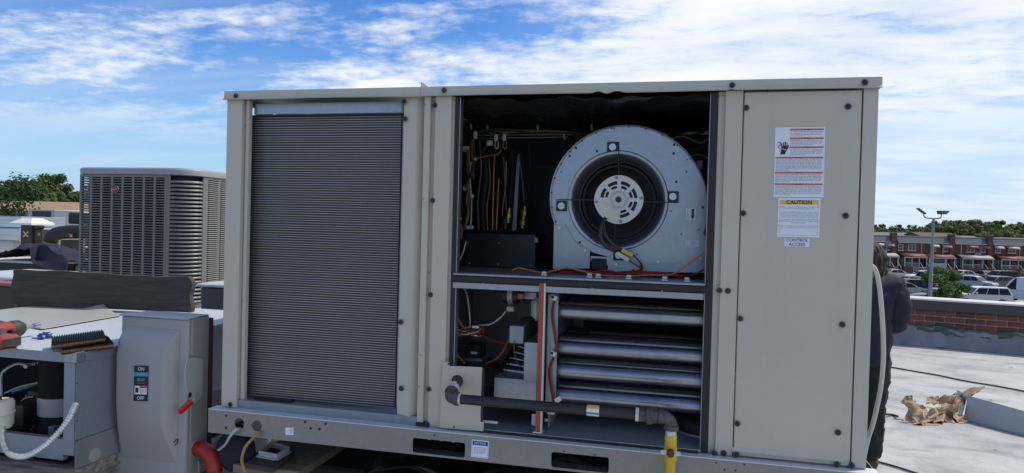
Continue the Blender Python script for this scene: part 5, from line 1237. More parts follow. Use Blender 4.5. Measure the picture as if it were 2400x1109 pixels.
text('SIEMENS', 0.0088, pt(0.5, 0.757, 0.0014), ux, uy, MT['white'], ol)
text('General Duty\nSafety Switch', 0.0063, pt(0.5, 0.61, 0.0012), ux, uy, MT['white'], ol)
text('HEAVY DUTY' if False else 'TYPE 3R ENCLOSURE', 0.0038, pt(0.5, 0.51, 0.0012), ux, uy, MT['greyink'], ol)
bar('warning_panel', pt, 0.06, 0.94, 0.195, 0.435, 'paper', ol); bar('warning_band', pt, 0.42, 0.93, 0.375, 0.43, 'red', ol, 0.0012)
bar('warning_symbol', pt, 0.12, 0.34, 0.24, 0.38, 'ink', ol, 0.0012)
print_lines(lambda u, v, d: pt(u, v, 0.0013), 0.44, 0.92, 0.365, 0.21, 5, ol, 5)
# handle plate and red handle on the right side
XS = dx1+0.0045
def sp(px, py): p = atx(px, py, XS); return p.y, p.z
hp_ = [(437, 842), (447, 838), (460, 838), (474, 842), (473, 890), (470, 930), (448, 948), (440, 930), (433, 905), (431, 880), (433, 860)]
hpl = G().plate([sp(*p) for p in hp_], [], lambda u, v, d: (XS+d, u, v), 0.0, 0.006).ob('handle_plate', MT['switch_light'], sw_)
p = atx(445, 926, XS+0.0065); G().lathe(p, (1, 0, 0), [(0.0001, 0.001), (0.010, 0.001), (0.011, 0)], 14).ob('padlock_hole', MT['ink'], hpl)
p = atx(462, 928, XS+0.0065); G().lathe(p, (1, 0, 0), [(0.006, 0.001), (0.009, 0.001)], 14).ob('padlock_hole', MT['galv_dull'], hpl)
h0, h1 = atx(451, 940, XS+0.01), at(420, 968, YD-0.035)
d = (h1-h0).normalized(); u_ = Vector((1, 0, 0)); u_ = (u_-d*u_.dot(d)).normalized(); v_ = d.cross(u_)
G().obox(h0, d, u_, v_, 0.0, (h1-h0).length, -0.008, 0.006, -0.012, 0.012, 0.004).ob('handle', MT['red'], sw_)
G().tube([atx(455, 935, XS+0.004), h0+d*0.006], 0.006, 8).ob('handle_root', MT['switch_light'], sw_, True)
for (px, py) in ((450, 836), (482, 835), (476, 871)):
    p = atx(px, py, XS); G().lathe(p, (1, 0, 0), [(0.0001, 0.004), (0.004, 0.004), (0.006, 0)], 8).ob('side_screw', MT['galv_dull'], sw_)
wire('cover_latch', [at(403, 1046, YD-0.006), at(408, 1036, YD-0.012), at(416, 1030, YD-0.006), at(414, 1040, YD-0.01), at(405, 1047, YD-0.006)], 0.0018, MT['black'], sw_)
p = atx(458, 1052, XS-0.004); G().lathe(p, (1, 0, 0), [(0.0001, 0.003), (0.030, 0.003), (0.032, 0)], 24).ob('knockout_ring', SG, sw_)
G().box(dx1-0.002, dx1+0.006, YD+0.07, YD+0.08, dz0+0.012, dz0+0.06, 0.002).ob('side_rib', MT['switch_light'], sw_)
# board behind the switch: red painted edge
YBk = YD+DD+0.004
bx = at(491, 900, YBk).x
tag(G().box(dx1-0.05, bx, YBk, YBk+0.019, dz0-0.35, at(494, 746, YBk).z, 0.002).ob('backing_board', mat('red_stained_board', (0.075, 0.010, 0.010), 0.75, 0, col2=(0.13, 0.025, 0.02), vscale=9, stretch=(6, 6, 0.6), bump=0.3)), 'red edged board behind the disconnect switch', 'board')
# red conduit with elbow leaving the switch
rc = thing('red_conduit', 'bright red painted conduit elbow leaving the disconnect switch', 'conduit', at(500, 1109, YD+0.03))
p0 = atx(455, 1050, XS); p0.y = YD+0.065; p0 = Vector((XS+0.002, YD+0.055, at(458, 1052, YD+0.055).z))
cps = [p0, p0+Vector((0.030, -0.004, 0.004)), p0+Vector((0.062, -0.008, -0.012)), p0+Vector((0.082, -0.012, -0.045)), p0+Vector((0.090, -0.012, -0.08))]
G().tube(curve(cps), 0.0275, 20).ob('elbow', MT['conduit_red'], rc, True)
G().tube([p0+Vector((0.0885, -0.012, -0.072)), p0+Vector((0.092, -0.012, -0.09))], 0.0315, 20).ob('collar', MT['conduit_red'], rc, True)
G().tube([p0+Vector((0.091, -0.012, -0.088)), p0+Vector((0.11, -0.012, -0.5)), Vector((p0.x+0.11, p0.y-0.012, 0.0))], 0.0265, 20).ob('pipe', MT['conduit_red'], rc, True)
# strut legs that carry the switch
tag(G().box(dx0+0.07, dx0+0.11, YBk+0.02, YBk+0.06, 0.0, dz1-0.1, 0.003).ob('strut_post', MT['galv_dull']), 'steel strut post behind the left half of the disconnect switch', 'post', 'posts behind the switch')
tag(G().box(dx1-0.07, dx1-0.03, YBk+0.02, YBk+0.06, 0.0, dz1-0.1, 0.003).ob('strut_post', MT['galv_dull']), 'steel strut post behind the right half of the disconnect switch', 'post', 'posts behind the switch')

# --- dark curb box between the old unit and the big one
a = at(470, 672, 1.75)
db = thing('duct_box', 'dark slate metal duct box with pale top beside the louvred condenser', 'duct box', (a.x+0.55, 2.1, 0))
G().box(a.x, a.x+1.1, 1.75, 2.5, 0.0, a.z, 0.01).ob('casing', mat('slate_painted_metal', (0.055, 0.062, 0.075), 0.5, 0.2, var=0.15, vscale=3), db)
G().box(a.x-0.02, a.x+1.12, 1.73, 2.52, a.z+0.001, a.z+0.022, 0.006).ob('cap', MT['old_top'], db)

# --- clutter under the big unit
tag(G().box(at(545, 1070, 0.02).x, at(700, 1030, 0.02).x, 0.02, 0.75, 0.745, 0.778, 0.004).ob('plywood_sheet', MT['woodraw']), 'bare plywood sheet under the left end of the open unit', 'plywood')
pz = 0.80
fr = thing('plastic_frame', 'small square white plastic frame on a dark board under the open unit', 'frame', atz(640, 1062, pz))
P = [atz(606, 1070, pz), atz(648, 1078, pz), atz(678, 1060, pz), atz(635, 1047, pz)]
for i in range(4):
    a, b_ = P[i], P[(i+1) % 4]; d = (b_-a); ln = d.length; d.normalize(); nn_ = Vector((-d.y, d.x, 0))
    G().obox(a, d, nn_, Zu, 0.0, ln-0.0035, 0.0, 0.0035, 0.0, 0.022).ob('frame_side', MT['white'], fr)
    G().obox(a, d, nn_, Zu, -0.004, ln-0.001, -0.010, -0.0004, 0.0, 0.003).ob('flange', MT['white'], fr)
P = [atz(575, 1090, pz-0.006), atz(640, 1100, pz-0.006), atz(690, 1060, pz-0.006), atz(630, 1045, pz-0.006)]
g = G(); g.prism([(p.x, p.y) for p in P], lambda u, v, d: (u, v, d), pz-0.02, pz-0.001)
tag(g.ob('dark_board', MT['wood']), 'dark board carrying the white plastic frame', 'board')
# dark bag hanging at the left end
bagc = at(556, 1045, 0.08)
def bag(u, v):
    a = u*2*math.pi; r_ = 0.075*math.sin(math.pi*min(1, 0.12+v*0.86))**0.55*(1+0.07*math.sin(3*a+v*5)+0.05*math.sin(7*a-v*9))
    return (bagc.x+r_*math.cos(a), bagc.y+r_*0.8*math.sin(a), bagc.z-0.09+0.17*v)
tag(G().grid(bag, 36, 16).ob('dark_bag', MT['navy'], None, True), 'dark navy cloth bag under the left corner of the open unit', 'bag')
cb = thing('brown_cable', 'brown cable looping out of the second round hole of the base rail', 'cable', at(580, 1109, -0.06))
G().tube(curve([at(614, 1006, 0.0), at(606, 1015, -0.045), at(590, 1030, -0.07), at(574, 1050, -0.09), at(567, 1075, -0.10), at(570, 1095, -0.10), at(580, 1115, -0.10), at(600, 1150, -0.1)]), 0.0055, 8).ob('cable_run', mat('tan_cable', (0.34, 0.19, 0.08), 0.45), cb, True)
cb = thing('white_cable', 'grey-white cable running from the first round hole of the base rail', 'cable', at(530, 1040, -0.05))
G().tube(curve([at(565, 1004, 0.0), at(560, 1005, -0.04), at(550, 1010, -0.06), at(538, 1025, -0.06), at(528, 1042, -0.03), at(512, 1055, 0.02)]), 0.005, 8).ob('cable_run', MT['whitewire'], cb, True)
cb = thing('orange_cable', 'thin orange cable behind the left corner of the base rail', 'cable', at(495, 968, 0.3))
G().tube(curve([at(470, 985, 0.35), at(492, 970, 0.30), at(505, 962, 0.25), at(520, 955, 0.2)]), 0.004, 8).ob('cable_run', MT['orangewire'], cb, True)
# black plastic sheet under the middle of the unit
sh0 = at(860, 1078, 0.02)
def sheet(u, v):
    x = 0.45+1.1*u; y = 0.0+0.75*v
    return (x, y, 0.80+0.02*math.sin(u*9+v*3)+0.03*math.sin(u*4-v*6)+0.012*math.sin(u*27)-0.10*(1-min(1, u*6)))
tag(G().grid(sheet, 60, 30).ob('black_plastic_sheet', mat('black_film', (0.016, 0.017, 0.02), 0.22, var=0.3, bump=0.3, bscale=9), None, True, solid=0.002), 'glossy black plastic sheet under the middle of the open unit', 'plastic sheet')
tag(G().box(0.22, 2.10, 0.30, 1.18, 0.0, 0.70, 0.012).ob('dark_backing_curb', mat('dark_backing_black', (0.022, 0.021, 0.021), 0.85, var=0.3, vscale=4, bump=0.3, bscale=20)), 'black curb box added as dark backing under the open unit', 'curb')  # added box: hides the sunlit roof behind and keeps the underside dark
# steel dunnage that carries the unit
for k, (y, nm) in enumerate(((0.62, 'front'), (1.20, 'rear'))):
    d_ = thing('steel_beam', '%s steel beam carrying the open unit' % nm, 'beam', (1.1, y, 0.0), 'beams under the open unit')
    G().box(0.0, ULEN, y+0.05, y+0.15, zrb-0.011, zrb-0.001).ob('flange', MT['soot'], d_); G().box(0.0, ULEN, y+0.096, y+0.104, zrb-0.14, zrb-0.0115).ob('web', MT['soot'], d_)
    G().box(0.0, ULEN, y+0.05, y+0.15, zrb-0.15, zrb-0.1405).ob('flange', MT['soot'], d_)
    for x in (0.10, 2.18): G().box(x-0.05, x+0.05, y+0.05, y+0.15, 0.0, zrb-0.151).ob('post', MT['soot'], d_)

# ================================================================ roof clutter further back on the left
# packaged unit with a navy jacket thrown over it
YJ = 4.1
a, b_ = at(-60, 612, YJ), at(150, 606, YJ)
ac = thing('low_rooftop_unit', 'low beige rooftop unit with dark grille under a thrown navy jacket', 'rooftop unit', ((a.x+b_.x)/2, YJ+0.4, 0.5))
zj = at(60, 612, YJ).z; zj0 = at(60, 640, YJ).z
G().box(a.x, at(118, 612, YJ).x, YJ+0.02, YJ+0.8, zj-0.45, zj-0.03, 0.004).ob('grille', MT['dark'], ac)
G().box(a.x-0.02, at(122, 612, YJ).x+0.02, YJ, YJ+0.82, zj-0.029, zj, 0.008).ob('top_panel', mat('cream_panel', (0.55, 0.50, 0.40), 0.5), ac)
for k in range(5): G().box(a.x, at(118, 612, YJ).x, YJ+0.012, YJ+0.019, zj-0.055-k*0.022, zj-0.045-k*0.022).ob('grille_bar', MT['black'], ac)
G().box(at(122, 612, YJ).x+0.005, at(178, 612, YJ).x, YJ+0.3, YJ+0.7, zj-0.4, zj-0.05, 0.01).ob('side_cabinet', MT['beige'], ac)
jx0, jx1 = at(-12, 590, YJ-0.03).x, at(156, 630, YJ-0.03).x
import mathutils.noise as mn
def jacket(u, v):
    x = jx0+(jx1-jx0)*u
    y = YJ-0.05+0.60*v
    hump = math.exp(-((u-0.40)/0.22)**2)*0.13+math.exp(-((u-0.68)/0.16)**2)*0.10+0.035
    h = hump*math.sin(math.pi*min(1, 0.30+0.7*v))
    edge = 1 if 0.05 < u < 0.9 else 0.4
    h = h*edge + 0.045*mn.noise(Vector((x*7, y*7, 1)))+0.03*abs(mn.noise(Vector((x*16, y*16, 4))))
    z = zj+0.012+max(0.0, h)
    if v < 0.12 and u > 0.55: z = zj+0.02-0.20*(0.12-v)/0.12*((u-0.55)/0.45)**0.7
    return (x+0.01*mn.noise(Vector((x*9, y*9, 7))), y-(0.02 if v < 0.12 else 0), z)
tag(G().grid(jacket, 70, 44).ob('navy_jacket', MT['navy'], None, True, solid=0.006), 'crumpled dark navy jacket thrown on the low beige unit', 'jacket')
# pale flat tops in front of it
a = at(0, 640, 3.2); zf = at(90, 648, 3.2).z
tag(G().box(at(-80, 640, 3.2).x, at(182, 640, 3.2).x, 3.0, 3.9, 0.0, zf, 0.012).ob('flat_duct', MT['old_top']), 'wide pale galvanised duct top in front of the jacket', 'duct')
a, b_ = at(-30, 660, 2.2), at(32, 690, 2.2)
db = thing('duct_box', 'dark box with rusty red cap at the left edge behind the plank', 'duct box', ((a.x+b_.x)/2, 2.45, 0))
G().box(a.x, b_.x, 2.2, 2.7, 0.0, a.z-0.03, 0.008).ob('casing', MT['soot'], db)
G().box(a.x-0.02, b_.x+0.01, 2.18, 2.72, a.z-0.029, a.z, 0.006).ob('cap', mat('rusty_paint', (0.30, 0.12, 0.07), 0.7, var=0.3), db)
# stainless duct
YS = 7.4
a, b_ = at(-90, 504, YS), at(49, 566, YS)
du = thing('stainless_duct', 'shiny stainless steel duct at the left edge', 'duct', ((a.x+b_.x)/2, YS+0.4, 0.0))
MT['stainless'] = mat('stainless_sheet', (0.62, 0.63, 0.65), 0.22, 1.0, var=0.12, vscale=2, stretch=(0.4, 1, 4), rvar=0.08)
G().box(a.x, b_.x, YS, YS+0.9, at(20, 533, YS).z, a.z, 0.01).ob('upper_section', MT['stainless'], du)
G().box(a.x, b_.x+0.03, YS-0.05, YS+0.95, b_.z, at(20, 533, YS).z-0.004, 0.02).ob('lower_section', MT['stainless'], du)
G().box(a.x+0.4, b_.x-0.3, YS+0.1, YS+0.8, 0.0, b_.z-0.002).ob('curb', MT['white'], du)
# hooded vent, orange cross
def xmark(c, s_, ux, nrm_, parent, mt='marking'):
    for sg in (1, -1):
        d = (ux*1.0+Zu*sg*0.9).normalized(); G().obox(c+nrm_*(0.003 if sg > 0 else 0.005), d, nrm_, d.cross(nrm_), -s_, s_, 0, 0.001, -s_*0.16, s_*0.16).ob('cross_mark', MT[mt], parent)
YV = 6.6
def vent(name, label, px0, px1, pyt, pyb, hood, mark, cm):
    a, b_ = at(px0, pyt, YV), at(px1, pyb, YV); w2 = b_.x-a.x
    v = thing(name, label, 'vent', ((a.x+b_.x)/2, YV+w2/2, 0.0))
    G().box(a.x, b_.x, YV, YV+w2, b_.z-0.35, a.z, 0.008).ob('shaft', MT['soot'], v)
    G().box(a.x-0.06, b_.x+0.06, YV-0.06, YV+w2+0.06, 0.0, b_.z-0.351, 0.01).ob('curb', MT['flash_grey'], v)
    if hood:
        c = Vector(((a.x+b_.x)/2, YV+w2/2, a.z)); q = w2*0.95
        pts = [c+Vector((sx_*q, sy_*q, 0.0)) for sx_, sy_ in ((-1, -1), (1, -1), (1, 1), (-1, 1))]
        p2 = [p+Zu*0.03 for p in pts]; p3 = [c+Vector((sx_*q*0.45, sy_*q*0.45, 0.11)) for sx_, sy_ in ((-1, -1), (1, -1), (1, 1), (-1, 1))]
        g = G(); g.add(pts+p2+p3, [(3, 2, 1, 0)]+[(i, (i+1) % 4, 4+(i+1) % 4, 4+i) for i in range(4)]+[(4+i, 4+(i+1) % 4, 8+(i+1) % 4, 8+i) for i in range(4)]+[(8, 9, 10, 11)])
        g.ob('hood', mat('white_hood_paint', (0.68, 0.67, 0.62), 0.5), v)
    xmark(at(*mark, YV), cm, Xu, -Yu, v)
    return v
vent('hooded_vent', 'square vent with white hood and big orange cross on its dark shaft', 48, 74, 527, 566, True, (61, 549), 0.065)
v = vent('dark_vent', 'small sooty vent with a faint orange cross beside the hooded one', 82, 98, 538, 566, False, (92, 549), 0.035)
G().lathe(at(92, 538, YV+0.05), (0, 0, 1), [(0.035, 0), (0.07, 0.03), (0.075, 0.05), (0.001, 0.055)], 12).ob('flared_cap', MT['soot'], v, True)
# grey condenser box and a small white wall unit behind
YA = 9.0
a, b_ = at(66, 491, YA), at(127, 555, YA)
cu = thing('grey_condenser_box', 'boxy grey condenser with dark grille and pale frame behind the hooded vent', 'condenser', ((a.x+b_.x)/2, YA+0.35, 0.0))
G().box(a.x, b_.x, YA, YA+0.7, 0.35, a.z, 0.01).ob('casing', MT['galv'], cu)
G().box(at(76, 500, YA).x, at(119, 500, YA).x, YA-0.012, YA-0.002, b_.z, at(90, 495, YA).z, 0.004).ob('grille', MT['soot'], cu)
G().box(a.x+0.04, b_.x-0.04, YA+0.1, YA+0.6, 0.0, 0.349).ob('stand', MT['galv_dull'], cu)
a, b_ = at(129, 492, YA+0.8), at(182, 524, YA+0.8)
cu = thing('white_condenser', 'small white outdoor unit with a round fan beside the grey condenser box', 'condenser', ((a.x+b_.x)/2, YA+0.95, 0.0))
G().box(a.x, b_.x, YA+0.8, YA+1.1, b_.z, a.z, 0.01).ob('casing', MT['white'], cu)
G().lathe(at(160, 508, YA+0.797), (0, -1, 0), [(0.06, 0), (0.07, 0.004), (0.075, 0.0)], 20).ob('fan_ring', MT['galv'], cu)
p = at(139, 505, YA+0.797); G().box(p.x-0.05, p.x+0.05, YA+0.79, YA+0.798, p.z-0.06, p.z+0.06, 0.003).ob('cover_plate', MT['paper'], cu)
G().box(a.x+0.05, b_.x-0.05, YA+0.85, YA+1.05, 0.0, b_.z-0.001).ob('stand', MT['galv_dull'], cu)
# black rounded duct elbow
YK = 6.0
pK = [at(104, 585, YK), at(108, 555, YK), at(124, 536, YK), at(150, 530, YK), at(200, 528, YK), at(260, 528, YK)]
rk = 0.15
bt = thing('black_duct', 'large rounded black duct beside the louvred condenser', 'duct', at(150, 600, YK))
kp = [at(118, 566, YK), at(122, 556, YK), at(134, 548, YK), at(160, 544, YK), at(220, 544, YK), at(300, 545, YK)]
G().tube(curve(kp), 0.098, 24).ob('elbow', MT['blacktank'], bt, True)
G().box(at(158, 500, YK+0.02).x, at(230, 500, YK).x, YK+0.02, YK+0.22, at(170, 525, YK).z, at(170, 498, YK).z, 0.02).ob('riser', MT['blacktank'], bt)
G().box(at(138, 580, YK-0.1).x, at(165, 580, YK-0.1).x, YK-0.08, YK+0.08, 0.0, at(150, 562, YK).z, 0.006).ob('support', MT['soot'], bt)
pb_ = at(163, 552, YK-0.12)
G().box(pb_.x-0.045, pb_.x+0.05, YK-0.16, YK-0.098, pb_.z-0.028, pb_.z+0.028, 0.006).ob('junction_box', MT['soot'], bt)
xmark(at(167, 553, YK-0.162), 0.03, Xu, -Yu, bt)
# ================================================================ beyond the parapet: car park, terrace of houses, trees
UPV = Vector((0, 0, 1))
DH = 124.0                                              # camera depth of the terrace front
mpp = DH/F
def frame_obj(o, px, dep, z, turn=0.0):
    """stand a locally built thing at a picture column and depth, its x axis running to the right across the view"""
    o.location = flat(px, dep, z); o.rotation_euler = (0, 0, math.atan2(hr.y, hr.x)+turn)
MT['slate'] = mat('grey_slate_roofing', (0.135, 0.145, 0.145), 0.8, var=0.12, vscale=0.6)
MT['trim'] = mat('white_trim', (0.46, 0.45, 0.43), 0.6, var=0.05)
MT['awning_red'] = mat('red_awning', (0.21, 0.060, 0.050), 0.6, var=0.15, vscale=1)
MT['awning_white'] = mat('white_awning', (0.44, 0.37, 0.34), 0.6, var=0.1, vscale=1)
MT['pane'] = mat('window_pane', (0.05, 0.055, 0.06), 0.12, var=0.2, spec=0.6, rvar=0)
MT['porchdark'] = mat('porch_wall', (0.10, 0.08, 0.07), 0.8, var=0.3, vscale=0.5)
MT['step'] = mat('brick_step', (0.22, 0.10, 0.08), 0.85, var=0.2)
def lb(x0, x1, y0, y1, z0, z1, b=0.0): return G().box(x0, x1, y0, y1, z0, z1, b)
def house(px0, px1, label, wins, canopy, chim=None, ac=None, pipe=None, fence=False, porch='open', dz=0.0):
    """local: x along the row, y away from the camera, z above the street"""
    W_ = (px1-px0)*mpp*1.0; h = thing('brick_house', label, 'house', (0, 0, 0), 'terrace of brick houses')
    frame_obj(h, px0, DH, STREET+0.05)
    def P(g, n, m, s=False, parent=None): return g.ob(n, m, parent or h, s, local=True)
    zr, ze, zp_, zf = 6.55, 5.45, 3.30, 1.15
    P(lb(0.02, W_-0.02, 0, 9, 0, ze), 'wall', MT['brickfar'])
    g = G(); g.add([(0, -0.25, ze), (W_, -0.25, ze), (W_, 0.35, zr), (0, 0.35, zr), (0, 9, zr), (W_, 9, zr), (0, 9, ze), (W_, 9, ze)], [(0, 1, 2, 3), (3, 2, 5, 4), (1, 0, 6, 7), (0, 3, 4, 6), (1, 7, 5, 2)])
    rf_ = P(g, 'roof', MT['slate'])
    P(lb(0.0, W_, -0.32, -0.22, ze-0.10, ze+0.06), 'gutter', MT['trim'], parent=rf_)
    P(lb(0.0, W_, 0.30, 0.55, zr+0.002, zr+0.12), 'roof_coping', MT['trim'], parent=rf_)
    for (u, kind) in wins:
        x = u*W_; ww = 0.95 if kind[0] == 's' else 1.45
        wn = P(lb(x-ww/2, x+ww/2, -0.06, 0.05, 3.98, 5.08), 'window', MT['trim'])
        np_ = 1 if ww < 1 else 2; pw_ = (ww-0.12*(np_+1))/np_
        for k in range(np_):
            a = x-ww/2+0.12+k*(pw_+0.12)
            P(lb(a, a+pw_, -0.075, -0.065, 4.52, 4.98), 'pane', MT['pane'], parent=wn); P(lb(a, a+pw_, -0.075, -0.065, 4.08, 4.46), 'pane', MT['pane'], parent=wn)
        P(lb(x-ww/2-0.08, x+ww/2+0.08, -0.14, 0, 3.88, 3.975), 'sill', MT['trim'], parent=wn)
        if len(kind) > 1:
            aw = ww/2+0.28; g = G(); pf = [(0.0, 5.22), (-0.35, 5.16), (-0.65, 5.00), (-0.85, 4.72)]
            g.fold([(y, z) for y, z in pf], -aw, aw); g.v = [(x+v[2], v[0]-0.02, v[1]) for v in g.v]
            a_ = P(g, 'awning', MT['awning_red'] if kind[1] == 'r' else MT['awning_white'], True); md = a_.modifiers.new('t', 'SOLIDIFY'); md.thickness = 0.03
            for sx_ in (-aw, aw-0.05):
                g = G(); g.prism([(y, z) for y, z in pf]+[(-0.85, 4.62), (-0.6, 4.85), (0.0, 5.05)], lambda u_, v_, d: (x+sx_+d, u_-0.02, v_), 0, 0.05); P(g, 'awning_side', MT['trim'], parent=a_)
    # porch canopy, posts, parapet
    cm = MT['awning_red'] if canopy == 'r' else MT['awning_white']
    g = G(); g.add([(0.1, 0, zp_+0.22), (W_-0.1, 0, zp_+0.22), (W_-0.1, -1.2, zp_), (0.1, -1.2, zp_), (W_-0.1, -2.2, zp_-0.38), (0.1, -2.2, zp_-0.38)], [(0, 1, 2, 3), (3, 2, 4, 5)])
    c_ = P(g, 'porch_canopy', cm, True); md = c_.modifiers.new('t', 'SOLIDIFY'); md.thickness = 0.06
    P(lb(0.1, W_-0.1, -2.24, -2.16, zp_-0.56, zp_-0.40), 'canopy_edge', MT['trim'], parent=c_)
    g = G()
    for k in range(9):
        x = 0.3+k*(W_-0.6)/8; g.add([(x-0.03, -0.05, zp_+0.27), (x+0.03, -0.05, zp_+0.27), (x+0.03, -1.2, zp_+0.05), (x-0.03, -1.2, zp_+0.05), (x+0.03, -2.2, zp_-0.33), (x-0.03, -2.2, zp_-0.33)], [(0, 1, 2, 3), (3, 2, 4, 5)])
    P(g, 'canopy_ribs', cm, parent=c_)
    P(lb(0.1, W_-0.1, -2.1, -0.002, 0, zf), 'porch_base', MT['brickfar'])
    for k in range(4): x = 0.18+k*(W_-0.5)/3; P(lb(x, x+0.14, -2.08, -1.94, zf, zp_-0.42), 'porch_post', MT['trim'])
    P(lb(0.3, W_*0.62, -0.05, -0.003, zf, zf+1.75), 'porch_glazing', MT['pane']); 
    for k in range(4): x = 0.3+k*(W_*0.62-0.3)/4; P(lb(x, x+0.09, -0.07, -0.051, zf, zf+1.75), 'mullion', MT['trim'])
    if porch == 'open':
        P(lb(0.2, W_*0.66, -2.06, -2.02, zf+0.62, zf+0.70), 'porch_rail', MT['trim'])
        g = G()
        for k in range(16): x = 0.25+k*(W_*0.66-0.3)/15; g.box(x, x+0.035, -2.05, -2.02, zf, zf+0.62)
        P(g, 'balusters', MT['trim'])
    else: P(lb(0.15, W_*0.66, -2.07, -2.0, zf, zf+1.75, 0.02), 'porch_screen', MT['trim']); P(lb(0.4, W_*0.6, -2.085, -2.072, zf+0.75, zf+1.6), 'pane', MT['pane'])
    xd = W_*0.78; d_ = P(lb(xd-0.45, xd+0.45, -0.06, -0.003, zf, zf+2.0), 'door', MT['awning_red']); P(lb(xd+0.25, xd+0.31, -0.09, -0.061, zf+0.9, zf+1.05), 'handle', MT['chrome'], parent=d_)
    for k in range(5): P(lb(xd-0.55, xd+0.55, -2.15-0.28*(k+1), -2.12-0.28*k, 0, zf-0.2*(k+1)+0.15), 'step', MT['step'])
    for sx_ in (-0.62, 0.58):
        g = G(); g.tube([(xd+sx_, -2.1, zf+0.95), (xd+sx_, -3.5, 0.95)], 0.04, 6); g.tube([(xd+sx_, -3.5, 0), (xd+sx_, -3.5, 0.95)], 0.04, 6); P(g, 'stair_rail', MT['trim'])
    if chim is not None:
        x = chim*W_; ch = P(lb(x-0.45, x+0.45, -0.42, 0.5, 0, zr+0.55), 'chimney', MT['brickfar']); P(lb(x-0.55, x+0.55, -0.5, 0.58, zr+0.552, zr+0.66), 'chimney_cap', MT['concrete'], parent=ch)
    if ac is not None:
        x = ac*W_; a_ = P(lb(x-0.45, x+0.45, -0.4, -0.01, 3.25, 3.95, 0.03), 'wall_air_conditioner', MT['trim']); P(G().lathe((x-0.1, -0.405, 3.6), (0, -1, 0), [(0.12, 0), (0.26, 0.01), (0.28, 0)], 14), 'fan_guard', MT['pane'], parent=a_)
    if pipe is not None: P(lb(pipe*W_-0.06, pipe*W_+0.06, -0.12, -0.01, zp_+0.2, ze-0.1), 'downpipe', MT['trim'])
    if fence:
        g = G()
        for k in range(14): x = 0.1+k*0.28; g.box(x, x+0.04, -5.0, -4.96, 0, 1.15)
        P(g, 'fence_bars', MT['trim'])
        for z in (0.1, 0.65, 1.15): P(lb(0.05, 3.9, -5.02, -4.94, z, z+0.08), 'fence_rail', MT['trim'])
    return h
house(2034, 2095, 'brick house half hidden by the person, with striped awnings and a white air conditioner', [(0.42, 'sw'), (0.80, 'sw')], 'w', 0.98, 0.62)
house(2104, 2161, 'brick house with two bare white windows and a dull red canopy', [(0.13, 's'), (0.60, 'd')], 'r', None, None, 0.99, True)
house(2161, 2226, 'brick house behind the lamp post with white porch screen and curved awnings', [(0.42, 'sw'), (0.86, 'sw')], 'r', 1.06, None, 0.76, False, 'screen')
house(2238, 2314, 'brick house with red awnings and an air conditioner under the right window', [(0.50, 'dr'), (0.88, 'sr')], 'w', 1.06, 0.70, 0.20)
house(2328, 2392, 'brick house right of the tall chimney with pinkish rounded awnings', [(0.18, 'sw'), (0.70, 'dw')], 'r', None, None, 0.97)
house(2392, 2462, 'brick house cut by the right picture edge', [(0.35, 'sr'), (0.8, 'sr')], 'r', 0.98)
house(1966, 2034, 'brick house at the end of the row behind the open unit', [(0.35, 'sw'), (0.8, 'sr')], 'r', 0.02)
# roofs and houses further back
def farhouse(px, dep, w_, z, hgt, mt, label, gable=True):
    h = thing('far_house', label, 'house', (0, 0, 0), 'roofs behind the terrace'); frame_obj(h, px, dep, STREET)
    lb(-w_/2, w_/2, 0, 8, 0, z).ob('wall', MT['brickfar'] if mt != 'trim' else MT['trim'], h, local=True)
    g = G()
    if gable: g.add([(-w_/2-.3, -.3, z), (w_/2+.3, -.3, z), (w_/2+.3, 8.3, z), (-w_/2-.3, 8.3, z), (-w_/2-.3, 4, z+hgt), (w_/2+.3, 4, z+hgt)], [(0, 1, 5, 4), (2, 3, 4, 5), (1, 2, 5), (3, 0, 4), (3, 2, 1, 0)])
    else: g.box(-w_/2-.2, w_/2+.2, -.2, 8.2, z+0.002, z+hgt)
    g.ob('roof', MT[mt], h, local=True)
    for k in range(int(w_//3)): lb(-w_/2+0.8+3*k, -w_/2+2.0+3*k, -0.04, 0.0, z-1.6, z-0.5).ob('window', MT['pane'], h, local=True)
farhouse(2065, 165, 16, 6.6, 0.9, 'slate', 'wide grey roof behind the leftmost brick houses')
farhouse(2125, 178, 14, 6.9, 0.35, 'trim', 'white flat roof behind the house with bare windows', False)
farhouse(2168, 190, 15, 7.0, 0.4, 'trim', 'white flat roof left of the lamp post', False)
farhouse(2205, 160, 9, 6.8, 0.9, 'brickfar', 'dark red roof behind the lamp post')
farhouse(2275, 175, 6, 6.3, 0.9, 'slate', 'small grey gable peeping over the terrace')
farhouse(2392, 178, 8, 6.2, 0.8, 'slate', 'grey roof at the right edge behind the terrace')

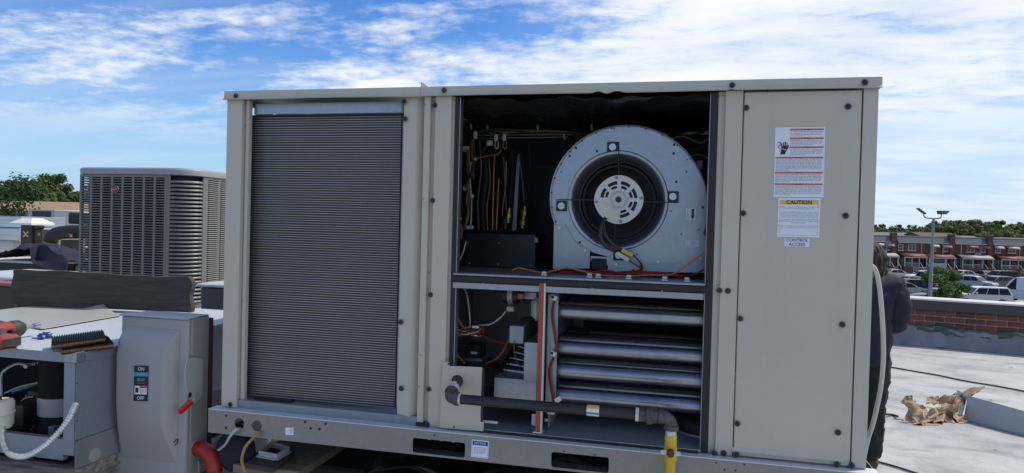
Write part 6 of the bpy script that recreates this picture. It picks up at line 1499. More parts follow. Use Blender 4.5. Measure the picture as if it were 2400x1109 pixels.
# ---------------------------------------------------------------- trees
def leafmat(name, c1, c2):
    m = bpy.data.materials.new(name); m.use_nodes = True; t, b, lk = nodes_of(m)
    tcn = t.nodes.new('ShaderNodeTexCoord')
    lk(ramp(t, noise(t, tcn.outputs['Object'], 0.9, 4, 0.7), [(0.32, c1), (0.68, c2)]), b.inputs['Base Color'])
    b.inputs['Roughness'].default_value = 0.55; b.inputs['Specular IOR Level'].default_value = 0.25
    tr = t.nodes.new('ShaderNodeBsdfTranslucent'); lk(b.inputs['Base Color'].links[0].from_socket, tr.inputs[0])
    ms = t.nodes.new('ShaderNodeMixShader'); ms.inputs[0].default_value = 0.35
    lk(b.outputs[0], ms.inputs[1]); lk(tr.outputs[0], ms.inputs[2]); lk(ms.outputs[0], t.nodes['Material Output'].inputs[0])
    return m
LEAF = [leafmat('leaf_mid_green', (0.045, 0.085, 0.020), (0.105, 0.155, 0.035)), leafmat('leaf_dark_green', (0.025, 0.055, 0.018), (0.060, 0.100, 0.030)), leafmat('leaf_yellow_green', (0.075, 0.110, 0.022), (0.145, 0.180, 0.045)), leafmat('leaf_bright_green', (0.040, 0.110, 0.018), (0.085, 0.170, 0.035)), leafmat('leaf_deep_green', (0.040, 0.075, 0.026), (0.085, 0.130, 0.042)), leafmat('leaf_olive_green', (0.085, 0.115, 0.035), (0.15, 0.18, 0.06))]
MT['bark'] = mat('bark', (0.07, 0.055, 0.042), 0.9, var=0.3, vscale=4, bump=0.5)
def crown_mesh(name, seed, rad_, hgt, z0, clumps, leaves, size, mt, flatb=0.5):
    rn = random.Random(seed); g = G(); cs = []
    for _ in range(clumps):
        while True:
            x, y, z = rn.uniform(-1, 1), rn.uniform(-1, 1), rn.uniform(-flatb, 1)
            if 0.15 < x*x+y*y+z*z < 1: break
        cs.append((Vector((x*rad_, y*rad_, z0+z*hgt)), rn.uniform(0.16, 0.34)*rad_))
    for _ in range(leaves):
        c, r_ = rn.choice(cs); d = Vector((rn.gauss(0, 1), rn.gauss(0, 1), rn.gauss(0, 0.8))).normalized(); p = c+d*r_*rn.uniform(0.55, 1.05)
        n = (d+Vector((rn.uniform(-.7, .7), rn.uniform(-.7, .7), rn.uniform(-.2, .9)))).normalized(); u = n.orthogonal().normalized(); an = rn.uniform(0, 6.28)
        v = n.cross(u); u, v = u*math.cos(an)+v*math.sin(an), v*math.cos(an)-u*math.sin(an); s = size*rn.uniform(0.6, 1.3)
        g.add([p-u*s, p-v*s*0.55, p+u*s, p+v*s*0.55], [(0, 1, 2, 3)])
    return g.mesh(name, mt), cs
def trunk_mesh(cs, r0, z1, n=7):
    g = G(); g.tube([(0, 0, 0), (0.02*z1, 0, z1*0.5), (0, 0.03*z1, z1)], [r0, r0*0.8, r0*0.45], 8)
    for c, _ in cs[:n]: g.tube([(0.01*z1, 0.01*z1, z1*0.62), Vector((0, 0, z1*0.8))*0.6+c*0.4, c], [r0*0.45, r0*0.28, r0*0.08], 5)
    return g.mesh('trunk', MT['bark'], True)
KIND = []
for k in range(5):
    cm, cs = crown_mesh('crown', 40+k, 5.2, 4.6, 8.6, 26, 2600, 0.42, LEAF[[0, 4, 2, 5, 2][k]])
    KIND.append((cm, trunk_mesh(cs, 0.3, 8.0)))
def tree(name, label, kind, px, dep, scale, rot, group, sz=1.0, z=STREET):
    cm, tm = KIND[kind] if isinstance(kind, int) else kind
    o = thing(name, label, 'tree', (0, 0, 0), group); frame_obj(o, px, dep, z, rot); o.scale = (scale, scale, scale*sz)
    link('trunk', tm, o, local=True); link('crown', cm, o, local=True); return o
rn = random.Random(5)
far_l = ['dark green tree in the far wood behind the terrace', 'mid green tree in the far wood behind the terrace', 'yellowish green tree in the far wood behind the terrace']
kl = {0: far_l[1], 1: far_l[0], 2: far_l[2], 3: far_l[1], 4: far_l[0]}
for row, (dep, y0) in enumerate(((205, 1.0), (245, 1.12), (290, 1.3), (345, 1.45))):
    px = 1960+row*9
    while px < 2500:
        k = rn.randrange(5); prof_ = 0.61+0.18*min(1, max(0, (px-2160)/60)) if row < 3 else 0.60+0.20*min(1, max(0, (px-2150)/60))
        if row == 0 and px < 2215: px += 20; continue
        tree('far_tree', kl[k], k, px, dep+rn.uniform(-12, 12), y0*rn.uniform(0.82, 1.08)*prof_, rn.uniform(0, 6), 'far wood behind the terrace')
        px += rn.uniform(11, 19)*(250/dep)
for k_, px in enumerate(range(200, 1950, 62)):
    k = rn.randrange(5); tree('far_tree', 'green tree on the far skyline straight behind the open unit', k, px, 230+rn.uniform(-30, 60), rn.uniform(0.55, 0.8), rn.uniform(0, 6), 'trees on the skyline behind the open unit')
# wood seen at the far left of the picture
for px, dep, s_, k in ((92, 140, 0.98, 1), (112, 150, 1.1, 0), (128, 150, 1.12, 0), (146, 150, 1.02, 3), (160, 160, 1.02, 2), (60, 120, 0.9, 1), (210, 170, 1.0, 0), (260, 170, 1.0, 1), (30, 120, 0.9, 0), (-20, 120, 0.95, 3)):
    tree('far_tree', 'rounded green tree on the skyline left of the louvred condenser', k, px, dep, s_, px*0.1, 'trees on the left skyline')
# near tree at the left edge: leaf by leaf
nm, ncs = crown_mesh('crown', 77, 2.6, 2.5, 6.6, 46, 7000, 0.085, LEAF[1], 0.6)
nt2 = trunk_mesh(ncs, 0.16, 6.0, 16)
t_ = tree('street_tree', 'leafy dark green tree at the left edge of the picture', (nm, nt2), -72, 24, 0.9, 0.4, None, 1.0)
# small tree in the car park and its planting
sm1, scs = crown_mesh('crown', 21, 2.6, 2.5, 3.3, 34, 3400, 0.17, LEAF[3], 0.85)
tree('car_park_tree', 'small bright green tree in front of the lamp post in the car park', (sm1, trunk_mesh(scs, 0.10, 2.6, 12)), 2212, 64, 0.78, 1.0, None, 0.92, STREET)
hb, _ = crown_mesh('bush', 9, 1.0, 1.0, 0.75, 22, 1500, 0.10, LEAF[1], 0.7)
def bush(label, px, dep, sx_, sz_, name='clipped_bush'):
    o = link(name, hb); tag(o, label, 'bush'); frame_obj(o, px, dep, STREET); o.scale = (sx_, sx_*0.7, sz_); return o
bush('dark rounded bush beside the front steps', 2331, 116, 1.0, 1.15)
bush('wide dark clipped hedge at the right in front of the terrace', 2376, 115, 1.9, 1.05, 'clipped_hedge')
bush('loose pale shrub in the garden behind the car park tree', 2268, 117, 1.2, 0.9, 'garden_shrub')
# ---------------------------------------------------------------- lamp post
lp = thing('lamp_post', 'tall grey twin headed lamp post standing in the car park', 'lamp post', (0, 0, 0)); DL = 58
frame_obj(lp, 2184, DL, STREET)
hl = (CAM.z-STREET)+(556-511)*DL/F
MT['pole'] = mat('painted_pole', (0.30, 0.31, 0.34), 0.5, var=0.08)
lq = G(); lq.tube([(0, 0, 0), (0.10, 0, hl)], [0.17, 0.095], 14); lq.ob('pole', MT['pole'], lp, True, local=True)
lq = G(); lq.tube(curve([(-0.72, 0, hl+0.42), (-0.74, 0, hl+0.22), (-0.66, 0, hl+0.08), (-0.4, 0, hl), (0.1, 0, hl-0.02), (0.5, 0, hl), (0.68, 0, hl+0.08), (0.74, 0, hl+0.22), (0.74, 0, hl+0.36)]), 0.045, 8); lq.ob('cross_arm', mat('dark_bronze', (0.05, 0.045, 0.05), 0.5), lp, True, local=True)
MT['lamphead'] = mat('lamp_head', (0.16, 0.15, 0.145), 0.5)
g = G(); g.obox(Vector((-0.72, 0, hl+0.40)), Vector((0.82, 0, -0.57)).normalized(), Vector((0, 1, 0)), Vector((0.57, 0, 0.82)).normalized(), -0.72, 0.08, -0.22, 0.22, -0.04, 0.06, 0.03); g.ob('lamp_head', MT['lamphead'], lp, local=True)
g = G(); g.prism([(0.48, hl+0.66), (1.28, hl+0.66), (1.02, hl+0.36), (0.60, hl+0.36)], lambda u, v, d: (u, d, v), -0.3, 0.3); g.ob('lamp_head', MT['lamphead'], lp, local=True)
lb(-0.35, 0.35, -0.35, 0.35, 0, 0.6, 0.04).ob('base', MT['concrete'], lp, local=True)

# ---------------------------------------------------------------- parked vehicles
def paint(name, c): return mat(name, c, 0.28, 0.1, var=0.02, coat=0.6, rvar=0.02)
PAINT = {'white': paint('white_car_paint', (0.72, 0.73, 0.74)), 'silver': paint('silver_car_paint', (0.40, 0.41, 0.44)), 'grey': paint('grey_car_paint', (0.13, 0.14, 0.15)), 'black': paint('black_car_paint', (0.014, 0.014, 0.018)), 'palesilver': paint('pale_silver_car_paint', (0.52, 0.53, 0.55)), 'darkblue': paint('dark_car_paint', (0.03, 0.032, 0.045))}
MT['tyre'] = mat('tyre', (0.015, 0.015, 0.016), 0.8); MT['headlamp'] = mat('headlamp', (0.6, 0.6, 0.62), 0.15); MT['taillamp'] = mat('tail_lamp', (0.35, 0.01, 0.01), 0.25)
CARM = {}
SHAPE = {   # length, width, (lower outline x z), (glasshouse outline x z), wheel radius; the nose points to -x
 'sedan': (4.7, 1.80, [(-2.35, .35), (-2.35, .62), (-2.2, .74), (-1.15, .92), (1.55, .98), (2.25, .95), (2.35, .70), (2.33, .35)], [(-1.05, .90), (-0.30, 1.38), (0.15, 1.46), (0.95, 1.42), (1.75, .97)], .33),
 'suv': (4.7, 1.88, [(-2.35, .40), (-2.35, .80), (-2.2, .96), (-1.15, 1.06), (2.1, 1.12), (2.33, 1.05), (2.35, .70), (2.32, .40)], [(-1.10, 1.05), (-0.45, 1.58), (0.0, 1.70), (1.75, 1.66), (2.22, 1.10)], .37),
 'bigsuv': (5.2, 2.0, [(-2.6, .45), (-2.6, .95), (-2.45, 1.12), (-1.2, 1.20), (2.5, 1.22), (2.58, .8), (2.56, .45)], [(-1.15, 1.18), (-0.55, 1.78), (-0.2, 1.88), (2.2, 1.86), (2.5, 1.24)], .40),
 'pickup': (5.4, 1.95, [(-2.7, .5), (-2.7, .95), (-2.5, 1.08), (-1.2, 1.15), (0.9, 1.15), (0.92, 1.08), (2.65, 1.08), (2.7, .6), (2.68, .5)], [(-1.15, 1.12), (-0.6, 1.72), (-0.2, 1.82), (0.7, 1.80), (0.9, 1.14)], .40),
 'van': (5.9, 2.02, [(-2.95, .45), (-2.95, .95), (-2.8, 1.15), (-2.0, 1.35), (2.92, 1.35), (2.95, .8), (2.93, .45)], [(-1.98, 1.33), (-1.35, 2.30), (-0.9, 2.62), (2.6, 2.66), (2.9, 1.36)], .36)}
def car(kind, col, label, px, dep, turn):
    ln, wd, low, gh, wr = SHAPE[kind]; key = (kind, col); hw = wd/2
    root = thing({'van': 'parked_van', 'pickup': 'parked_pickup'}.get(kind, 'parked_car'), label, {'van': 'van', 'pickup': 'pickup'}.get(kind, 'car'), (0, 0, 0), 'vehicles in the car park')
    frame_obj(root, px, dep, STREET+0.005, turn)
    if key not in CARM:
        parts = []
        # body: outline lofted over five widths so that the sides are rounded
        def loft(out, ys):
            g = G(); n = len(out); cx_ = sum(p[0] for p in out)/n
            for (y, sx_, dz_) in ys: g.v += [(p[0]*sx_, y, p[1]+dz_*(1 if p[1] > 0.6 else 0)) for p in out]
            m_ = len(ys)
            for i in range(m_-1):
                for k in range(n): g.f.append((i*n+k, i*n+(k+1) % n, (i+1)*n+(k+1) % n, (i+1)*n+k)); g.m.append(0)
            g.f += [tuple(range(n))[::-1], tuple((m_-1)*n+k for k in range(n))]; g.m += [0, 0]
            return g
        parts.append(('body', loft(low, [(-hw*0.97, 0.97, -0.04), (-hw, 0.985, -0.02), (-hw*0.8, 1.0, 0), (0, 1.02, 0.02), (hw*0.8, 1.0, 0), (hw, 0.985, -0.02), (hw*0.97, 0.97, -0.04)]).mesh('body', PAINT[col], True, 35), None))
        top = max(z for _, z in gh); bz = min(z for _, z in gh)
        g = G(); n = len(gh)
        def tw(z): return hw*(0.96-0.17*(z-bz)/(top-bz)) if kind != 'van' else hw*(0.97-0.07*(z-bz)/(top-bz))
        for s in (-1, -0.5, 0.5, 1): g.v += [(x, s*tw(z), z+(0.02 if abs(s) < 1 else 0)) for x, z in gh]
        for i in range(3):
            for k in range(n-1): g.f.append((i*n+k, i*n+k+1, (i+1)*n+k+1, (i+1)*n+k)); g.m.append(0)
        g.f += [tuple(range(n))[::-1], tuple(3*n+k for k in range(n))]; g.m += [0, 0]
        parts.append(('cabin', g.mesh('cabin', PAINT[col], True, 35), None))
        def onwall(x, z, s, e=0.012): return (x, s*(tw(z)+e), z)
        zt = top-0.10; zb = bz+0.04
        def xat(z, front):
            pts = gh if front else gh[::-1]
            if z <= pts[0][1]: return pts[0][0]
            for a, b2 in zip(pts, pts[1:]):
                if a[1] <= z <= b2[1] or (a[1] < z and b2[1] >= z): f = (z-a[1])/(b2[1]-a[1]); return a[0]+(b2[0]-a[0])*f
            return pts[-1][0]
        xf0, xf1, xr0, xr1 = xat(zb, True)+0.10, xat(zt, True)+0.10, xat(zb, False)-0.14, xat(zt, False)-0.12
        if kind == 'van': xr0 = xr1 = -0.75
        for s in (-1, 1):
            cuts = [0.0, 0.34, 0.68, 1.0] if kind in ('suv', 'bigsuv') else [0.0, 0.48, 1.0]
            if kind == 'van': cuts = [0, 1]
            for a, b2 in zip(cuts, cuts[1:]):
                gp_ = 0.03
                q = [onwall(xf0+(xr0-xf0)*a+gp_, zb, s), onwall(xf0+(xr0-xf0)*b2-gp_, zb, s), onwall(xf1+(xr1-xf1)*b2-gp_, zt, s), onwall(xf1+(xr1-xf1)*a+gp_, zt, s)]
                parts.append(('side_window', G().quad(*q).mesh('side_window', MT['glass']), None))
        e = 0.02
        def endpane(pts, s):
            (xa_, za), (xb_, zb2) = pts[0], pts[1]; f0_, f1_ = 0.06, 0.95
            p0 = (xa_+(xb_-xa_)*f0_, za+(zb2-za)*f0_); p1 = (xa_+(xb_-xa_)*f1_, za+(zb2-za)*f1_)
            return G().quad((p0[0]+s*e, -tw(p0[1])*0.93, p0[1]+e), (p0[0]+s*e, tw(p0[1])*0.93, p0[1]+e), (p1[0]+s*e, tw(p1[1])*0.90, p1[1]+e), (p1[0]+s*e, -tw(p1[1])*0.90, p1[1]+e))
        parts.append(('windscreen', endpane(gh[:2], -1).mesh('windscreen', MT['glass']), None))
        if kind != 'van': parts.append(('rear_window', endpane([gh[-1], gh[-2]], 1).mesh('rear_window', MT['glass']), None))
        for s in (-1, 1):
            parts.append(('headlight', G().box(-ln/2-0.02, -ln/2+0.25, s*hw*0.62-0.22, s*hw*0.62+0.22, low[1][1]-0.16, low[1][1]+0.02, 0.03).mesh('headlight', MT['headlamp']), None))
            parts.append(('tail_light', G().box(ln/2-0.16, ln/2+0.03, s*hw*0.80-0.13, s*hw*0.80+0.13, low[-2][1]+0.02, low[-2][1]+0.24, 0.03).mesh('tail_light', MT['taillamp']), None))
            parts.append(('mirror', G().box(gh[0][0]+0.32, gh[0][0]+0.46, s*(hw+0.08)-0.1, s*(hw+0.08)+0.1, bz+0.06, bz+0.22, 0.03).mesh('mirror', PAINT[col]), None))
        parts.append(('front_bumper', G().box(-ln/2-0.05, -ln/2+0.3, -hw*0.9, hw*0.9, low[0][1]-0.06, low[0][1]+0.14, 0.04).mesh('front_bumper', MT['rubber']), None))
        parts.append(('rear_bumper', G().box(ln/2-0.3, ln/2+0.05, -hw*0.9, hw*0.9, low[0][1]-0.06, low[0][1]+0.14, 0.04).mesh('rear_bumper', MT['rubber']), None))
        wm = G().lathe((0, -0.12, 0), (0, 1, 0), [(wr*0.62, 0.0), (wr*0.92, 0.0), (wr, 0.04), (wr, 0.20), (wr*0.92, 0.24), (wr*0.62, 0.24)], 22).mesh('wheel', MT['tyre'], True)
        rm = G().lathe((0, -0.11, 0), (0, 1, 0), [(0.001, 0.02), (wr*0.25, 0.0), (wr*0.62, 0.02), (wr*0.62, 0.22), (wr*0.25, 0.24), (0.001, 0.22)], 10).mesh('rim', MT['chrome'])
        for x in (-ln*0.31, ln*0.30):
            for s in (-1, 1): parts.append(('wheel', wm, ((x, s*(hw-0.10), wr), rm)))
        CARM[key] = parts
    for (nm_, me, wl_) in CARM[key]:
        o = link(nm_, me, root, local=True)
        if wl_: o.location = wl_[0]; link('rim', wl_[1], o, local=True)
def gd(py, px): return (CAM.z-STREET)*F/(py-(554.7+(px-2100)*0.02626))        # depth where the ground shows at that pixel row
car('bigsuv', 'white', 'large white sport utility car parked just beyond the parapet', 2300, 66, R(-8))
car('van', 'white', 'tall white van at the right picture edge', 2418, 70, R(-62))
car('sedan', 'black', 'black sedan just beyond the parapet behind the lamp post', 2200, 68, R(-3))
car('sedan', 'silver', 'silver car close to the person, beyond the parapet', 2128, 76, R(170))
car('suv', 'black', 'dark car standing behind the silver one near the person', 2168, 78, R(165))
car('sedan', 'palesilver', 'pale silver car on the road left of the lamp post', 2105, 106, R(180))
car('pickup', 'black', 'black pickup half hidden by the small tree', 2176, 94, R(25))
car('sedan', 'white', 'white car behind the black pickup', 2166, 103, R(5))
car('suv', 'grey', 'dark grey sport utility car right of the small tree', 2258, 92, R(150))
car('suv', 'silver', 'silver sport utility car seen from its corner beside the dark one', 2290, 88, R(125))
car('suv', 'grey', 'mid grey sport utility car left of the white van', 2338, 89, R(8))
car('bigsuv', 'black', 'long black car in the row behind the grey one', 2345, 101, R(3))
car('sedan', 'palesilver', 'light car parked by the garden behind the small tree', 2258, 108, R(10))
car('sedan', 'grey', 'dull grey car below the rounded bush', 2316, 108, R(90))
car('sedan', 'silver', 'silver car roof at the right edge just above the parapet', 2402, 56, R(0))
# far tan building and roofs on the left skyline
h = thing('tan_building', 'long tan roofed building on the left skyline', 'building', (0, 0, 0)); frame_obj(h, -60, 75, STREET)
lb(-6, 15, 0, 12, 0, 6.5).ob('wall', MT['brickfar'], h, local=True)
g = G(); g.add([(-6.4, -.4, 6.5), (15.4, -.4, 6.5), (15.4, 12.4, 6.5), (-6.4, 12.4, 6.5), (-4, 6, 8.0), (13, 6, 8.0)], [(0, 1, 5, 4), (2, 3, 4, 5), (1, 2, 5), (3, 0, 4)])
g.ob('roof', mat('tan_shingles', (0.30, 0.20, 0.125), 0.85, var=0.15, vscale=1), h, local=True)
h = thing('brick_building', 'low brick building below the tan roof at the left edge', 'building', (0, 0, 0)); frame_obj(h, -60, 48, STREET)
lb(-3, 8.5, 0, 8, 0, 6.35).ob('wall', mat('orange_brick', (0.24, 0.11, 0.07), 0.85, var=0.15), h, local=True); lb(-3.1, 8.6, -0.1, 8.1, 6.352, 6.55).ob('coping', MT['concrete'], h, local=True)
h = thing('white_building', 'small white roofed house right of the tan building on the skyline', 'building', (0, 0, 0)); frame_obj(h, 172, 85, STREET)
lb(-1.5, 6, 0, 8, 0, 6.5).ob('wall', MT['brickfar'], h, local=True); lb(-1.7, 6.2, -0.3, 8.3, 6.502, 7.1).ob('roof', MT['trim'], h, local=True)
# ================================================================ on the roof at the right
# --- person with their back to us, half hidden by the unit
FP = atz(2022, 1094, 0.0); PS = 0.975
ax_f = (Vector((FP.x, FP.y, 0))-Vector((CAM.x, CAM.y, 0))).normalized(); ax_r = Vector((ax_f.y, -ax_f.x, 0))
per = thing('person', 'person in a navy jacket and black trousers standing with back turned beside the open unit', 'person', FP)
def skin(name, verts, edges, mt, parent, root=0, sub=2):
    me = bpy.data.meshes.new(name); me.from_pydata([tuple(FP+(ax_r*v[0]+ax_f*v[1]+Zu*v[2])*PS) for v in verts], edges, [])
    me.materials.append(mt); o = link(name, me, parent)
    sk = o.modifiers.new('skin', 'SKIN'); sk.use_smooth_shade = True
    if not me.skin_vertices: me.skin_vertices.new() if hasattr(me.skin_vertices, 'new') else None
    for i, v in enumerate(verts):
        d = me.skin_vertices[0].data[i]; d.radius = (v[3], v[4] if len(v) > 4 else v[3]); d.use_root = (i == root)
    s = o.modifiers.new('sub', 'SUBSURF'); s.levels = sub; s.render_levels = sub
    return o
# one continuous body under the clothes
B = [(0, 0, 0.92, .13, .10), (0, -.01, 1.10, .12, .09), (0, 0, 1.30, .14, .10), (0, .01, 1.43, .10, .08), (0, .02, 1.50, .055), (0, .04, 1.58, .08, .09), (0, .04, 1.64, .06, .07),
     (.15, .0, 1.41, .06), (.21, .02, 1.18, .045), (.16, .22, 1.10, .035), (-.15, .0, 1.41, .06), (-.21, .02, 1.18, .045), (-.16, .22, 1.10, .035),
     (.08, 0, .84, .09), (.07, .02, .48, .06), (.06, -.01, .09, .04), (.07, .13, .03, .035), (-.09, 0, .84, .09), (-.11, .02, .48, .06), (-.12, -.01, .09, .04), (-.12, .13, .03, .035)]
E_ = [(0, 1), (1, 2), (2, 3), (3, 4), (4, 5), (5, 6), (3, 7), (7, 8), (8, 9), (3, 10), (10, 11), (11, 12), (0, 13), (13, 14), (14, 15), (15, 16), (0, 17), (17, 18), (18, 19), (19, 20)]
skin('body', B, E_, MT['skin'], per)
J = [(0, -.01, 0.86, .175, .15), (0, -.02, 1.06, .185, .155), (0, -.03, 1.27, .195, .165), (0, -.01, 1.41, .15, .125), (0, .01, 1.50, .085, .085),
     (.165, -.01, 1.37, .090), (.215, -.03, 1.24, .090), (.205, .02, 1.12, .078), (.165, .19, 1.07, .058), (-.165, -.01, 1.385, .090), (-.215, -.02, 1.25, .086), (-.205, .02, 1.12, .074), (-.165, .20, 1.06, .058), (0, -.01, 0.76, .165, .145)]
jk = skin('jacket', J, [(13, 0), (0, 1), (1, 2), (2, 3), (3, 4), (3, 5), (5, 6), (6, 7), (7, 8), (3, 9), (9, 10), (10, 11), (11, 12)], MT['navy'], per, 13, 3)
def rumple(o, strength, size):
    tx = bpy.data.textures.new('folds', 'CLOUDS'); tx.noise_scale = size; tx.noise_depth = 3
    md = o.modifiers.new('folds', 'DISPLACE'); md.texture = tx; md.strength = strength; md.mid_level = 0.5; md.texture_coords = 'LOCAL'
rumple(jk, 0.07, 0.12)
T = [(0, 0, 1.0, .14, .12), (0, 0, .90, .155, .13), (.075, 0, .80, .105), (.07, .015, .50, .080), (.062, .0, .20, .070), (.06, -.005, .06, .074), (-.088, 0, .80, .105), (-.105, .015, .50, .080), (-.115, .0, .20, .072), (-.12, -.005, .06, .074)]
tr_ = skin('trousers', T, [(0, 1), (1, 2), (2, 3), (3, 4), (4, 5), (1, 6), (6, 7), (7, 8), (8, 9)], MT['trousers'], per, 1, 3); rumple(tr_, 0.045, 0.06)
for s in (1, -1):
    sx_ = .06 if s > 0 else -.12
    skin('shoe', [(sx_, -.06, .045, .045), (sx_+.003, .06, .04, .048), (sx_+.007, .16, .033, .038)], [(0, 1), (1, 2)], mat('brown_shoe', (0.07, 0.04, 0.025), 0.6) if s > 0 else MT['soot'], per)
    for k in range(5):
        a = (k-2)*0.016 if k else -0.036
        p0 = Vector((.155*s+a, .245, 1.075)); ln_ = [.055, .075, .08, .076, .06][k]
        skin('finger', [(p0.x, p0.y, p0.z, .009), (p0.x, p0.y+ln_*0.55, p0.z-.006, .0085), (p0.x-.004*s, p0.y+ln_, p0.z-.022, .0075)], [(0, 1), (1, 2)], MT['skin'], per, 0, 1)
# hair: to the collar, tousled, lighter at the ends
def hairshell(z0_, z1_, prof_h, seed, nu=64, nv=26):
    def fn(u, v):
        a = u*2*math.pi; zf = z0_+(z1_-z0_)*v; rr = prof_h(v)
        rr *= 1+0.05*math.sin(a*17+seed+3*math.sin(v*5))+0.035*math.sin(a*31+v*9)+0.05*mn.noise(Vector((math.cos(a)*2, math.sin(a)*2, v*3+seed)))
        zf += 0.03*(1-v)**3*mn.noise(Vector((math.cos(a)*5, math.sin(a)*5, seed)))
        return FP+(ax_r*(rr*math.cos(a)*0.95)+ax_f*(0.015+rr*math.sin(a)))*PS+Zu*(zf*PS)
    return G().grid(fn, nu, nv)
import mathutils.noise as mn
hairshell(1.47, 1.715, lambda v: 0.122*math.sqrt(max(0, 1-max(0, (v-0.35)/0.65)**2.2))+(0.012*(0.35-v) if v < 0.35 else 0), 1.0).ob('hair', MT['hair'], per, True)
hairshell(1.43, 1.53, lambda v: 0.128*(1-0.10*v), 4.0, 64, 10).ob('hair_ends', MT['hairgrey'], per, True)
skin('ear', [(.092, .05, 1.60, .012), (.096, .045, 1.575, .010)], [(0, 1)], MT['skin'], per, 0, 1); skin('ear', [(-.092, .05, 1.60, .012), (-.096, .045, 1.575, .010)], [(0, 1)], MT['skin'], per, 0, 1)
skin('nose', [(0, .135, 1.60, .012), (0, .155, 1.575, .014)], [(0, 1)], MT['skin'], per, 0, 1)
# white hose hanging at the unit's rear corner
YH = 1.28
hz = thing('white_hose', 'white hose hanging down past the right edge of the open unit', 'hose', at(2040, 1010, YH))
G().tube(curve([Vector((ULEN-0.01, YH, at(2020, 618, YH).z)), at(2020, 617, YH), at(2040, 621, YH), at(2052, 634, YH), at(2060, 665, YH), at(2066, 720, YH), at(2070, 790, YH), at(2070, 850, YH), at(2064, 910, YH), at(2054, 960, YH), at(2044, 1000, YH), at(2034, 1030, YH), at(2022, 1090, YH), at(2012, 1180, YH), at(2010, 1290, YH), at(2010, 1380, YH)]), 0.0105, 10).ob('hose_run', MT['whitewire'], hz, True)
# --- bent sheet metal lying on the roof
Q0, Q1 = atz(2258, 985, 0.0), atz(2400, 1022, 0.0)
du_ = (Q1-Q0).normalized(); dn = Vector((-du_.y, du_.x, 0))
if dn.dot(hf) < 0: dn = -dn
sm = thing('bent_sheet_metal', 'folded galvanised sheet metal lying on the roof behind the brown paper', 'sheet metal', Q0)
prof_ = [(0.0, 0.0), (0.62, 0.0)]
hA = 0.235
g = G(); L2 = 1.5
up_ = (Zu*0.97+dn*0.22).normalized()
g.plate([(0.0, 0.0), (L2, 0.0), (L2, 0.07), (0.70, 0.07), (0.50, hA*0.90), (0.0, hA)], [], lambda u, v, d: Q0+du_*u+up_*v+dn*d, 0.0, 0.002)
g.ob('front_web', galv('grey_sheet', (0.44, 0.46, 0.46), 0.5, 0.55), sm)
G().obox(Q0, du_, dn, Zu, 0.0, L2, 0.004, 0.30, 0.002, 0.004).ob('base_flange', MT['galv'], sm)
G().obox(Q0, du_, dn, Zu, 0.0, L2, -0.020, -0.001, 0.001, 0.005).ob('front_flange', MT['galv_bright'], sm)
g = G(); g.add([Q0+up_*hA, Q0+up_*0.02-du_*0.02, Q0+dn*0.22-du_*0.20+Zu*0.02, Q0+dn*0.22-du_*0.20+Zu*hA*0.95], [(0, 1, 2, 3)]); g.ob('end_flap', MT['galv'], sm, solid=0.002)
# --- crumpled kraft paper
import mathutils.noise as mn
pp = thing('kraft_paper', 'crumpled torn brown kraft paper lying on the roof', 'paper', atz(2190, 985, 0.0))
def paper(name, c4, seed, amp, lift, nu=13, nv=10):
    """creased sheet: ridged folds and a torn edge"""
    P = [Vector(p) for p in c4]; nrm_ = (P[1]-P[0]).cross(P[3]-P[0]).normalized()
    def fn(u, v):
        eu, ev = min(u, 1-u), min(v, 1-v); torn = 0.10*mn.noise(Vector((u*5+seed, v*5, 2*seed)))*(1 if min(eu, ev) < 0.02 else 0)
        uu = u+torn*(1 if ev < 0.02 else 0.4); v2 = v+torn
        p = (P[0]*(1-uu)+P[1]*uu)*(1-v2)+(P[3]*(1-uu)+P[2]*uu)*v2
        q = Vector((u*1.9+seed*3.1, v*1.7, seed*1.7))
        n = abs(mn.noise(q))*1.6-0.35+0.7*(0.4-abs(mn.noise(q*2.1+Vector((4, 4, 4)))))
        m_ = mn.noise(q*1.3+Vector((9, 0, 0)))
        p = p+nrm_*(n*amp*1.5)+Vector((m_, mn.noise(q+Vector((0, 9, 0))), 0.6*m_))*amp*0.9
        p.z = max(p.z, 0.004); return p
    return G().grid(fn, nu, nv).ob(name, MT['kraft'], pp, False, solid=0.0012)
def z0(px, py, z=0.0): return atz(px, py, z)
S = 5.9
def pw_(px, py, dep): return atd(px, py, dep)
dP = (z0(2170, 990)-CAM).dot(FW)
for k, (amp_, q) in enumerate((
    (0.035, ((2128, 984, 0.0), (2168, 997, -0.1), (2174, 952, 0.02), (2122, 938, 0.05))),
    (0.030, ((2112, 944, 0.1), (2150, 950, 0.05), (2136, 928, 0.12), (2124, 926, 0.15))),
    (0.045, ((2164, 990, -0.02), (2208, 999, -0.02), (2216, 960, 0.2), (2172, 954, 0.1))),
    (0.050, ((2190, 986, 0.02), (2250, 992, 0.0), (2238, 954, 0.3), (2182, 956, 0.3))),
    (0.045, ((2198, 970, 0.1), (2236, 972, 0.1), (2238, 922, 0.25), (2206, 930, 0.22))),
    (0.030, ((2230, 962, 0.12), (2256, 948, 0.15), (2304, 908, 0.3), (2240, 926, 0.32))),
    (0.020, ((2250, 945, 0.2), (2290, 926, 0.28), (2296, 914, 0.33), (2262, 920, 0.35))),
    (0.025, ((2172, 946, 0.2), (2204, 952, 0.2), (2196, 930, 0.3), (2174, 930, 0.28))),
    (0.030, ((2222, 968, 0.08), (2256, 996, -0.03), (2264, 986, 0.1), (2234, 950, 0.2))),
    (0.040, ((2140, 996, -0.12), (2200, 1000, -0.1), (2205, 985, 0.15), (2150, 980, 0.15))))):
    paper('paper_sheet', [pw_(x, y, dP+d) for x, y, d in q], k*1.37+0.4, amp_, None)
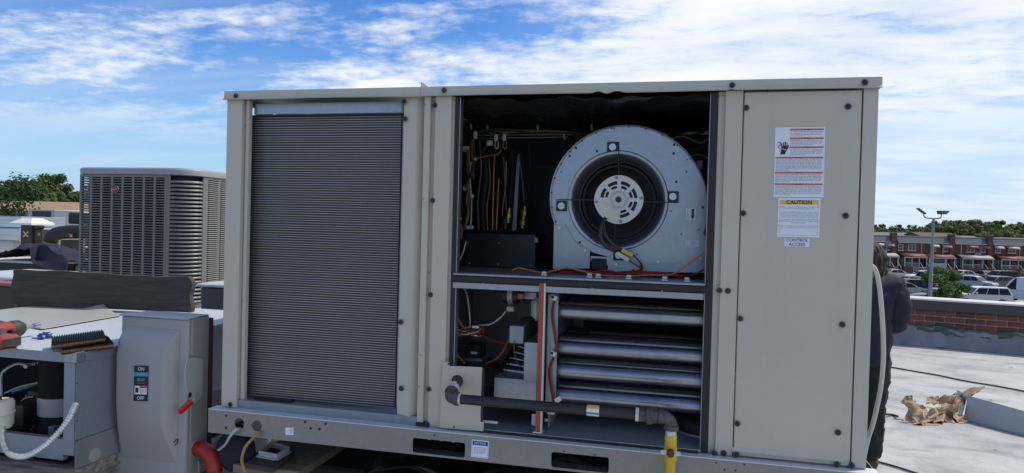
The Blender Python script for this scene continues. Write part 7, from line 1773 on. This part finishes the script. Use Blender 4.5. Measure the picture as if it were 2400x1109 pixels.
# --- cables on the roof
def roofcable(name, label, pts, r, mt):
    t_ = thing(name, label, 'cable', atz(*pts[0], 0.0)); G().tube(curve([atz(px, py, r+0.002) for px, py in pts]), r, 6).ob('cable_run', mt, t_, True)
roofcable('roof_cable', 'thin black cable lying across the roof behind the paper', [(2010, 845), (2070, 857), (2130, 868), (2200, 880), (2262, 893), (2330, 904), (2400, 917), (2470, 930)], 0.009, MT['blackwire'])
roofcable('roof_cable', 'thin black cable crossing the lower right corner of the roof', [(2000, 1062), (2058, 1082), (2100, 1094), (2150, 1110), (2250, 1140)], 0.008, MT['blackwire'])
t_ = thing('twig', 'dry brown twig on the roof beside the person', 'twig', atz(2070, 968, 0)); G().tube(curve([atz(2055, 968, 0.01), atz(2075, 971, 0.03), atz(2090, 972, 0.012), atz(2104, 976, 0.02)]), 0.011, 6).ob('stem', MT['hair'], t_, True)
rnd = random.Random(11)
lm = G().add([(-0.05, 0, 0.004), (-0.01, -0.018, 0.012), (0.05, 0, 0.004), (0.012, 0.02, 0.014)], [(0, 1, 2, 3)]).mesh('dead_leaf', mat('dead_leaf_brown', (0.22, 0.11, 0.05), 0.8, var=0.4))
for (px, py) in ((2112, 806), (2206, 817), (2268, 814), (2306, 816), (2246, 812)):
    o = link('dead_leaf', lm); tag(o, 'small dead leaf on the roof at the foot of the parapet', 'leaf', 'dead leaves by the parapet'); o.location = atz(px, py, 0.004); o.rotation_euler = (0.2, 0, rnd.uniform(0, 6)); s = rnd.uniform(1.0, 2.0); o.scale = (s, s, s)
g = G()
for k in range(110):
    p = Vector((rnd.uniform(2.3, 7.5), rnd.uniform(0.5, 9.0), 0.003)); s = rnd.uniform(0.006, 0.022); a = rnd.uniform(0, 6)
    g.add([p+Vector((s*math.cos(a+q), s*math.sin(a+q)*0.7, 0.003 if q else 0.0)) for q in (0, 1.5, 3.0, 4.6)], [(0, 1, 2, 3)])
o = g.ob('roof_debris', MT['soot']); stuff(o); o['label'] = 'specks of grit and debris scattered on the roof'; o['category'] = 'debris'
